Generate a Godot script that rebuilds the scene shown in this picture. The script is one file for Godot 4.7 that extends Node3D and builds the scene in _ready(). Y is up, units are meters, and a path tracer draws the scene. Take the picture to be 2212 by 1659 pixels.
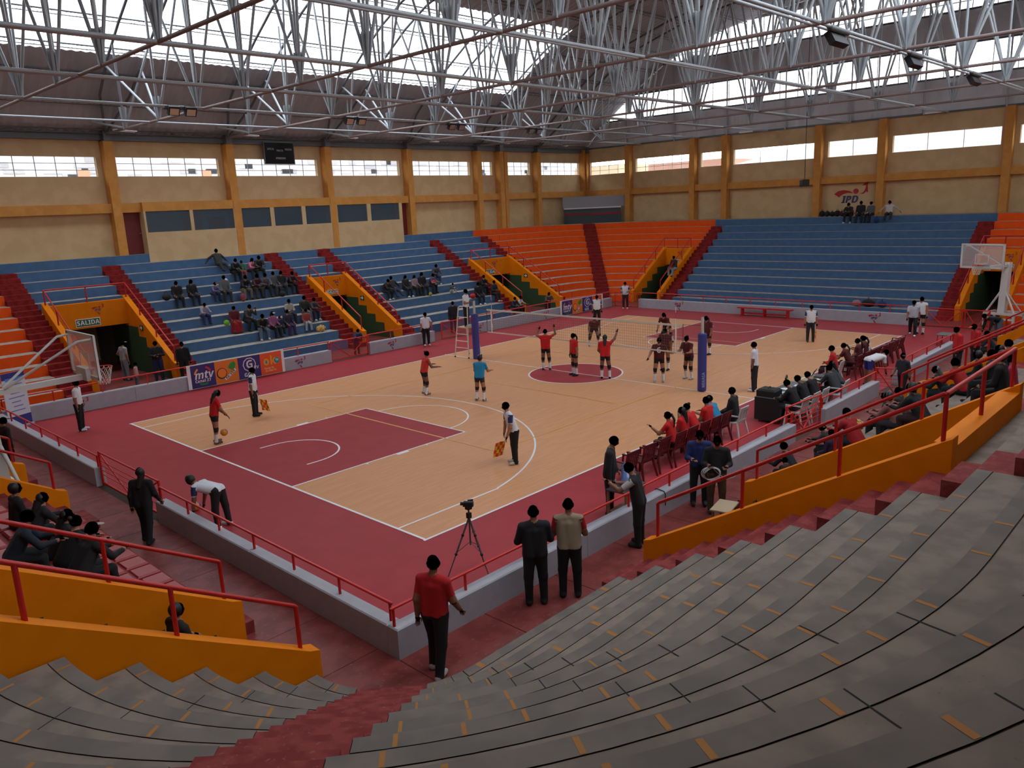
extends Node3D
# Sports hall with a volleyball match. x runs along the court, z across it, y up; the court centre is the origin.

const STEP_H := 0.4125
const STEP_T := 0.717
const CAM_AT := Vector3(-23.227, 6.4238, 19.0445)
const FOCAL := 1694.33
var cam_basis: Basis
var mats := {}
var texs := {}
var M := {}
var used := {}

# ---------------------------------------------------------------- mesh builder
class MB:
	var v := PackedVector3Array()
	var n := PackedVector3Array()
	var ix := PackedInt32Array()
	func tri(a: Vector3, b: Vector3, c: Vector3) -> void:
		var nn := (c - a).cross(b - a).normalized()
		var i := v.size()
		v.append(a); v.append(b); v.append(c)
		n.append(nn); n.append(nn); n.append(nn)
		ix.append(i); ix.append(i + 1); ix.append(i + 2)
	func quad(a: Vector3, b: Vector3, c: Vector3, d: Vector3) -> void:
		var nn := (c - a).cross(b - d).normalized()
		var i := v.size()
		v.append(a); v.append(b); v.append(c); v.append(d)
		for k in 4: n.append(nn)
		for k in [0, 1, 2, 0, 2, 3]: ix.append(i + k)
	func obox(t: Transform3D, s: Vector3) -> void:
		var h := s * 0.5
		var p := []
		for k in 8:
			p.append(t * Vector3(h.x if k & 1 else -h.x, h.y if k & 2 else -h.y, h.z if k & 4 else -h.z))
		quad(p[4], p[6], p[7], p[5])
		quad(p[1], p[3], p[2], p[0])
		quad(p[5], p[7], p[3], p[1])
		quad(p[0], p[2], p[6], p[4])
		quad(p[6], p[2], p[3], p[7])
		quad(p[0], p[4], p[5], p[1])
	func box(a: Vector3, b: Vector3) -> void:
		obox(Transform3D(Basis(), (a + b) * 0.5), (b - a).abs())
	# box with its top edges chamfered
	func cbox(a: Vector3, b: Vector3, c: float) -> void:
		var lo := Vector3(minf(a.x, b.x), minf(a.y, b.y), minf(a.z, b.z))
		var hi := Vector3(maxf(a.x, b.x), maxf(a.y, b.y), maxf(a.z, b.z))
		var r0 := [Vector3(lo.x, lo.y, lo.z), Vector3(hi.x, lo.y, lo.z), Vector3(hi.x, lo.y, hi.z), Vector3(lo.x, lo.y, hi.z)]
		var r1 := []
		var r2 := []
		var m := (lo + hi) * 0.5
		for p in r0:
			r1.append(Vector3(p.x, hi.y - c, p.z))
			r2.append(Vector3(p.x - signf(p.x - m.x) * c, hi.y, p.z - signf(p.z - m.z) * c))
		for k in 4:
			var j := (k + 1) % 4
			quad(r0[k], r0[j], r1[j], r1[k])
			quad(r1[k], r1[j], r2[j], r2[k])
		quad(r2[0], r2[1], r2[2], r2[3])
		quad(r0[3], r0[2], r0[1], r0[0])
	func ring(c: Vector3, ax: Vector3, ay: Vector3, seg: int) -> int:
		var i := v.size()
		for k in seg:
			var a := TAU * k / seg
			v.append(c + ax * cos(a) + ay * sin(a))
			n.append((ax * cos(a) + ay * sin(a)).normalized())
		return i
	func bridge(i: int, j: int, seg: int) -> void:
		for k in seg:
			var l := (k + 1) % seg
			for q in [i + k, j + k, j + l, i + k, j + l, i + l]: ix.append(q)
	func cap(i: int, seg: int, flip: bool) -> void:
		for k in range(1, seg - 1):
			if flip:
				ix.append(i); ix.append(i + k); ix.append(i + k + 1)
			else:
				ix.append(i); ix.append(i + k + 1); ix.append(i + k)
	func tube(a: Vector3, b: Vector3, r: float, seg := 8, r2 := -1.0) -> void:
		var d := (b - a).normalized()
		var u := d.cross(Vector3.UP if absf(d.y) < 0.9 else Vector3.RIGHT).normalized()
		var w := d.cross(u)
		var q := r2 if r2 >= 0.0 else r
		var i := ring(a, u * r, w * r, seg)
		var j := ring(b, u * q, w * q, seg)
		bridge(i, j, seg)
		cap(i, seg, true)
		cap(j, seg, false)
	func path(p: Array, r: float, seg := 8, closed := false) -> void:
		var rings := []
		var c := p.size()
		for k in c:
			var d: Vector3 = (p[(k + 1) % c] - p[(k - 1 + c) % c]) if closed else (p[mini(k + 1, c - 1)] - p[maxi(k - 1, 0)])
			d = d.normalized()
			var u := d.cross(Vector3.UP if absf(d.y) < 0.95 else Vector3.RIGHT).normalized()
			rings.append(ring(p[k], u * r, d.cross(u) * r, seg))
		for k in (c if closed else c - 1): bridge(rings[k], rings[(k + 1) % c], seg)
		if not closed:
			cap(rings[0], seg, true)
			cap(rings[c - 1], seg, false)
	# lathe about the y axis; prof holds (radius, height)
	func lathe(o: Vector3, prof: Array, seg := 16) -> void:
		for k in prof.size() - 1:
			var q: Vector2 = prof[k]
			var w: Vector2 = prof[k + 1]
			var t := (w - q).normalized()
			var i := v.size()
			for e in [q, w]:
				for s in seg:
					var g := TAU * s / seg
					v.append(o + Vector3(e.x * cos(g), e.y, -e.x * sin(g)))
					n.append(Vector3(t.y * cos(g), -t.x, -t.y * sin(g)))
			bridge(i, i + seg, seg)
	func ellipsoid(t: Transform3D, r: Vector3, lat := 8, lon := 12) -> void:
		var last := -1
		for a in lat + 1:
			var f := PI * a / lat - PI / 2
			var i := v.size()
			for b in lon:
				var g := TAU * b / lon
				var q := Vector3(cos(f) * cos(g), sin(f), -cos(f) * sin(g))
				v.append(t * (q * r))
				n.append((t.basis * (q / r)).normalized())
			if last >= 0: bridge(last, i, lon)
			last = i
	# flat polygon (in the xy plane of t) given thickness along t's z
	func slab(t: Transform3D, poly: PackedVector2Array, z0: float, z1: float) -> void:
		var tr := Geometry2D.triangulate_polygon(poly)
		for k in range(0, tr.size(), 3):
			var a := poly[tr[k]]; var b := poly[tr[k + 1]]; var c := poly[tr[k + 2]]
			if (b - a).cross(c - a) > 0.0:
				var sw := b; b = c; c = sw
			tri(t * Vector3(a.x, a.y, z1), t * Vector3(b.x, b.y, z1), t * Vector3(c.x, c.y, z1))
			tri(t * Vector3(c.x, c.y, z0), t * Vector3(b.x, b.y, z0), t * Vector3(a.x, a.y, z0))
		var m := poly.size()
		var ccw := not Geometry2D.is_polygon_clockwise(poly)
		for k in m:
			var a := poly[k]; var b := poly[(k + 1) % m]
			if ccw: quad(t * Vector3(a.x, a.y, z0), t * Vector3(a.x, a.y, z1), t * Vector3(b.x, b.y, z1), t * Vector3(b.x, b.y, z0))
			else: quad(t * Vector3(b.x, b.y, z0), t * Vector3(b.x, b.y, z1), t * Vector3(a.x, a.y, z1), t * Vector3(a.x, a.y, z0))
	func add_to(m: ArrayMesh, mt: Material) -> void:
		if v.is_empty(): return
		var arr := []
		arr.resize(Mesh.ARRAY_MAX)
		arr[Mesh.ARRAY_VERTEX] = v
		arr[Mesh.ARRAY_NORMAL] = n
		arr[Mesh.ARRAY_INDEX] = ix
		m.add_surface_from_arrays(Mesh.PRIMITIVE_TRIANGLES, arr)
		m.surface_set_material(m.get_surface_count() - 1, mt)
	func mesh(mt: Material) -> ArrayMesh:
		var m := ArrayMesh.new()
		add_to(m, mt)
		return m

# ---------------------------------------------------------------- nodes
func put(b, mt: Material, called: String, parent: Node = self) -> MeshInstance3D:
	var o := MeshInstance3D.new()
	o.mesh = b.mesh(mt) if b is MB else b
	if b is Mesh and mt: o.material_override = mt
	o.name = numbered(called) if parent == self else called
	parent.add_child(o, true)
	return o
func numbered(called: String) -> String:
	var k: int = used.get(called, 0)
	used[called] = k + 1
	return called if k == 0 else "%s_%03d" % [called, k]
func tag(o: Node, label: String, category: String, group := "") -> void:
	o.set_meta("label", label)
	o.set_meta("category", category)
	if group: o.set_meta("group", group)
func thing(called: String, label: String, category: String, at := Vector3.ZERO, turn := 0.0, group := "") -> Node3D:
	var o := Node3D.new()
	o.name = numbered(called)
	add_child(o)
	o.position = at
	o.rotation.y = turn
	tag(o, label, category, group)
	return o
func setting(called: String, label := "") -> Node3D:
	var o := Node3D.new()
	o.name = called
	add_child(o)
	o.set_meta("kind", "structure")
	if label:
		o.set_meta("label", label)
	return o

# ---------------------------------------------------------------- materials
func mat(c: Color, rough := 0.75, metal := 0.0) -> StandardMaterial3D:
	var key := "%s|%.2f|%.2f" % [c.to_html(), rough, metal]
	if not mats.has(key):
		var m := StandardMaterial3D.new()
		m.albedo_color = c
		m.roughness = rough
		m.metallic = metal
		mats[key] = m
	return mats[key]
# two-tone noise texture, laid in world space
func noisy(c1: Color, c2: Color, freq: float, scale: Vector3, rough := 0.8, sd := 1, spots := 0.0, c3 := Color.BLACK, size := 256) -> StandardMaterial3D:
	var nz := FastNoiseLite.new()
	nz.seed = sd
	nz.frequency = freq
	nz.fractal_octaves = 4
	var g := nz.get_seamless_image(size, size)
	var nz2 := FastNoiseLite.new()
	nz2.seed = sd + 7
	nz2.frequency = 0.09
	var g2 := nz2.get_seamless_image(size, size)
	var im := Image.create(size, size, false, Image.FORMAT_RGB8)
	for y in size:
		for x in size:
			var f := smoothstep(0.25, 0.75, g.get_pixel(x, y).r)
			var c := c1.lerp(c2, f)
			var s := g2.get_pixel(x, y).r
			c = c.lerp(c2 if s > 0.5 else c1, absf(s - 0.5) * 0.35)
			if spots > 0.0 and s > 1.0 - spots: c = c.lerp(c3, 0.6)
			im.set_pixel(x, y, c)
	im.generate_mipmaps()
	var m := StandardMaterial3D.new()
	m.albedo_texture = ImageTexture.create_from_image(im)
	m.uv1_triplanar = true
	m.uv1_world_triplanar = true
	m.uv1_scale = scale
	m.roughness = rough
	return m

# ---------------------------------------------------------------- photo pixels to places
func ray(u: float, w: float) -> Vector3:
	return (cam_basis * Vector3((u - 1106.0) / FOCAL, -(w - 829.5) / FOCAL, -1.0)).normalized()
func on_y(u: float, w: float, y: float) -> Vector3:
	var d := ray(u, w)
	return CAM_AT + d * ((y - CAM_AT.y) / d.y)
func on_x(u: float, w: float, x: float) -> Vector3:
	var d := ray(u, w)
	return CAM_AT + d * ((x - CAM_AT.x) / d.x)
func on_z(u: float, w: float, z: float) -> Vector3:
	var d := ray(u, w)
	return CAM_AT + d * ((z - CAM_AT.z) / d.z)

func text_mesh(s: String, height: float, depth := 0.006, bold := false, font := "Droid Sans") -> TextMesh:
	var t := TextMesh.new()
	var f := SystemFont.new()
	f.font_names = PackedStringArray([font])
	if bold: f.font_weight = 700
	t.font = f
	t.text = s
	t.font_size = 32
	t.pixel_size = height / 23.0
	t.depth = depth
	t.curve_step = 2.0
	return t
func put_text(s: String, height: float, mt: Material, parent: Node, xf: Transform3D, called := "lettering", bold := true) -> MeshInstance3D:
	var o := put(text_mesh(s, height, 0.008, bold), mt, called, parent)
	o.transform = xf
	return o
# transform whose z axis is the given outward direction (horizontal) and y axis is up
func facing(at: Vector3, out: Vector3) -> Transform3D:
	var z := out.normalized()
	var x := Vector3.UP.cross(z).normalized()
	return Transform3D(Basis(x, Vector3.UP, z), at)

func pv(a: Array) -> PackedVector2Array:
	var p := PackedVector2Array()
	for k in range(0, a.size(), 2): p.append(Vector2(a[k], a[k + 1]))
	return p

# ---------------------------------------------------------------- camera, sky, exposure
func make_camera_and_sky() -> void:
	cam_basis = Basis(Vector3.UP, -0.80084) * Basis(Vector3.RIGHT, -0.22164) * Basis(Vector3.BACK, -0.04484)
	var cam := Camera3D.new()
	cam.name = "camera"
	cam.transform = Transform3D(cam_basis, CAM_AT)
	cam.fov = rad_to_deg(2.0 * atan(829.5 / FOCAL))
	cam.near = 0.1
	cam.far = 400.0
	add_child(cam)
	cam.current = true
	var sky_m := ProceduralSkyMaterial.new()
	sky_m.sky_top_color = Color(0.93, 0.96, 1.0)
	sky_m.sky_horizon_color = Color(1.0, 1.0, 1.0)
	sky_m.ground_bottom_color = Color(0.5, 0.48, 0.45)
	sky_m.ground_horizon_color = Color(0.8, 0.8, 0.78)
	sky_m.sky_energy_multiplier = 1.0
	var sky := Sky.new()
	sky.sky_material = sky_m
	var e := Environment.new()
	e.background_mode = Environment.BG_SKY
	e.sky = sky
	e.background_energy_multiplier = 7.5
	e.tonemap_mode = Environment.TONE_MAPPER_LINEAR
	e.tonemap_exposure = 1.0
	e.sdfgi_enabled = true
	e.ssao_enabled = true
	e.ssil_enabled = true
	var we := WorldEnvironment.new()
	we.name = "surroundings"
	we.environment = e
	add_child(we)

func make_materials() -> void:
	M.wood = noisy(Color(0.795, 0.575, 0.41), Color(0.82, 0.60, 0.435), 0.02, Vector3(0.12, 0.6, 1.6), 0.42, 3)
	M.maroon = noisy(Color(0.615, 0.22, 0.24), Color(0.635, 0.23, 0.25), 0.02, Vector3(0.25, 0.25, 0.25), 0.45, 5)
	M.white = mat(Color(0.88, 0.88, 0.88), 0.5)
	M.yellow_line = mat(Color(0.84, 0.60, 0.26), 0.5)
	M.walk = noisy(Color(0.44, 0.20, 0.19), Color(0.50, 0.245, 0.23), 0.02, Vector3(0.35, 0.35, 0.35), 0.42, 9, 0.2, Color(0.54, 0.36, 0.33))
	M.barrier = noisy(Color(0.62, 0.62, 0.65), Color(0.64, 0.64, 0.67), 0.02, Vector3(0.5, 0.5, 0.5), 0.55, 11)
	M.concrete = noisy(Color(0.465, 0.42, 0.385), Color(0.535, 0.48, 0.435), 0.012, Vector3(0.3, 0.3, 0.3), 0.9, 13, 0.14, Color(0.45, 0.375, 0.31), 512)
	M.nosing = noisy(Color(0.425, 0.40, 0.38), Color(0.475, 0.44, 0.41), 0.015, Vector3(0.35, 0.35, 0.35), 0.9, 17)
	M.groove = mat(Color(0.27, 0.215, 0.18), 0.95)
	M.joint = mat(Color(0.10, 0.085, 0.08), 0.95)
	M.paint_orange = mat(Color(0.62, 0.42, 0.20), 0.85)
	M.tread = noisy(Color(0.56, 0.53, 0.49), Color(0.65, 0.61, 0.56), 0.02, Vector3(0.4, 0.4, 0.4), 0.85, 19)
	M.blue = noisy(Color(0.285, 0.40, 0.535), Color(0.305, 0.42, 0.56), 0.02, Vector3(0.4, 0.4, 0.4), 0.7, 21)
	M.orange = noisy(Color(0.90, 0.33, 0.10), Color(0.92, 0.345, 0.11), 0.02, Vector3(0.4, 0.4, 0.4), 0.65, 23)
	M.stair = noisy(Color(0.46, 0.125, 0.125), Color(0.53, 0.165, 0.16), 0.02, Vector3(0.6, 0.6, 0.6), 0.7, 25, 0.16, Color(0.50, 0.30, 0.28))
	M.stair_near = noisy(Color(0.47, 0.19, 0.19), Color(0.54, 0.245, 0.235), 0.02, Vector3(0.6, 0.6, 0.6), 0.7, 27, 0.2, Color(0.56, 0.40, 0.38))
	M.yellow = noisy(Color(0.85, 0.47, 0.03), Color(0.87, 0.49, 0.04), 0.02, Vector3(0.4, 0.4, 0.4), 0.6, 29)
	M.green = mat(Color(0.17, 0.27, 0.15), 0.7)
	M.dark = mat(Color(0.42, 0.41, 0.39), 0.9)
	M.rail = mat(Color(0.70, 0.085, 0.08), 0.4)
	M.rail_light = mat(Color(0.80, 0.13, 0.09), 0.4)
	M.cream = noisy(Color(0.77, 0.655, 0.495), Color(0.80, 0.69, 0.53), 0.02, Vector3(0.2, 0.2, 0.2), 0.85, 31)
	M.ochre = noisy(Color(0.76, 0.53, 0.275), Color(0.80, 0.565, 0.305), 0.02, Vector3(0.3, 0.3, 0.3), 0.8, 33)
	M.door = mat(Color(0.43, 0.11, 0.12), 0.6)
	M.roof = noisy(Color(0.60, 0.60, 0.62), Color(0.64, 0.64, 0.66), 0.02, Vector3(0.1, 0.1, 0.1), 0.55, 35)
	M.gable = noisy(Color(0.72, 0.725, 0.745), Color(0.755, 0.76, 0.78), 0.02, Vector3(0.1, 0.1, 0.1), 0.55, 37)
	M.steel = mat(Color(0.62, 0.65, 0.67), 0.45, 0.1)
	M.steel_dark = mat(Color(0.36, 0.37, 0.39), 0.5, 0.1)
	M.rust = mat(Color(0.50, 0.44, 0.43), 0.6)
	M.sheet = StandardMaterial3D.new()
	M.sheet.albedo_color = Color(0.95, 0.96, 0.98, 0.30)
	M.sheet.transparency = BaseMaterial3D.TRANSPARENCY_ALPHA
	M.sheet.roughness = 0.25
	M.pane = StandardMaterial3D.new()
	M.pane.albedo_color = Color(0.9, 0.94, 0.96, 0.14)
	M.pane.transparency = BaseMaterial3D.TRANSPARENCY_ALPHA
	M.pane.roughness = 0.06
	M.dark_glass = StandardMaterial3D.new()
	M.dark_glass.albedo_color = Color(0.30, 0.38, 0.44, 0.45)
	M.dark_glass.transparency = BaseMaterial3D.TRANSPARENCY_ALPHA
	M.dark_glass.roughness = 0.05
	M.acrylic = StandardMaterial3D.new()
	M.acrylic.albedo_color = Color(0.80, 0.84, 0.84, 0.28)
	M.acrylic.transparency = BaseMaterial3D.TRANSPARENCY_ALPHA
	M.acrylic.roughness = 0.12
	M.logo_red = mat(Color(0.66, 0.10, 0.11), 0.6)
	M.logo_blue = mat(Color(0.17, 0.20, 0.45), 0.6)
	M.black = mat(Color(0.05, 0.05, 0.055), 0.6)
	for k in ["wood", "maroon"]: M[k].metallic_specular = 0.16
	for k in ["concrete", "nosing", "blue", "orange", "yellow", "stair", "stair_near", "cream", "ochre"]: M[k].metallic_specular = 0.2
	M.walk.metallic_specular = 0.25

# ---------------------------------------------------------------- court
func flat_rect(b: MB, x0: float, z0: float, x1: float, z1: float, y: float) -> void:
	b.quad(Vector3(x0, y, z1), Vector3(x0, y, z0), Vector3(x1, y, z0), Vector3(x1, y, z1))
func flat_arc(b: MB, cx: float, cz: float, r: float, w: float, a0: float, a1: float, y: float, seg := 40) -> void:
	for k in seg:
		var f := lerpf(a0, a1, float(k) / seg)
		var g := lerpf(a0, a1, float(k + 1) / seg)
		var p := Vector3(cos(f), 0, sin(f)); var q := Vector3(cos(g), 0, sin(g))
		var c := Vector3(cx, y, cz)
		b.quad(c + p * (r - w), c + p * r, c + q * r, c + q * (r - w))
func make_court() -> void:
	var fl := setting("floor", "sports hall floor with a wood court and maroon surround")
	var b := MB.new()
	b.box(Vector3(-16.85, -0.3, -10.85), Vector3(17.2, 0.0, 10.3))
	put(b, M.maroon, "court_surround", fl)
	b = MB.new()
	b.box(Vector3(-14, 0.0005, -7.5), Vector3(14, 0.002, 7.5))
	put(b, M.wood, "wood_court", fl)
	for s in [-1.0, 1.0]:
		b = MB.new()
		b.box(Vector3(s * 14, 0.002, -2.45), Vector3(s * 8.2, 0.0035, 2.45))
		put(b, M.maroon, "painted_key", fl)
	b = MB.new()
	b.lathe(Vector3.ZERO, [Vector2(1.78, 0.001), Vector2(1.78, 0.0035), Vector2(0.001, 0.0035)], 48)
	put(b, M.maroon, "centre_circle", fl)
	# white basketball lines
	b = MB.new()
	var y := 0.006
	var w := 0.05
	for s in [-1.0, 1.0]:
		flat_rect(b, -14.05, s * 7.5 - w * 0.6, 14.05, s * 7.5 + w * 0.6, y)
		flat_rect(b, s * 14 - w * 0.6, -7.5, s * 14 + w * 0.6, 7.5, y + 0.0004)
	put(b, M.white, "boundary_line", fl)
	b = MB.new()
	flat_rect(b, -w / 2, -7.65, w / 2, 7.65, y)
	put(b, M.white, "centre_line", fl)
	b = MB.new()
	flat_arc(b, 0, 0, 1.85, 0.06, 0, TAU, y + 0.0006, 64)
	put(b, M.white, "circle_line", fl)
	for s in [-1.0, 1.0]:
		b = MB.new()
		for t in [-1.0, 1.0]:
			flat_rect(b, s * 14, t * 2.45 - w / 2, s * 8.2, t * 2.45 + w / 2, y)
			for m in [[2.2, 0.05, 0.1], [3.2, 0.4, 0.14], [4.25, 0.05, 0.1], [5.0, 0.05, 0.1]]:
				flat_rect(b, s * (14.0 - m[0]), t * 2.45, s * (14.0 - m[0] - m[1]), t * (2.45 + m[2]), y + 0.0003)
		flat_rect(b, s * 8.2 - w / 2, -2.45, s * 8.2 + w / 2, 2.45, y + 0.0004)
		flat_arc(b, s * 8.2, 0, 1.8, w, -PI / 2, PI / 2, y, 30) if s < 0 else flat_arc(b, s * 8.2, 0, 1.8, w, PI / 2, 1.5 * PI, y, 30)
		put(b, M.white, "key_line", fl)
		b = MB.new()
		var hx: float = s * (14.0 - 1.575)
		var a := acos(0.0)
		if s < 0: flat_arc(b, hx, 0, 1.25, w, -a, a, y, 24)
		else: flat_arc(b, hx, 0, 1.25, w, PI - a, PI + a, y, 24)
		for t in [-1.0, 1.0]:
			flat_rect(b, hx, t * 1.225 - w / 2, hx + s * 0.375, t * 1.225 + w / 2, y)
		put(b, M.white, "no_charge_arc", fl)
		b = MB.new()
		var an := asin(6.6 / 6.75)
		if s < 0: flat_arc(b, hx, 0, 6.75, w, -an, an, y + 0.0008, 60)
		else: flat_arc(b, hx, 0, 6.75, w, PI - an, PI + an, y + 0.0008, 60)
		for t in [-1.0, 1.0]:
			flat_rect(b, s * 14, t * 6.6 - w / 2, hx - s * cos(an) * 6.75, t * 6.6 + w / 2, y + 0.0008)
		put(b, M.white, "three_point_line", fl)
	# yellow volleyball lines: 18 by 9 metres and the attack lines
	b = MB.new()
	y = 0.0075
	for s in [-1.0, 1.0]:
		flat_rect(b, -9, s * 4.5 - 0.03, 9, s * 4.5 + 0.03, y)
		flat_rect(b, s * 9 - 0.03, -4.5, s * 9 + 0.03, 4.5, y + 0.0004)
		flat_rect(b, s * 3 - 0.03, -4.5, s * 3 + 0.03, 4.5, y + 0.0004)
	put(b, M.yellow_line, "volleyball_line", fl)
	# painted walkway around the barrier, poured in slabs
	b = MB.new()
	b.box(Vector3(-30, -0.5, -24), Vector3(30, -0.012, 22))
	put(b, M.groove, "subfloor", fl)
	var rng := RandomNumberGenerator.new()
	rng.seed = 4
	var slabs := []
	for k in 20: slabs.append([-17.05 + k * 1.75, 10.5, -17.05 + (k + 1) * 1.75, 11.75])
	for k in 15: slabs.append([-18.5, 10.0 - (k + 1) * 1.55, -17.05, 10.0 - k * 1.55])
	slabs.append([-18.5, 10.0, -17.05, 12.4])
	for q in slabs:
		b = MB.new()
		b.cbox(Vector3(q[0] + 0.005, -0.1, q[1] + 0.005), Vector3(q[2] - 0.005, 0.0, q[3] - 0.005), 0.006)
		put(b, M.walk, "walkway_slab", fl)
	b = MB.new()
	b.box(Vector3(-18.6, -0.1, -13.7), Vector3(20.5, -0.002, -11.05))
	b.box(Vector3(17.4, -0.1, -11.05), Vector3(20.5, -0.002, 12.3))
	b.box(Vector3(-19.5, -0.1, 12.4), Vector3(-17.0, -0.002, 13.2))
	put(b, M.walk, "far_walkway", fl)

# ---------------------------------------------------------------- emblem: leaping figure in red over blue letters
func emblem(parent: Node, xf: Transform3D, w: float, red: Material = null, blue: Material = null) -> void:
	var r: Material = red if red else M.logo_red
	var bl: Material = blue if blue else M.logo_blue
	var o := Node3D.new()
	o.name = "emblem"
	parent.add_child(o, true)
	o.transform = xf
	o.scale = Vector3.ONE * w
	var b := MB.new()
	var T := Transform3D()
	b.slab(T, pv([-0.50, 0.13, -0.38, 0.21, -0.22, 0.235, -0.05, 0.20, 0.06, 0.135, -0.10, 0.15, -0.22, 0.125, -0.31, 0.075, -0.35, 0.03]), 0.0, 0.01)
	b.slab(T, pv([0.22, 0.115, 0.32, 0.13, 0.37, 0.19, 0.40, 0.27, 0.41, 0.34, 0.30, 0.34, 0.36, 0.40, 0.47, 0.43, 0.455, 0.33, 0.47, 0.15, 0.45, 0.15, 0.42, 0.17, 0.34, 0.105]), 0.0, 0.01)
	b.slab(T, pv([-0.12, -0.20, 0.0, -0.235, 0.10, -0.36, 0.13, -0.47, 0.02, -0.42, -0.05, -0.30]), 0.0, 0.01)
	var ball := PackedVector2Array()
	for k in 14: ball.append(Vector2(0.13 + 0.075 * cos(TAU * k / 14), 0.19 + 0.075 * sin(TAU * k / 14)))
	b.slab(T, ball, 0.0, 0.01)
	put(b, r, "leaping_figure", o)
	var tm := put(text_mesh("IPD", 0.20, 0.02, true), bl, "lettering", o)
	tm.transform = Transform3D(Basis(Vector3(1, 0, 0), Vector3(0.22, 1, 0), Vector3(0, 0, 1)), Vector3(-0.03, -0.04, 0.01))

# ---------------------------------------------------------------- stands
# nose line of a row: d metres back from the first one
func side_pt(side: String, s: float, d: float) -> Vector2:
	match side:
		"far": return Vector2(s, -(13.284 + d))
		"fend": return Vector2(19.6 + d * 0.86, s)
		"nend": return Vector2(-(18.383 + d), s)
	return Vector2(s, 11.92 + d)
func corner_pt(c: Array, d: float, a: float) -> Vector2:
	# c = [centre x, centre z, nose on x side, nose on z side, back ratio on x]
	var ax: float = absf(c[2] - c[0]) + d * c[4]
	var az: float = absf(c[3] - c[1]) + d
	return Vector2(c[0] + signf(c[2]) * ax * cos(a), c[1] + signf(c[3]) * az * sin(a))
# angle at which the corner row is `off` metres to one side of the corner's diagonal aisle
func aisle_angle(c: Array, d: float, off: float) -> float:
	var lo := 0.0
	var hi := PI / 2
	for k in 30:
		var m := (lo + hi) / 2
		var p := corner_pt(c, d, m) - Vector2(c[0], c[1])
		var q := (p.abs().y - p.abs().x) * 0.70711
		if q < off: lo = m
		else: hi = m
	return (lo + hi) / 2
func v3(p: Vector2, y: float) -> Vector3:
	return Vector3(p.x, y, p.y)
# rows: line(d) gives the nose line of a row as points
func bench_rows(parent: Node, line: Callable, k0: int, k1: int, riser: Material, tread: Material, deep := 0.75) -> void:
	for k in range(k0, k1 + 1):
		var f: PackedVector2Array = line.call((k - 1) * STEP_T)
		var g: PackedVector2Array = line.call((k - 1) * STEP_T + (STEP_T + 0.02 if k < 12 else deep))
		var y := k * STEP_H
		var tr := MB.new()
		var ri := MB.new()
		for i in f.size() - 1:
			tr.quad(v3(f[i], y), v3(g[i], y), v3(g[i + 1], y), v3(f[i + 1], y))
			ri.quad(v3(f[i], y - STEP_H - 0.01), v3(f[i], y), v3(f[i + 1], y), v3(f[i + 1], y - STEP_H - 0.01))
		var e := f.size() - 1
		ri.quad(v3(f[0], y - STEP_H), v3(g[0], y - STEP_H), v3(g[0], y), v3(f[0], y))
		ri.quad(v3(f[e], y - STEP_H), v3(f[e], y), v3(g[e], y), v3(g[e], y - STEP_H))
		var m := ArrayMesh.new()
		tr.add_to(m, tread)
		ri.add_to(m, riser)
		put(m, null, "bench_row", parent)
func straight(side: String, a: float, b: float) -> Callable:
	return func(d: float) -> PackedVector2Array: return PackedVector2Array([side_pt(side, a, d), side_pt(side, b, d)])
# flight of half-height steps; j1 is the last one
func flight(parent: Node, fr: Callable, width_dir: Vector2, width: float, j1: int, m: Material) -> void:
	for j in range(1, j1 + 1):
		var p: Vector2 = fr.call((j - 2) * STEP_T / 2)
		var q: Vector2 = fr.call((j - 1) * STEP_T / 2 + 0.015)
		var w := width_dir * width * 0.5
		var y := j * STEP_H / 2
		var b := MB.new()
		var lo := maxf(0.0, y - STEP_H / 2 - 0.006)
		var c := [v3(p - w, lo), v3(p + w, lo), v3(q + w, lo), v3(q - w, lo)]
		var t := []
		for i in 4: t.append(Vector3(c[i].x, y, c[i].z))
		for i in 4: b.quad(c[i], t[i], t[(i + 1) % 4], c[(i + 1) % 4])
		b.quad(t[0], t[3], t[2], t[1])
		put(b, m, "stair_step", parent)
func side_flight(parent: Node, side: String, a: float, b: float, j1 := 22, m: Material = null) -> void:
	var along := Vector2(1, 0) if side in ["far", "near"] else Vector2(0, 1)
	flight(parent, func(d: float) -> Vector2: return side_pt(side, (a + b) / 2, d), along, absf(b - a), j1, m if m else M.stair)

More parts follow.
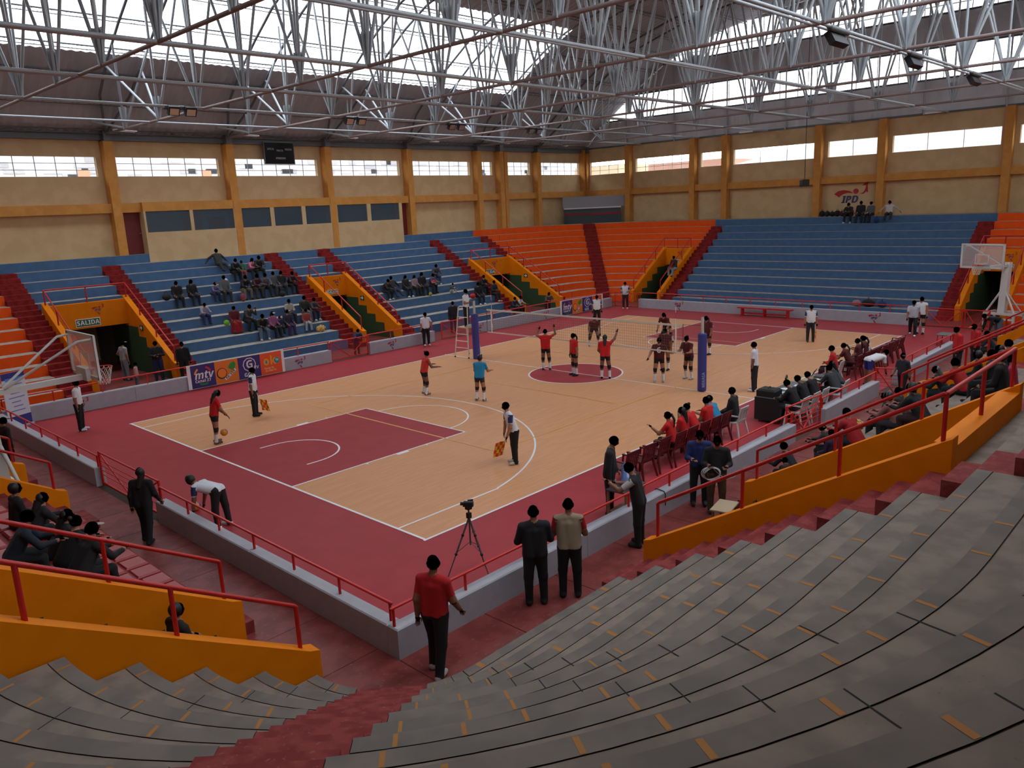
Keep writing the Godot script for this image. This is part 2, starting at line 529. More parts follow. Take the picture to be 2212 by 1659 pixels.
# exit tunnel through a stand: two sloping parapet walls, header with sign, rails, dark passage
func exit_tunnel(side: String, a: float, b: float, n: int, label: String, sign_side := 0.45) -> void:
	var o := setting("wall_exit_%d" % n, label)
	var along := Vector3(1, 0, 0) if side in ["far", "near"] else Vector3(0, 0, 1)
	var p0 := side_pt(side, 0, 0)
	var p1 := side_pt(side, 0, 1)
	var back := v3(p1 - p0, 0)   # one row-metre back
	var blen := back.length()
	back = back.normalized()
	var base := v3(p0, 0)
	var th := 0.24
	var hd := 6.0 * STEP_T * blen
	var slope := STEP_H / (STEP_T * blen)
	var ytop := func(d: float) -> float: return STEP_H + d * slope + 0.33
	var inner_a := a + th
	var inner_b := b - th
	for w in [[a, inner_a], [inner_b, b]]:
		# polygon in (d, y), extruded along the side
		var poly := pv([-0.1, 0.0, -0.1, ytop.call(0.0) - 0.02, 0.05, ytop.call(0.05), hd + 0.24, ytop.call(hd + 0.24), hd + 0.24, 0.0])
		var xf := Transform3D(Basis(back, Vector3.UP, along), base + along * w[0])
		var mb := MB.new()
		mb.slab(xf, poly, 0.0, w[1] - w[0])
		put(mb, M.yellow, "parapet_wall", o)
	# header over the opening
	var mb := MB.new()
	var hy: float = ytop.call(hd)
	var xh := Transform3D(Basis(back, Vector3.UP, along), base + along * inner_a)
	mb.slab(xh, pv([hd - 0.04, 2.12, hd - 0.04, hy, hd + 0.24, hy, hd + 0.24, 2.12]), 0.0, inner_b - inner_a)
	put(mb, M.yellow, "header", o)
	# green stepped dado on the inner faces
	var st := [0.0, 0.0]
	for k in range(0, 7):
		st += [maxf(0.02, k * STEP_T * blen - 0.05), k * STEP_H - 0.1 if k > 0 else 0.35, maxf(0.02, k * STEP_T * blen - 0.05), (k + 1) * STEP_H - 0.1 if k > 0 else 0.35]
	st = [0.3, 0.0]
	for k in range(1, 6):
		st += [k * STEP_T * blen - 0.35, k * STEP_H - 0.05, (k + 1) * STEP_T * blen - 0.35, k * STEP_H - 0.05]
	st += [hd + 2.0, 5 * STEP_H - 0.05, hd + 2.0, 0.0]
	for w in [[inner_a, 0.012], [inner_b - 0.012, 0.012]]:
		mb = MB.new()
		mb.slab(Transform3D(Basis(back, Vector3.UP, along), base + along * w[0]), pv(st), 0.0, w[1])
		put(mb, M.green, "green_dado", o)
	# passage under the stand
	mb = MB.new()
	var far_d := hd + 4.6
	for w in [[a, inner_a], [inner_b, b]]:
		mb.slab(Transform3D(Basis(back, Vector3.UP, along), base + along * w[0]), pv([hd + 0.24, 0, hd + 0.24, 2.35, far_d, 2.35, far_d, 0]), 0.0, w[1] - w[0])
	mb.slab(Transform3D(Basis(back, Vector3.UP, along), base + along * a), pv([hd + 0.24, 2.12, hd + 0.24, 2.35, far_d, 2.35, far_d, 2.12]), 0.0, b - a)
	mb.slab(Transform3D(Basis(back, Vector3.UP, along), base + along * a), pv([far_d, 0, far_d, 2.35, far_d + 0.2, 2.35, far_d + 0.2, 0]), 0.0, b - a)
	put(mb, M.dark, "passage", o)
	mb = MB.new()
	mb.slab(Transform3D(Basis(back, Vector3.UP, along), base + along * inner_a), pv([-0.2, -0.05, -0.2, 0.004, far_d, 0.004, far_d, -0.05]), 0.0, inner_b - inner_a)
	put(mb, M.walk, "passage_floor", o)
	# handrails
	for w in [a + th / 2, b - th / 2]:
		mb = MB.new()
		var q0: Vector3 = base + along * w
		var d0 := 0.12
		var d1 := hd + 0.1
		var hi := 0.62
		mb.path([q0 + back * d0 + Vector3.UP * (ytop.call(d0) - 0.02), q0 + back * d0 + Vector3.UP * (ytop.call(d0) + hi - 0.02), q0 + back * (d0 + 0.02) + Vector3.UP * (ytop.call(d0) + hi), q0 + back * (d1 - 0.02) + Vector3.UP * (ytop.call(d1) + hi), q0 + back * d1 + Vector3.UP * (ytop.call(d1) + hi - 0.02), q0 + back * d1 + Vector3.UP * ytop.call(d1)], 0.03, 8)
		put(mb, M.rail, "handrail", o)
		for f in [0.36, 0.7]:
			var d: float = lerpf(d0, d1, f)
			mb = MB.new()
			mb.tube(q0 + back * d + Vector3.UP * (ytop.call(d) - 0.03), q0 + back * d + Vector3.UP * (ytop.call(d) + hi), 0.03, 8)
			put(mb, M.rail, "rail_post", o)
	mb = MB.new()
	var qa: Vector3 = base + along * (a + th / 2) + back * (hd + 0.1) + Vector3.UP * (ytop.call(hd + 0.1) + 0.62)
	var qb: Vector3 = base + along * (b - th / 2) + back * (hd + 0.1) + Vector3.UP * (ytop.call(hd + 0.1) + 0.62)
	mb.tube(qa, qb, 0.03, 8)
	put(mb, M.rail, "handrail", o)
	mb = MB.new()
	var qm: Vector3 = (qa + qb) / 2
	mb.tube(qm, qm - Vector3.UP * 0.68, 0.03, 8)
	put(mb, M.rail, "rail_post", o)
	# exit sign and emblem on the header
	var out := -back
	var c := base + along * lerpf(inner_a, inner_b, sign_side) + back * (hd - 0.055)
	var hw := clampf((inner_b - inner_a) * 0.17, 0.34, 0.5)
	exit_sign(o, facing(c + Vector3.UP * 2.37, out), hw * 2.0)
	var e := base + along * lerpf(inner_a, inner_b, sign_side + (0.16 if side == "far" else 0.1)) + back * (hd - 0.048)
	emblem(o, facing(e + Vector3.UP * 2.88, out), 0.52)
	# small green arrow sign on the inner face
	var ad := hd * 0.66
	var ap := base + along * (inner_b - 0.02) + back * ad + Vector3.UP * 2.0
	if side == "near": arrow_sign(o, facing(base + along * (inner_b - 0.02) + back * 3.6 + Vector3.UP * 2.0, -along))
	else: arrow_sign(o, facing(ap, -along))
func exit_sign(parent: Node, xf: Transform3D, w: float) -> void:
	var s := Node3D.new()
	s.name = "exit_sign"
	parent.add_child(s, true)
	s.transform = xf
	var b := MB.new()
	b.obox(Transform3D(), Vector3(w, w * 0.34, 0.02))
	put(b, M.white, "board", s)
	b = MB.new()
	b.obox(Transform3D(Basis(), Vector3(0, 0, 0.008)), Vector3(w - 0.05, w * 0.34 - 0.05, 0.012))
	put(b, mat(Color(0.10, 0.36, 0.20), 0.5), "green_field", s)
	put_text("SALIDA", w * 0.19, M.white, s, Transform3D(Basis(), Vector3(0, -w * 0.0, 0.016)))
func arrow_sign(parent: Node, xf: Transform3D) -> void:
	var s := Node3D.new()
	s.name = "arrow_sign"
	parent.add_child(s, true)
	s.transform = xf
	var b := MB.new()
	b.obox(Transform3D(), Vector3(0.32, 0.24, 0.012))
	put(b, mat(Color(0.09, 0.26, 0.16), 0.5), "board", s)
	b = MB.new()
	b.slab(Transform3D(Basis(), Vector3(0, 0, 0.007)), pv([-0.12, -0.03, -0.12, 0.03, 0.0, 0.03, -0.03, 0.09, 0.03, 0.09, 0.12, 0.0, 0.03, -0.09, -0.03, -0.09, 0.0, -0.03]), 0.0, 0.004)
	put(b, M.white, "arrow", s)

func make_stands() -> void:
	var far := setting("grandstand_far", "blue stepped stand under the window wall")
	for r in [[-8.85, -1.35], [2.85, 10.45]]: bench_rows(far, straight("far", r[0], r[1]), 1, 11, M.blue, M.tread)
	for r in [[-13.2, -9.7], [-0.5, 2.0], [11.3, 15.05]]: bench_rows(far, straight("far", r[0], r[1]), 7, 11, M.blue, M.tread)
	bench_rows(far, straight("far", -14.2, 15.05), 12, 12, M.blue, M.tread)
	for r in [[-14.2, -13.2], [-9.7, -8.85], [-1.35, -0.5], [2.0, 2.85], [10.45, 11.3], [15.05, 15.8]]: side_flight(far, "far", r[0], r[1])
	# curved orange stand in the far corner
	var cf := [17.2, -11.2, 19.6, -13.284, 0.86]
	var oc := setting("grandstand_corner", "curved orange corner stand with a central red stair")
	bench_rows(oc, func(d: float) -> PackedVector2Array:
		var p := PackedVector2Array([Vector2(15.8, -(13.284 + d))])
		for k in 13: p.append(corner_pt(cf, d, lerpf(PI / 2, aisle_angle(cf, d, 0.45), k / 12.0)))
		return p, 1, 12, M.orange, M.tread, 2.2)
	bench_rows(oc, func(d: float) -> PackedVector2Array:
		var p := PackedVector2Array()
		for k in 13: p.append(corner_pt(cf, d, lerpf(aisle_angle(cf, d, -0.45), 0.0, k / 12.0)))
		return p, 1, 12, M.orange, M.tread, 2.2)
	bench_rows(oc, straight("fend", -11.2, -8.85), 7, 12, M.orange, M.tread, 2.0)
	bench_rows(oc, straight("far", 15.05, 15.82), 12, 12, M.orange, M.tread)
	var dg := Vector2(1, -1).normalized()
	flight(oc, func(d: float) -> Vector2: return corner_pt(cf, d, aisle_angle(cf, d, 0.0)), Vector2(dg.y, -dg.x), 0.92, 24, M.stair)
	# joints in the orange risers, one per row, stepping along the curve
	for k in range(1, 12):
		var d := (k - 1) * STEP_T
		var x := 18.0 - k * 0.02
		var p := Vector2(15.8 + 1.1, -(13.284 + d)) if k < 12 else Vector2.ZERO
		var b := MB.new()
		b.obox(Transform3D(Basis(), v3(p, k * STEP_H - STEP_H / 2) + Vector3(0, 0, 0.002)), Vector3(0.015, STEP_H, 0.006))
		put(b, M.stair, "riser_joint", oc)
	var fe := setting("grandstand_end", "tall blue stepped stand behind the far baseline")
	bench_rows(fe, straight("fend", -8.0, 7.35), 1, 12, M.blue, M.tread, 2.0)
	for r in [[-8.85, -8.0], [7.35, 8.15]]: side_flight(fe, "fend", r[0], r[1], 22)
	bench_rows(fe, straight("fend", -8.85, -8.0), 12, 12, M.blue, M.tread, 2.0)
	bench_rows(fe, straight("fend", 7.35, 8.15), 12, 12, M.blue, M.tread, 2.0)
	var oe := setting("grandstand_corner_end", "orange stand beside the far exit")
	bench_rows(oe, straight("fend", 8.15, 10.35), 7, 12, M.orange, M.tread, 2.0)
	var cr := [17.2, 10.35, 19.6, 11.92, 0.86]
	bench_rows(oe, func(d: float) -> PackedVector2Array:
		var p := PackedVector2Array()
		for k in 17: p.append(corner_pt(cr, d, lerpf(0.0, PI / 2, k / 16.0)))
		p.append(Vector2(15.9, 11.92 + d))
		return p, 1, 12, M.orange, M.tread, 2.0)
	var ol := setting("grandstand_corner_left", "orange corner stand beside the wide exit")
	var cl := [-16.6, -11.4, -18.383, -13.284, 1.0]
	bench_rows(ol, func(d: float) -> PackedVector2Array:
		var p := PackedVector2Array()
		for k in 13: p.append(corner_pt(cl, d, lerpf(0.0, PI / 2, k / 12.0)))
		p.append(Vector2(-14.2, -(13.284 + d)))
		return p, 1, 12, M.orange, M.tread, 0.7)
	# near stands: bare concrete corner where the picture is taken from
	var ns := setting("grandstand_near", "long stand beside the scorer's table")
	for r in [[-8.0, -1.3], [2.9, 10.4]]: bench_rows(ns, straight("near", r[0], r[1]), 1, 12, M.concrete, M.concrete, 0.7)
	for r in [[-12.7, -8.85], [-0.5, 2.05], [11.3, 15.05]]: bench_rows(ns, straight("near", r[0], r[1]), 7, 12, M.concrete, M.concrete, 0.7)
	for r in [[-8.85, -8.0], [-1.3, -0.5], [2.05, 2.9], [10.4, 11.3], [15.05, 15.9]]: side_flight(ns, "near", r[0], r[1], 24, M.stair_near)
	var ne := setting("grandstand_near_end", "red stand with plastic seats behind the near baseline")
	bench_rows(ne, straight("nend", 1.35, 7.2), 1, 12, M.stair, M.stair_near, 0.5)
	for r in [[-2.95, 0.4], [8.05, 10.43]]: bench_rows(ne, straight("nend", r[0], r[1]), 7, 12, M.concrete, M.concrete, 0.5)
	for r in [[0.4, 1.35], [7.2, 8.05], [-3.85, -2.95]]: side_flight(ne, "nend", r[0], r[1], 24, M.stair_near)
	bench_rows(ne, straight("nend", -11.4, -3.85), 1, 12, M.stair, M.stair_near, 0.5)
	exit_tunnel("far", -13.2, -9.7, 1, "wide yellow exit tunnel with dark passage")
	exit_tunnel("far", -0.5, 2.0, 2, "narrow yellow exit tunnel in the middle of the long blue stand", 0.55)
	exit_tunnel("far", 11.3, 15.05, 3, "yellow exit tunnel between blue and orange stands", 0.4)
	exit_tunnel("fend", -11.15, -8.85, 4, "yellow exit tunnel between corner stand and end stand", 0.6)
	exit_tunnel("fend", 8.15, 10.35, 5, "yellow exit tunnel behind the basketball stand", 0.6)
	exit_tunnel("near", -12.7, -8.85, 6, "yellow parapet walls of the exit beside the concrete corner")
	exit_tunnel("near", -0.5, 2.05, 7, "yellow parapet walls behind the crowd")
	exit_tunnel("near", 11.3, 15.05, 8, "yellow parapet walls by the far end of the near stand")
	exit_tunnel("nend", 8.05, 10.43, 9, "yellow parapet walls of the exit beside the red seats")
	exit_tunnel("nend", -2.95, 0.4, 10, "yellow parapet walls of the exit holding a basketball stand")
	near_corner()

# bare concrete corner stand: nosing strip, groove, slab, paint dashes and filled joints
func near_corner() -> void:
	var o := setting("grandstand_near_corner", "bare concrete curved corner stand with a red centre stair")
	var c := [-16.9, 10.46, -18.383, 11.92, 1.0]
	var halves := [
		func(d: float, f: float) -> Vector2:
			var a := lerpf(0.0, aisle_angle(c, d, -0.46), f)
			return corner_pt(c, d, a),
		func(d: float, f: float) -> Vector2:
			if f < 0.62:
				return corner_pt(c, d, lerpf(aisle_angle(c, d, 0.46), PI / 2, f / 0.62))
			return Vector2(lerpf(c[0], -13.55, (f - 0.62) / 0.38), 11.92 + d)]
	var segs := [16, 26]
	for hlf in 2:
		var fn: Callable = halves[hlf]
		var ns: int = segs[hlf]
		for k in range(1, 13):
			var d := (k - 1) * STEP_T
			var y := k * STEP_H
			var deep := STEP_T + 0.02 if k < 12 else 4.5
			for part in [[0.0, 0.155, M.nosing, "nosing", 0.0], [0.155, 0.167, M.groove, "groove", -0.008], [0.167, deep, M.concrete, "tread_slab", -0.001]]:
				var b := MB.new()
				for i in ns:
					var f0 := float(i) / ns
					var f1 := float(i + 1) / ns
					var yy: float = y + part[4]
					b.quad(v3(fn.call(d + part[0], f0), yy), v3(fn.call(d + part[0], f1), yy), v3(fn.call(d + part[1], f1), yy), v3(fn.call(d + part[1], f0), yy))
					if part[0] == 0.0:
						b.quad(v3(fn.call(d, f0), y), v3(fn.call(d, f0), y - STEP_H), v3(fn.call(d, f1), y - STEP_H), v3(fn.call(d, f1), y))
				put(b, part[2], part[3], o)
			# painted seat marks across the nosing
			var length := 0.0
			for i in ns: length += (fn.call(d, float(i) / ns) as Vector2).distance_to(fn.call(d, float(i + 1) / ns))
			var m := int(length / 0.55)
			for i in m:
				var f := (i + 0.5 + 0.13 * sin(i * 2.3 + k)) / m
				var e := 0.019 / length
				if fposmod(sin(i * 12.9 + k * 4.1 + hlf) * 43758.5, 1.0) < 0.3: continue
				var b := MB.new()
				b.quad(v3(fn.call(d + 0.012, f - e), y + 0.002), v3(fn.call(d + 0.012, f + e), y + 0.002), v3(fn.call(d + 0.15, f + e), y + 0.002), v3(fn.call(d + 0.15, f - e), y + 0.002))
				put(b, M.paint_orange, "seat_mark", o)
	# filled joints running down the slope
	for q in [[1, 0.30], [1, 0.47], [0, 0.5]]:
		var fn: Callable = halves[q[0]]
		for k in range(1, 13):
			var b := MB.new()
			var d := (k - 1) * STEP_T
			var p := v3(fn.call(d + 0.005, q[1]), k * STEP_H + 0.001)
			var e := v3(fn.call(d + 0.60, q[1]), k * STEP_H + 0.001)
			var s := (e - p).cross(Vector3.UP).normalized() * (0.006 if q[1] != 0.47 else 0.009)
			b.quad(p - s, p + s, e + s, e - s)
			put(b, M.joint, "joint", o)
	var dg := Vector2(-1, 1).normalized()
	flight(o, func(d: float) -> Vector2: return corner_pt(c, d, aisle_angle(c, d, 0.0)), Vector2(dg.y, -dg.x), 0.93, 24, M.stair_near)
	# stair between the concrete and the yellow wall
	side_flight(o, "near", -13.55, -12.7, 24, M.stair_near)

# ---------------------------------------------------------------- low barrier around the court
func barrier_run(parent: Node, a: Vector3, b: Vector3, out: Vector3, h: float, rail_y: float, seg: float, posts: float) -> void:
	var L := a.distance_to(b)
	var d := (b - a) / L
	var cnt := maxi(1, int(round(L / seg)))
	var th := 0.25
	for k in cnt:
		var p := a + d * (L * k / cnt + 0.004)
		var q := a + d * (L * (k + 1) / cnt - 0.004)
		var mb := MB.new()
		mb.cbox(Vector3(p.x, -0.05, p.z), Vector3(q.x, h, q.z) + out * th, 0.02)
		put(mb, M.barrier, "barrier_panel", parent)
	var o := out * th * 0.5
	var mb := MB.new()
	mb.tube(a + o + Vector3.UP * rail_y, b + o + Vector3.UP * rail_y, 0.024, 8)
	put(mb, M.rail_light, "rail", parent)
	var pc := maxi(1, int(round(L / posts)))
	for k in pc + 1:
		var p := a + d * clampf(L * k / pc, 0.05, L - 0.05) + o
		mb = MB.new()
		mb.tube(p + Vector3.UP * (h - 0.02), p + Vector3.UP * rail_y, 0.024, 8)
		put(mb, M.rail_light, "rail_post", parent)
func make_barriers() -> void:
	var n := setting("wall_barrier_near", "grey dwarf wall with red rail beside the scorer's table")
	for r in [[-17.05, -3.65], [-1.75, 2.5], [4.4, 10.9]]:
		barrier_run(n, Vector3(r[0], 0, 10.25), Vector3(r[1], 0, 10.25), Vector3(0, 0, 1), 0.48, 0.77, 4.4, 1.52)
	var e := setting("wall_barrier_near_end", "grey dwarf wall with red rail behind the near baseline")
	for r in [[-10.8, -1.7], [2.0, 10.25]]:
		barrier_run(e, Vector3(-16.8, 0, r[0]), Vector3(-16.8, 0, r[1]), Vector3(-1, 0, 0), 0.48, 0.77, 4.4, 1.5)
	var f := setting("wall_barrier_far", "grey dwarf wall with red rail and emblems below the long blue stand")
	for r in [[-16.8, -3.95], [-1.85, 2.15], [4.9, 17.0]]:
		barrier_run(f, Vector3(r[0], 0, -10.8), Vector3(r[1], 0, -10.8), Vector3(0, 0, -1), 0.55, 0.92, 4.2, 1.55)
	for x in [-14.4, -5.55, -0.55, 5.3, 10.6]:
		emblem(f, facing(Vector3(x, 0.28, -10.795), Vector3(0, 0, 1)), 0.55)
	var g := setting("wall_barrier_end", "grey dwarf wall with red rail and emblems below the end stand")
	barrier_run(g, Vector3(17.15, 0, -8.9), Vector3(17.15, 0, 7.35), Vector3(1, 0, 0), 0.55, 0.92, 4.1, 1.5)
	for z in [-6.0, 5.2]:
		emblem(g, facing(Vector3(17.145, 0.28, z), Vector3(-1, 0, 0)), 0.62)
	# gates
	gate("red steel mesh gate in the far barrier with a child behind it", Vector3(-3.9, 0, -10.9), Vector3(-1.9, 0, -10.9), true)
	gate("red steel mesh gate behind the referee's stand", Vector3(2.7, 0, -10.9), Vector3(4.8, 0, -10.9), true)
	gate("red steel mesh gate in the far orange corner", Vector3(17.2, 0, -10.7), Vector3(17.2, 0, -8.95), true)
	gate("red steel mesh gate at the far exit, first leaf", Vector3(17.2, 0, 7.45), Vector3(17.2, 0, 9.1), true)
	gate("red steel mesh gate at the far exit beside the basketball stand", Vector3(17.2, 0, 9.2), Vector3(17.2, 0, 10.2), true)
	gate("red steel gate behind the near baseline with a ladder brace", Vector3(-16.9, 0, -1.65), Vector3(-16.9, 0, 1.95), false)
	gate("red steel gate swung open beside the scorer's table", Vector3(-1.75, 0, 10.35), Vector3(-3.6, 0, 10.2), false)
	gate("red steel gate post pair beside the bending player", Vector3(2.55, 0, 10.35), Vector3(2.9, 0, 11.4), false)
func gate(label: String, a: Vector3, b: Vector3, meshed: bool) -> void:
	var o := thing("barrier_gate", label, "gate", a)
	var d := b - a
	var L := d.length()
	d /= L
	var top := 0.9
	var U := Vector3.UP
	for q in [[Vector3.ZERO, U * top], [d * L, d * L + U * top]]:
		var mb := MB.new()
		mb.tube(q[0], q[1], 0.03, 8)
		put(mb, M.rail_light, "gate_post", o)
	for y in [0.08, top - 0.02]:
		var mb := MB.new()
		mb.tube(U * y, d * L + U * y, 0.024, 8)
		put(mb, M.rail_light, "gate_rail", o)
	var mb := MB.new()
	mb.tube(U * (top - 0.03), d * L * 0.5 + U * 0.09, 0.02, 6)
	put(mb, M.rail_light, "brace", o)
	mb = MB.new()
	mb.tube(d * L + U * (top - 0.03), d * L * 0.5 + U * 0.09, 0.02, 6)
	put(mb, M.rail_light, "brace", o)
	if meshed:
		mb = MB.new()
		var k := 0.1
		while k < L:
			mb.tube(d * k + U * 0.09, d * k + U * (top - 0.03), 0.003, 4)
			k += 0.06
		var y := 0.15
		while y < top - 0.05:
			mb.tube(d * 0.03 + U * y, d * (L - 0.03) + U * y, 0.003, 4)
			y += 0.06
		var me := put(mb, M.rail_light, "wire_mesh", o)
		me.set_meta("kind", "stuff")
	else:
		for y in [0.3, 0.42, 0.54, 0.66]:
			mb = MB.new()
			mb.tube(d * 0.03 + U * y, d * (L - 0.03) + U * y, 0.012, 6)
			put(mb, M.rail_light, "bar", o)

# ---------------------------------------------------------------- walls, windows, roof
const ROOF_Z := -0.7
const ROOF := [[0.0, 18.3], [3.0, 18.2], [6.0, 17.95], [9.0, 17.45], [12.0, 16.6], [13.5, 15.95], [15.2, 14.95], [16.8, 13.9], [18.3, 12.85], [19.5, 11.9], [20.5, 10.95], [21.3, 10.45], [24.0, 9.0]]
func roof_y(z: float) -> float:
	var d := absf(z - ROOF_Z)
	for k in ROOF.size() - 1:
		if d <= ROOF[k + 1][0]:
			var f: float = (d - ROOF[k][0]) / (ROOF[k + 1][0] - ROOF[k][0])
			return lerpf(ROOF[k][1], ROOF[k + 1][1], f)
	return 9.0
func wall_with_windows(parent: Node, n0: int, origin: Vector3, along: Vector3, out: Vector3, length: float, y0: float, wy0: float, wy1: float, y1: float, cols: Array, barred: Callable) -> int:
	# origin: start of the wall's inner face; out: towards the outside
	var th := 0.25
	var mk := func(s0: float, s1: float, a: float, b: float, m: Material, called: String) -> void:
		var mb := MB.new()
		mb.obox(Transform3D(Basis(along, Vector3.UP, along.cross(Vector3.UP)), origin + along * (s0 + s1) / 2 + Vector3.UP * (a + b) / 2 + out * th / 2), Vector3(s1 - s0, b - a, th))
		put(mb, m, called, parent)
	mk.call(0.0, length, y0, wy0, M.cream, "lower_wall")
	mk.call(0.0, length, wy1, y1, M.cream, "upper_wall")
	var edges := []
	for c in cols:
		mk.call(c[0] - 0.25, c[1] + 0.25, wy0, wy1, M.cream, "window_pier")
		edges.append(c)
	edges.sort_custom(func(p, q): return p[0] < q[0])
	var n := n0
	for k in edges.size() - 1:
		var s0: float = edges[k][1] + 0.25
		var s1: float = edges[k + 1][0] - 0.25
		if s1 - s0 < 0.5: continue
		var w := setting("window_%d" % n, "long high window strip between two ochre columns")
		n += 1
		var bars: bool = barred.call((s0 + s1) / 2)
		var nx := maxi(2, int(round((s1 - s0) / 0.82))) if bars else maxi(1, int(round((s1 - s0) / 2.0)))
		var ny := 3 if bars else 1
		for i in nx:
			for j in ny:
				var mb := MB.new()
				var cx := s0 + (s1 - s0) * (i + 0.5) / nx
				var cy := wy0 + (wy1 - wy0) * (j + 0.5) / ny
				mb.obox(Transform3D(Basis(along, Vector3.UP, along.cross(Vector3.UP)), origin + along * cx + Vector3.UP * cy + out * th * 0.7), Vector3((s1 - s0) / nx - 0.03, (wy1 - wy0) / ny - 0.03, 0.006))
				put(mb, M.pane, "pane", w)
		for i in nx + 1:
			var mb := MB.new()
			var p := origin + along * (s0 + (s1 - s0) * i / nx) + out * th * 0.7
			mb.obox(Transform3D(Basis(along, Vector3.UP, along.cross(Vector3.UP)), p + Vector3.UP * (wy0 + wy1) / 2), Vector3(0.03, wy1 - wy0, 0.03))
			put(mb, M.steel, "glazing_bar", w)
		for j in ny + 1:
			var mb := MB.new()
			mb.obox(Transform3D(Basis(along, Vector3.UP, along.cross(Vector3.UP)), origin + along * (s0 + s1) / 2 + Vector3.UP * (wy0 + (wy1 - wy0) * j / ny) + out * th * 0.7), Vector3(s1 - s0, 0.025, 0.03))
			put(mb, M.steel, "glazing_bar", w)
	return n
func make_walls() -> void:
	var far := setting("wall_far", "cream window wall with ochre columns above the long blue stand")
	var near := setting("wall_near", "cream wall behind the near stand")
	var end := setting("wall_end", "cream window wall with ochre columns above the end stand")
	var nend := setting("wall_near_end", "cream wall behind the near baseline")
	# far wall: inner face z = -21.8
	var xs := [-26.6, -20.5, -14.4, -8.3, -2.2, 3.85, 9.92, 16.1, 18.3, 22.3, 28.2]
	var cols := []
	for x in xs: cols.append([x - 0.2 + 27.2, x + 0.2 + 27.2])
	var n := wall_with_windows(far, 1, Vector3(-27.2, 0, -21.8), Vector3(1, 0, 0), Vector3(0, 0, -1), 55.7, 0.0, 8.7, 9.62, 11.2, cols, func(_s): return true)
	for x in xs:
		var b := MB.new()
		b.box(Vector3(x - 0.21, 4.0, -21.85), Vector3(x + 0.21, 10.3, -21.25))
		put(b, M.ochre, "column", far)
		b = MB.new()
		b.box(Vector3(x - 0.17, 10.3, -21.7), Vector3(x + 0.17, 10.75, -21.2))
		put(b, M.steel_dark, "column_cap", far)
	var twin := MB.new()
	twin.box(Vector3(18.62, 4.0, -21.85), Vector3(18.95, 10.3, -21.3))
	put(twin, M.ochre, "column", far)
	var b := MB.new()
	b.box(Vector3(-27.2, 6.98, -21.9), Vector3(28.4, 7.42, -21.42))
	put(b, M.ochre, "tie_beam", far)
	# end wall: inner face x = 28.3
	var zs := [-21.6, -17.2, -11.6, -9.05, -2.5, 1.4, 8.0, 13.6, 19.6]
	cols = []
	for z in zs: cols.append([z - 0.2 + 22.0, z + 0.2 + 22.0])
	n = wall_with_windows(end, n, Vector3(28.3, 0, -22.0), Vector3(0, 0, 1), Vector3(1, 0, 0), 43.0, 0.0, 8.62, 9.6, 10.62, cols, func(s): return s < 10.4)
	for z in zs:
		b = MB.new()
		b.box(Vector3(27.78, 4.0, z - 0.21), Vector3(28.35, 10.6, z + 0.21))
		put(b, M.ochre, "column", end)
	b = MB.new()
	b.box(Vector3(27.92, 6.98, -21.8), Vector3(28.4, 7.42, 20.5))
	put(b, M.ochre, "tie_beam", end)
	# unseen near walls close the room; same windows high up
	cols = []
	for x in [-26.6, -20.5, -14.4, -8.3, -2.2, 3.85, 9.92, 16.1, 22.3, 28.2]: cols.append([x - 0.2 + 27.2, x + 0.2 + 27.2])
	n = wall_with_windows(near, n, Vector3(-27.2, 0, 20.4), Vector3(1, 0, 0), Vector3(0, 0, 1), 55.7, 0.0, 8.7, 9.62, 11.2, cols, func(_s): return false)
	b = MB.new()
	b.box(Vector3(-27.25, 0, -22.0), Vector3(-27.0, 10.62, 21.0))
	put(b, M.cream, "plain_wall", nend)
	emblem(end, facing(Vector3(28.29, 6.05, -0.45), Vector3(-1, 0, 0)), 2.15)
	# gables
	gable("wall_gable_end", 28.3, 1.0)
	gable("wall_gable_near", -27.0, -1.0, false)

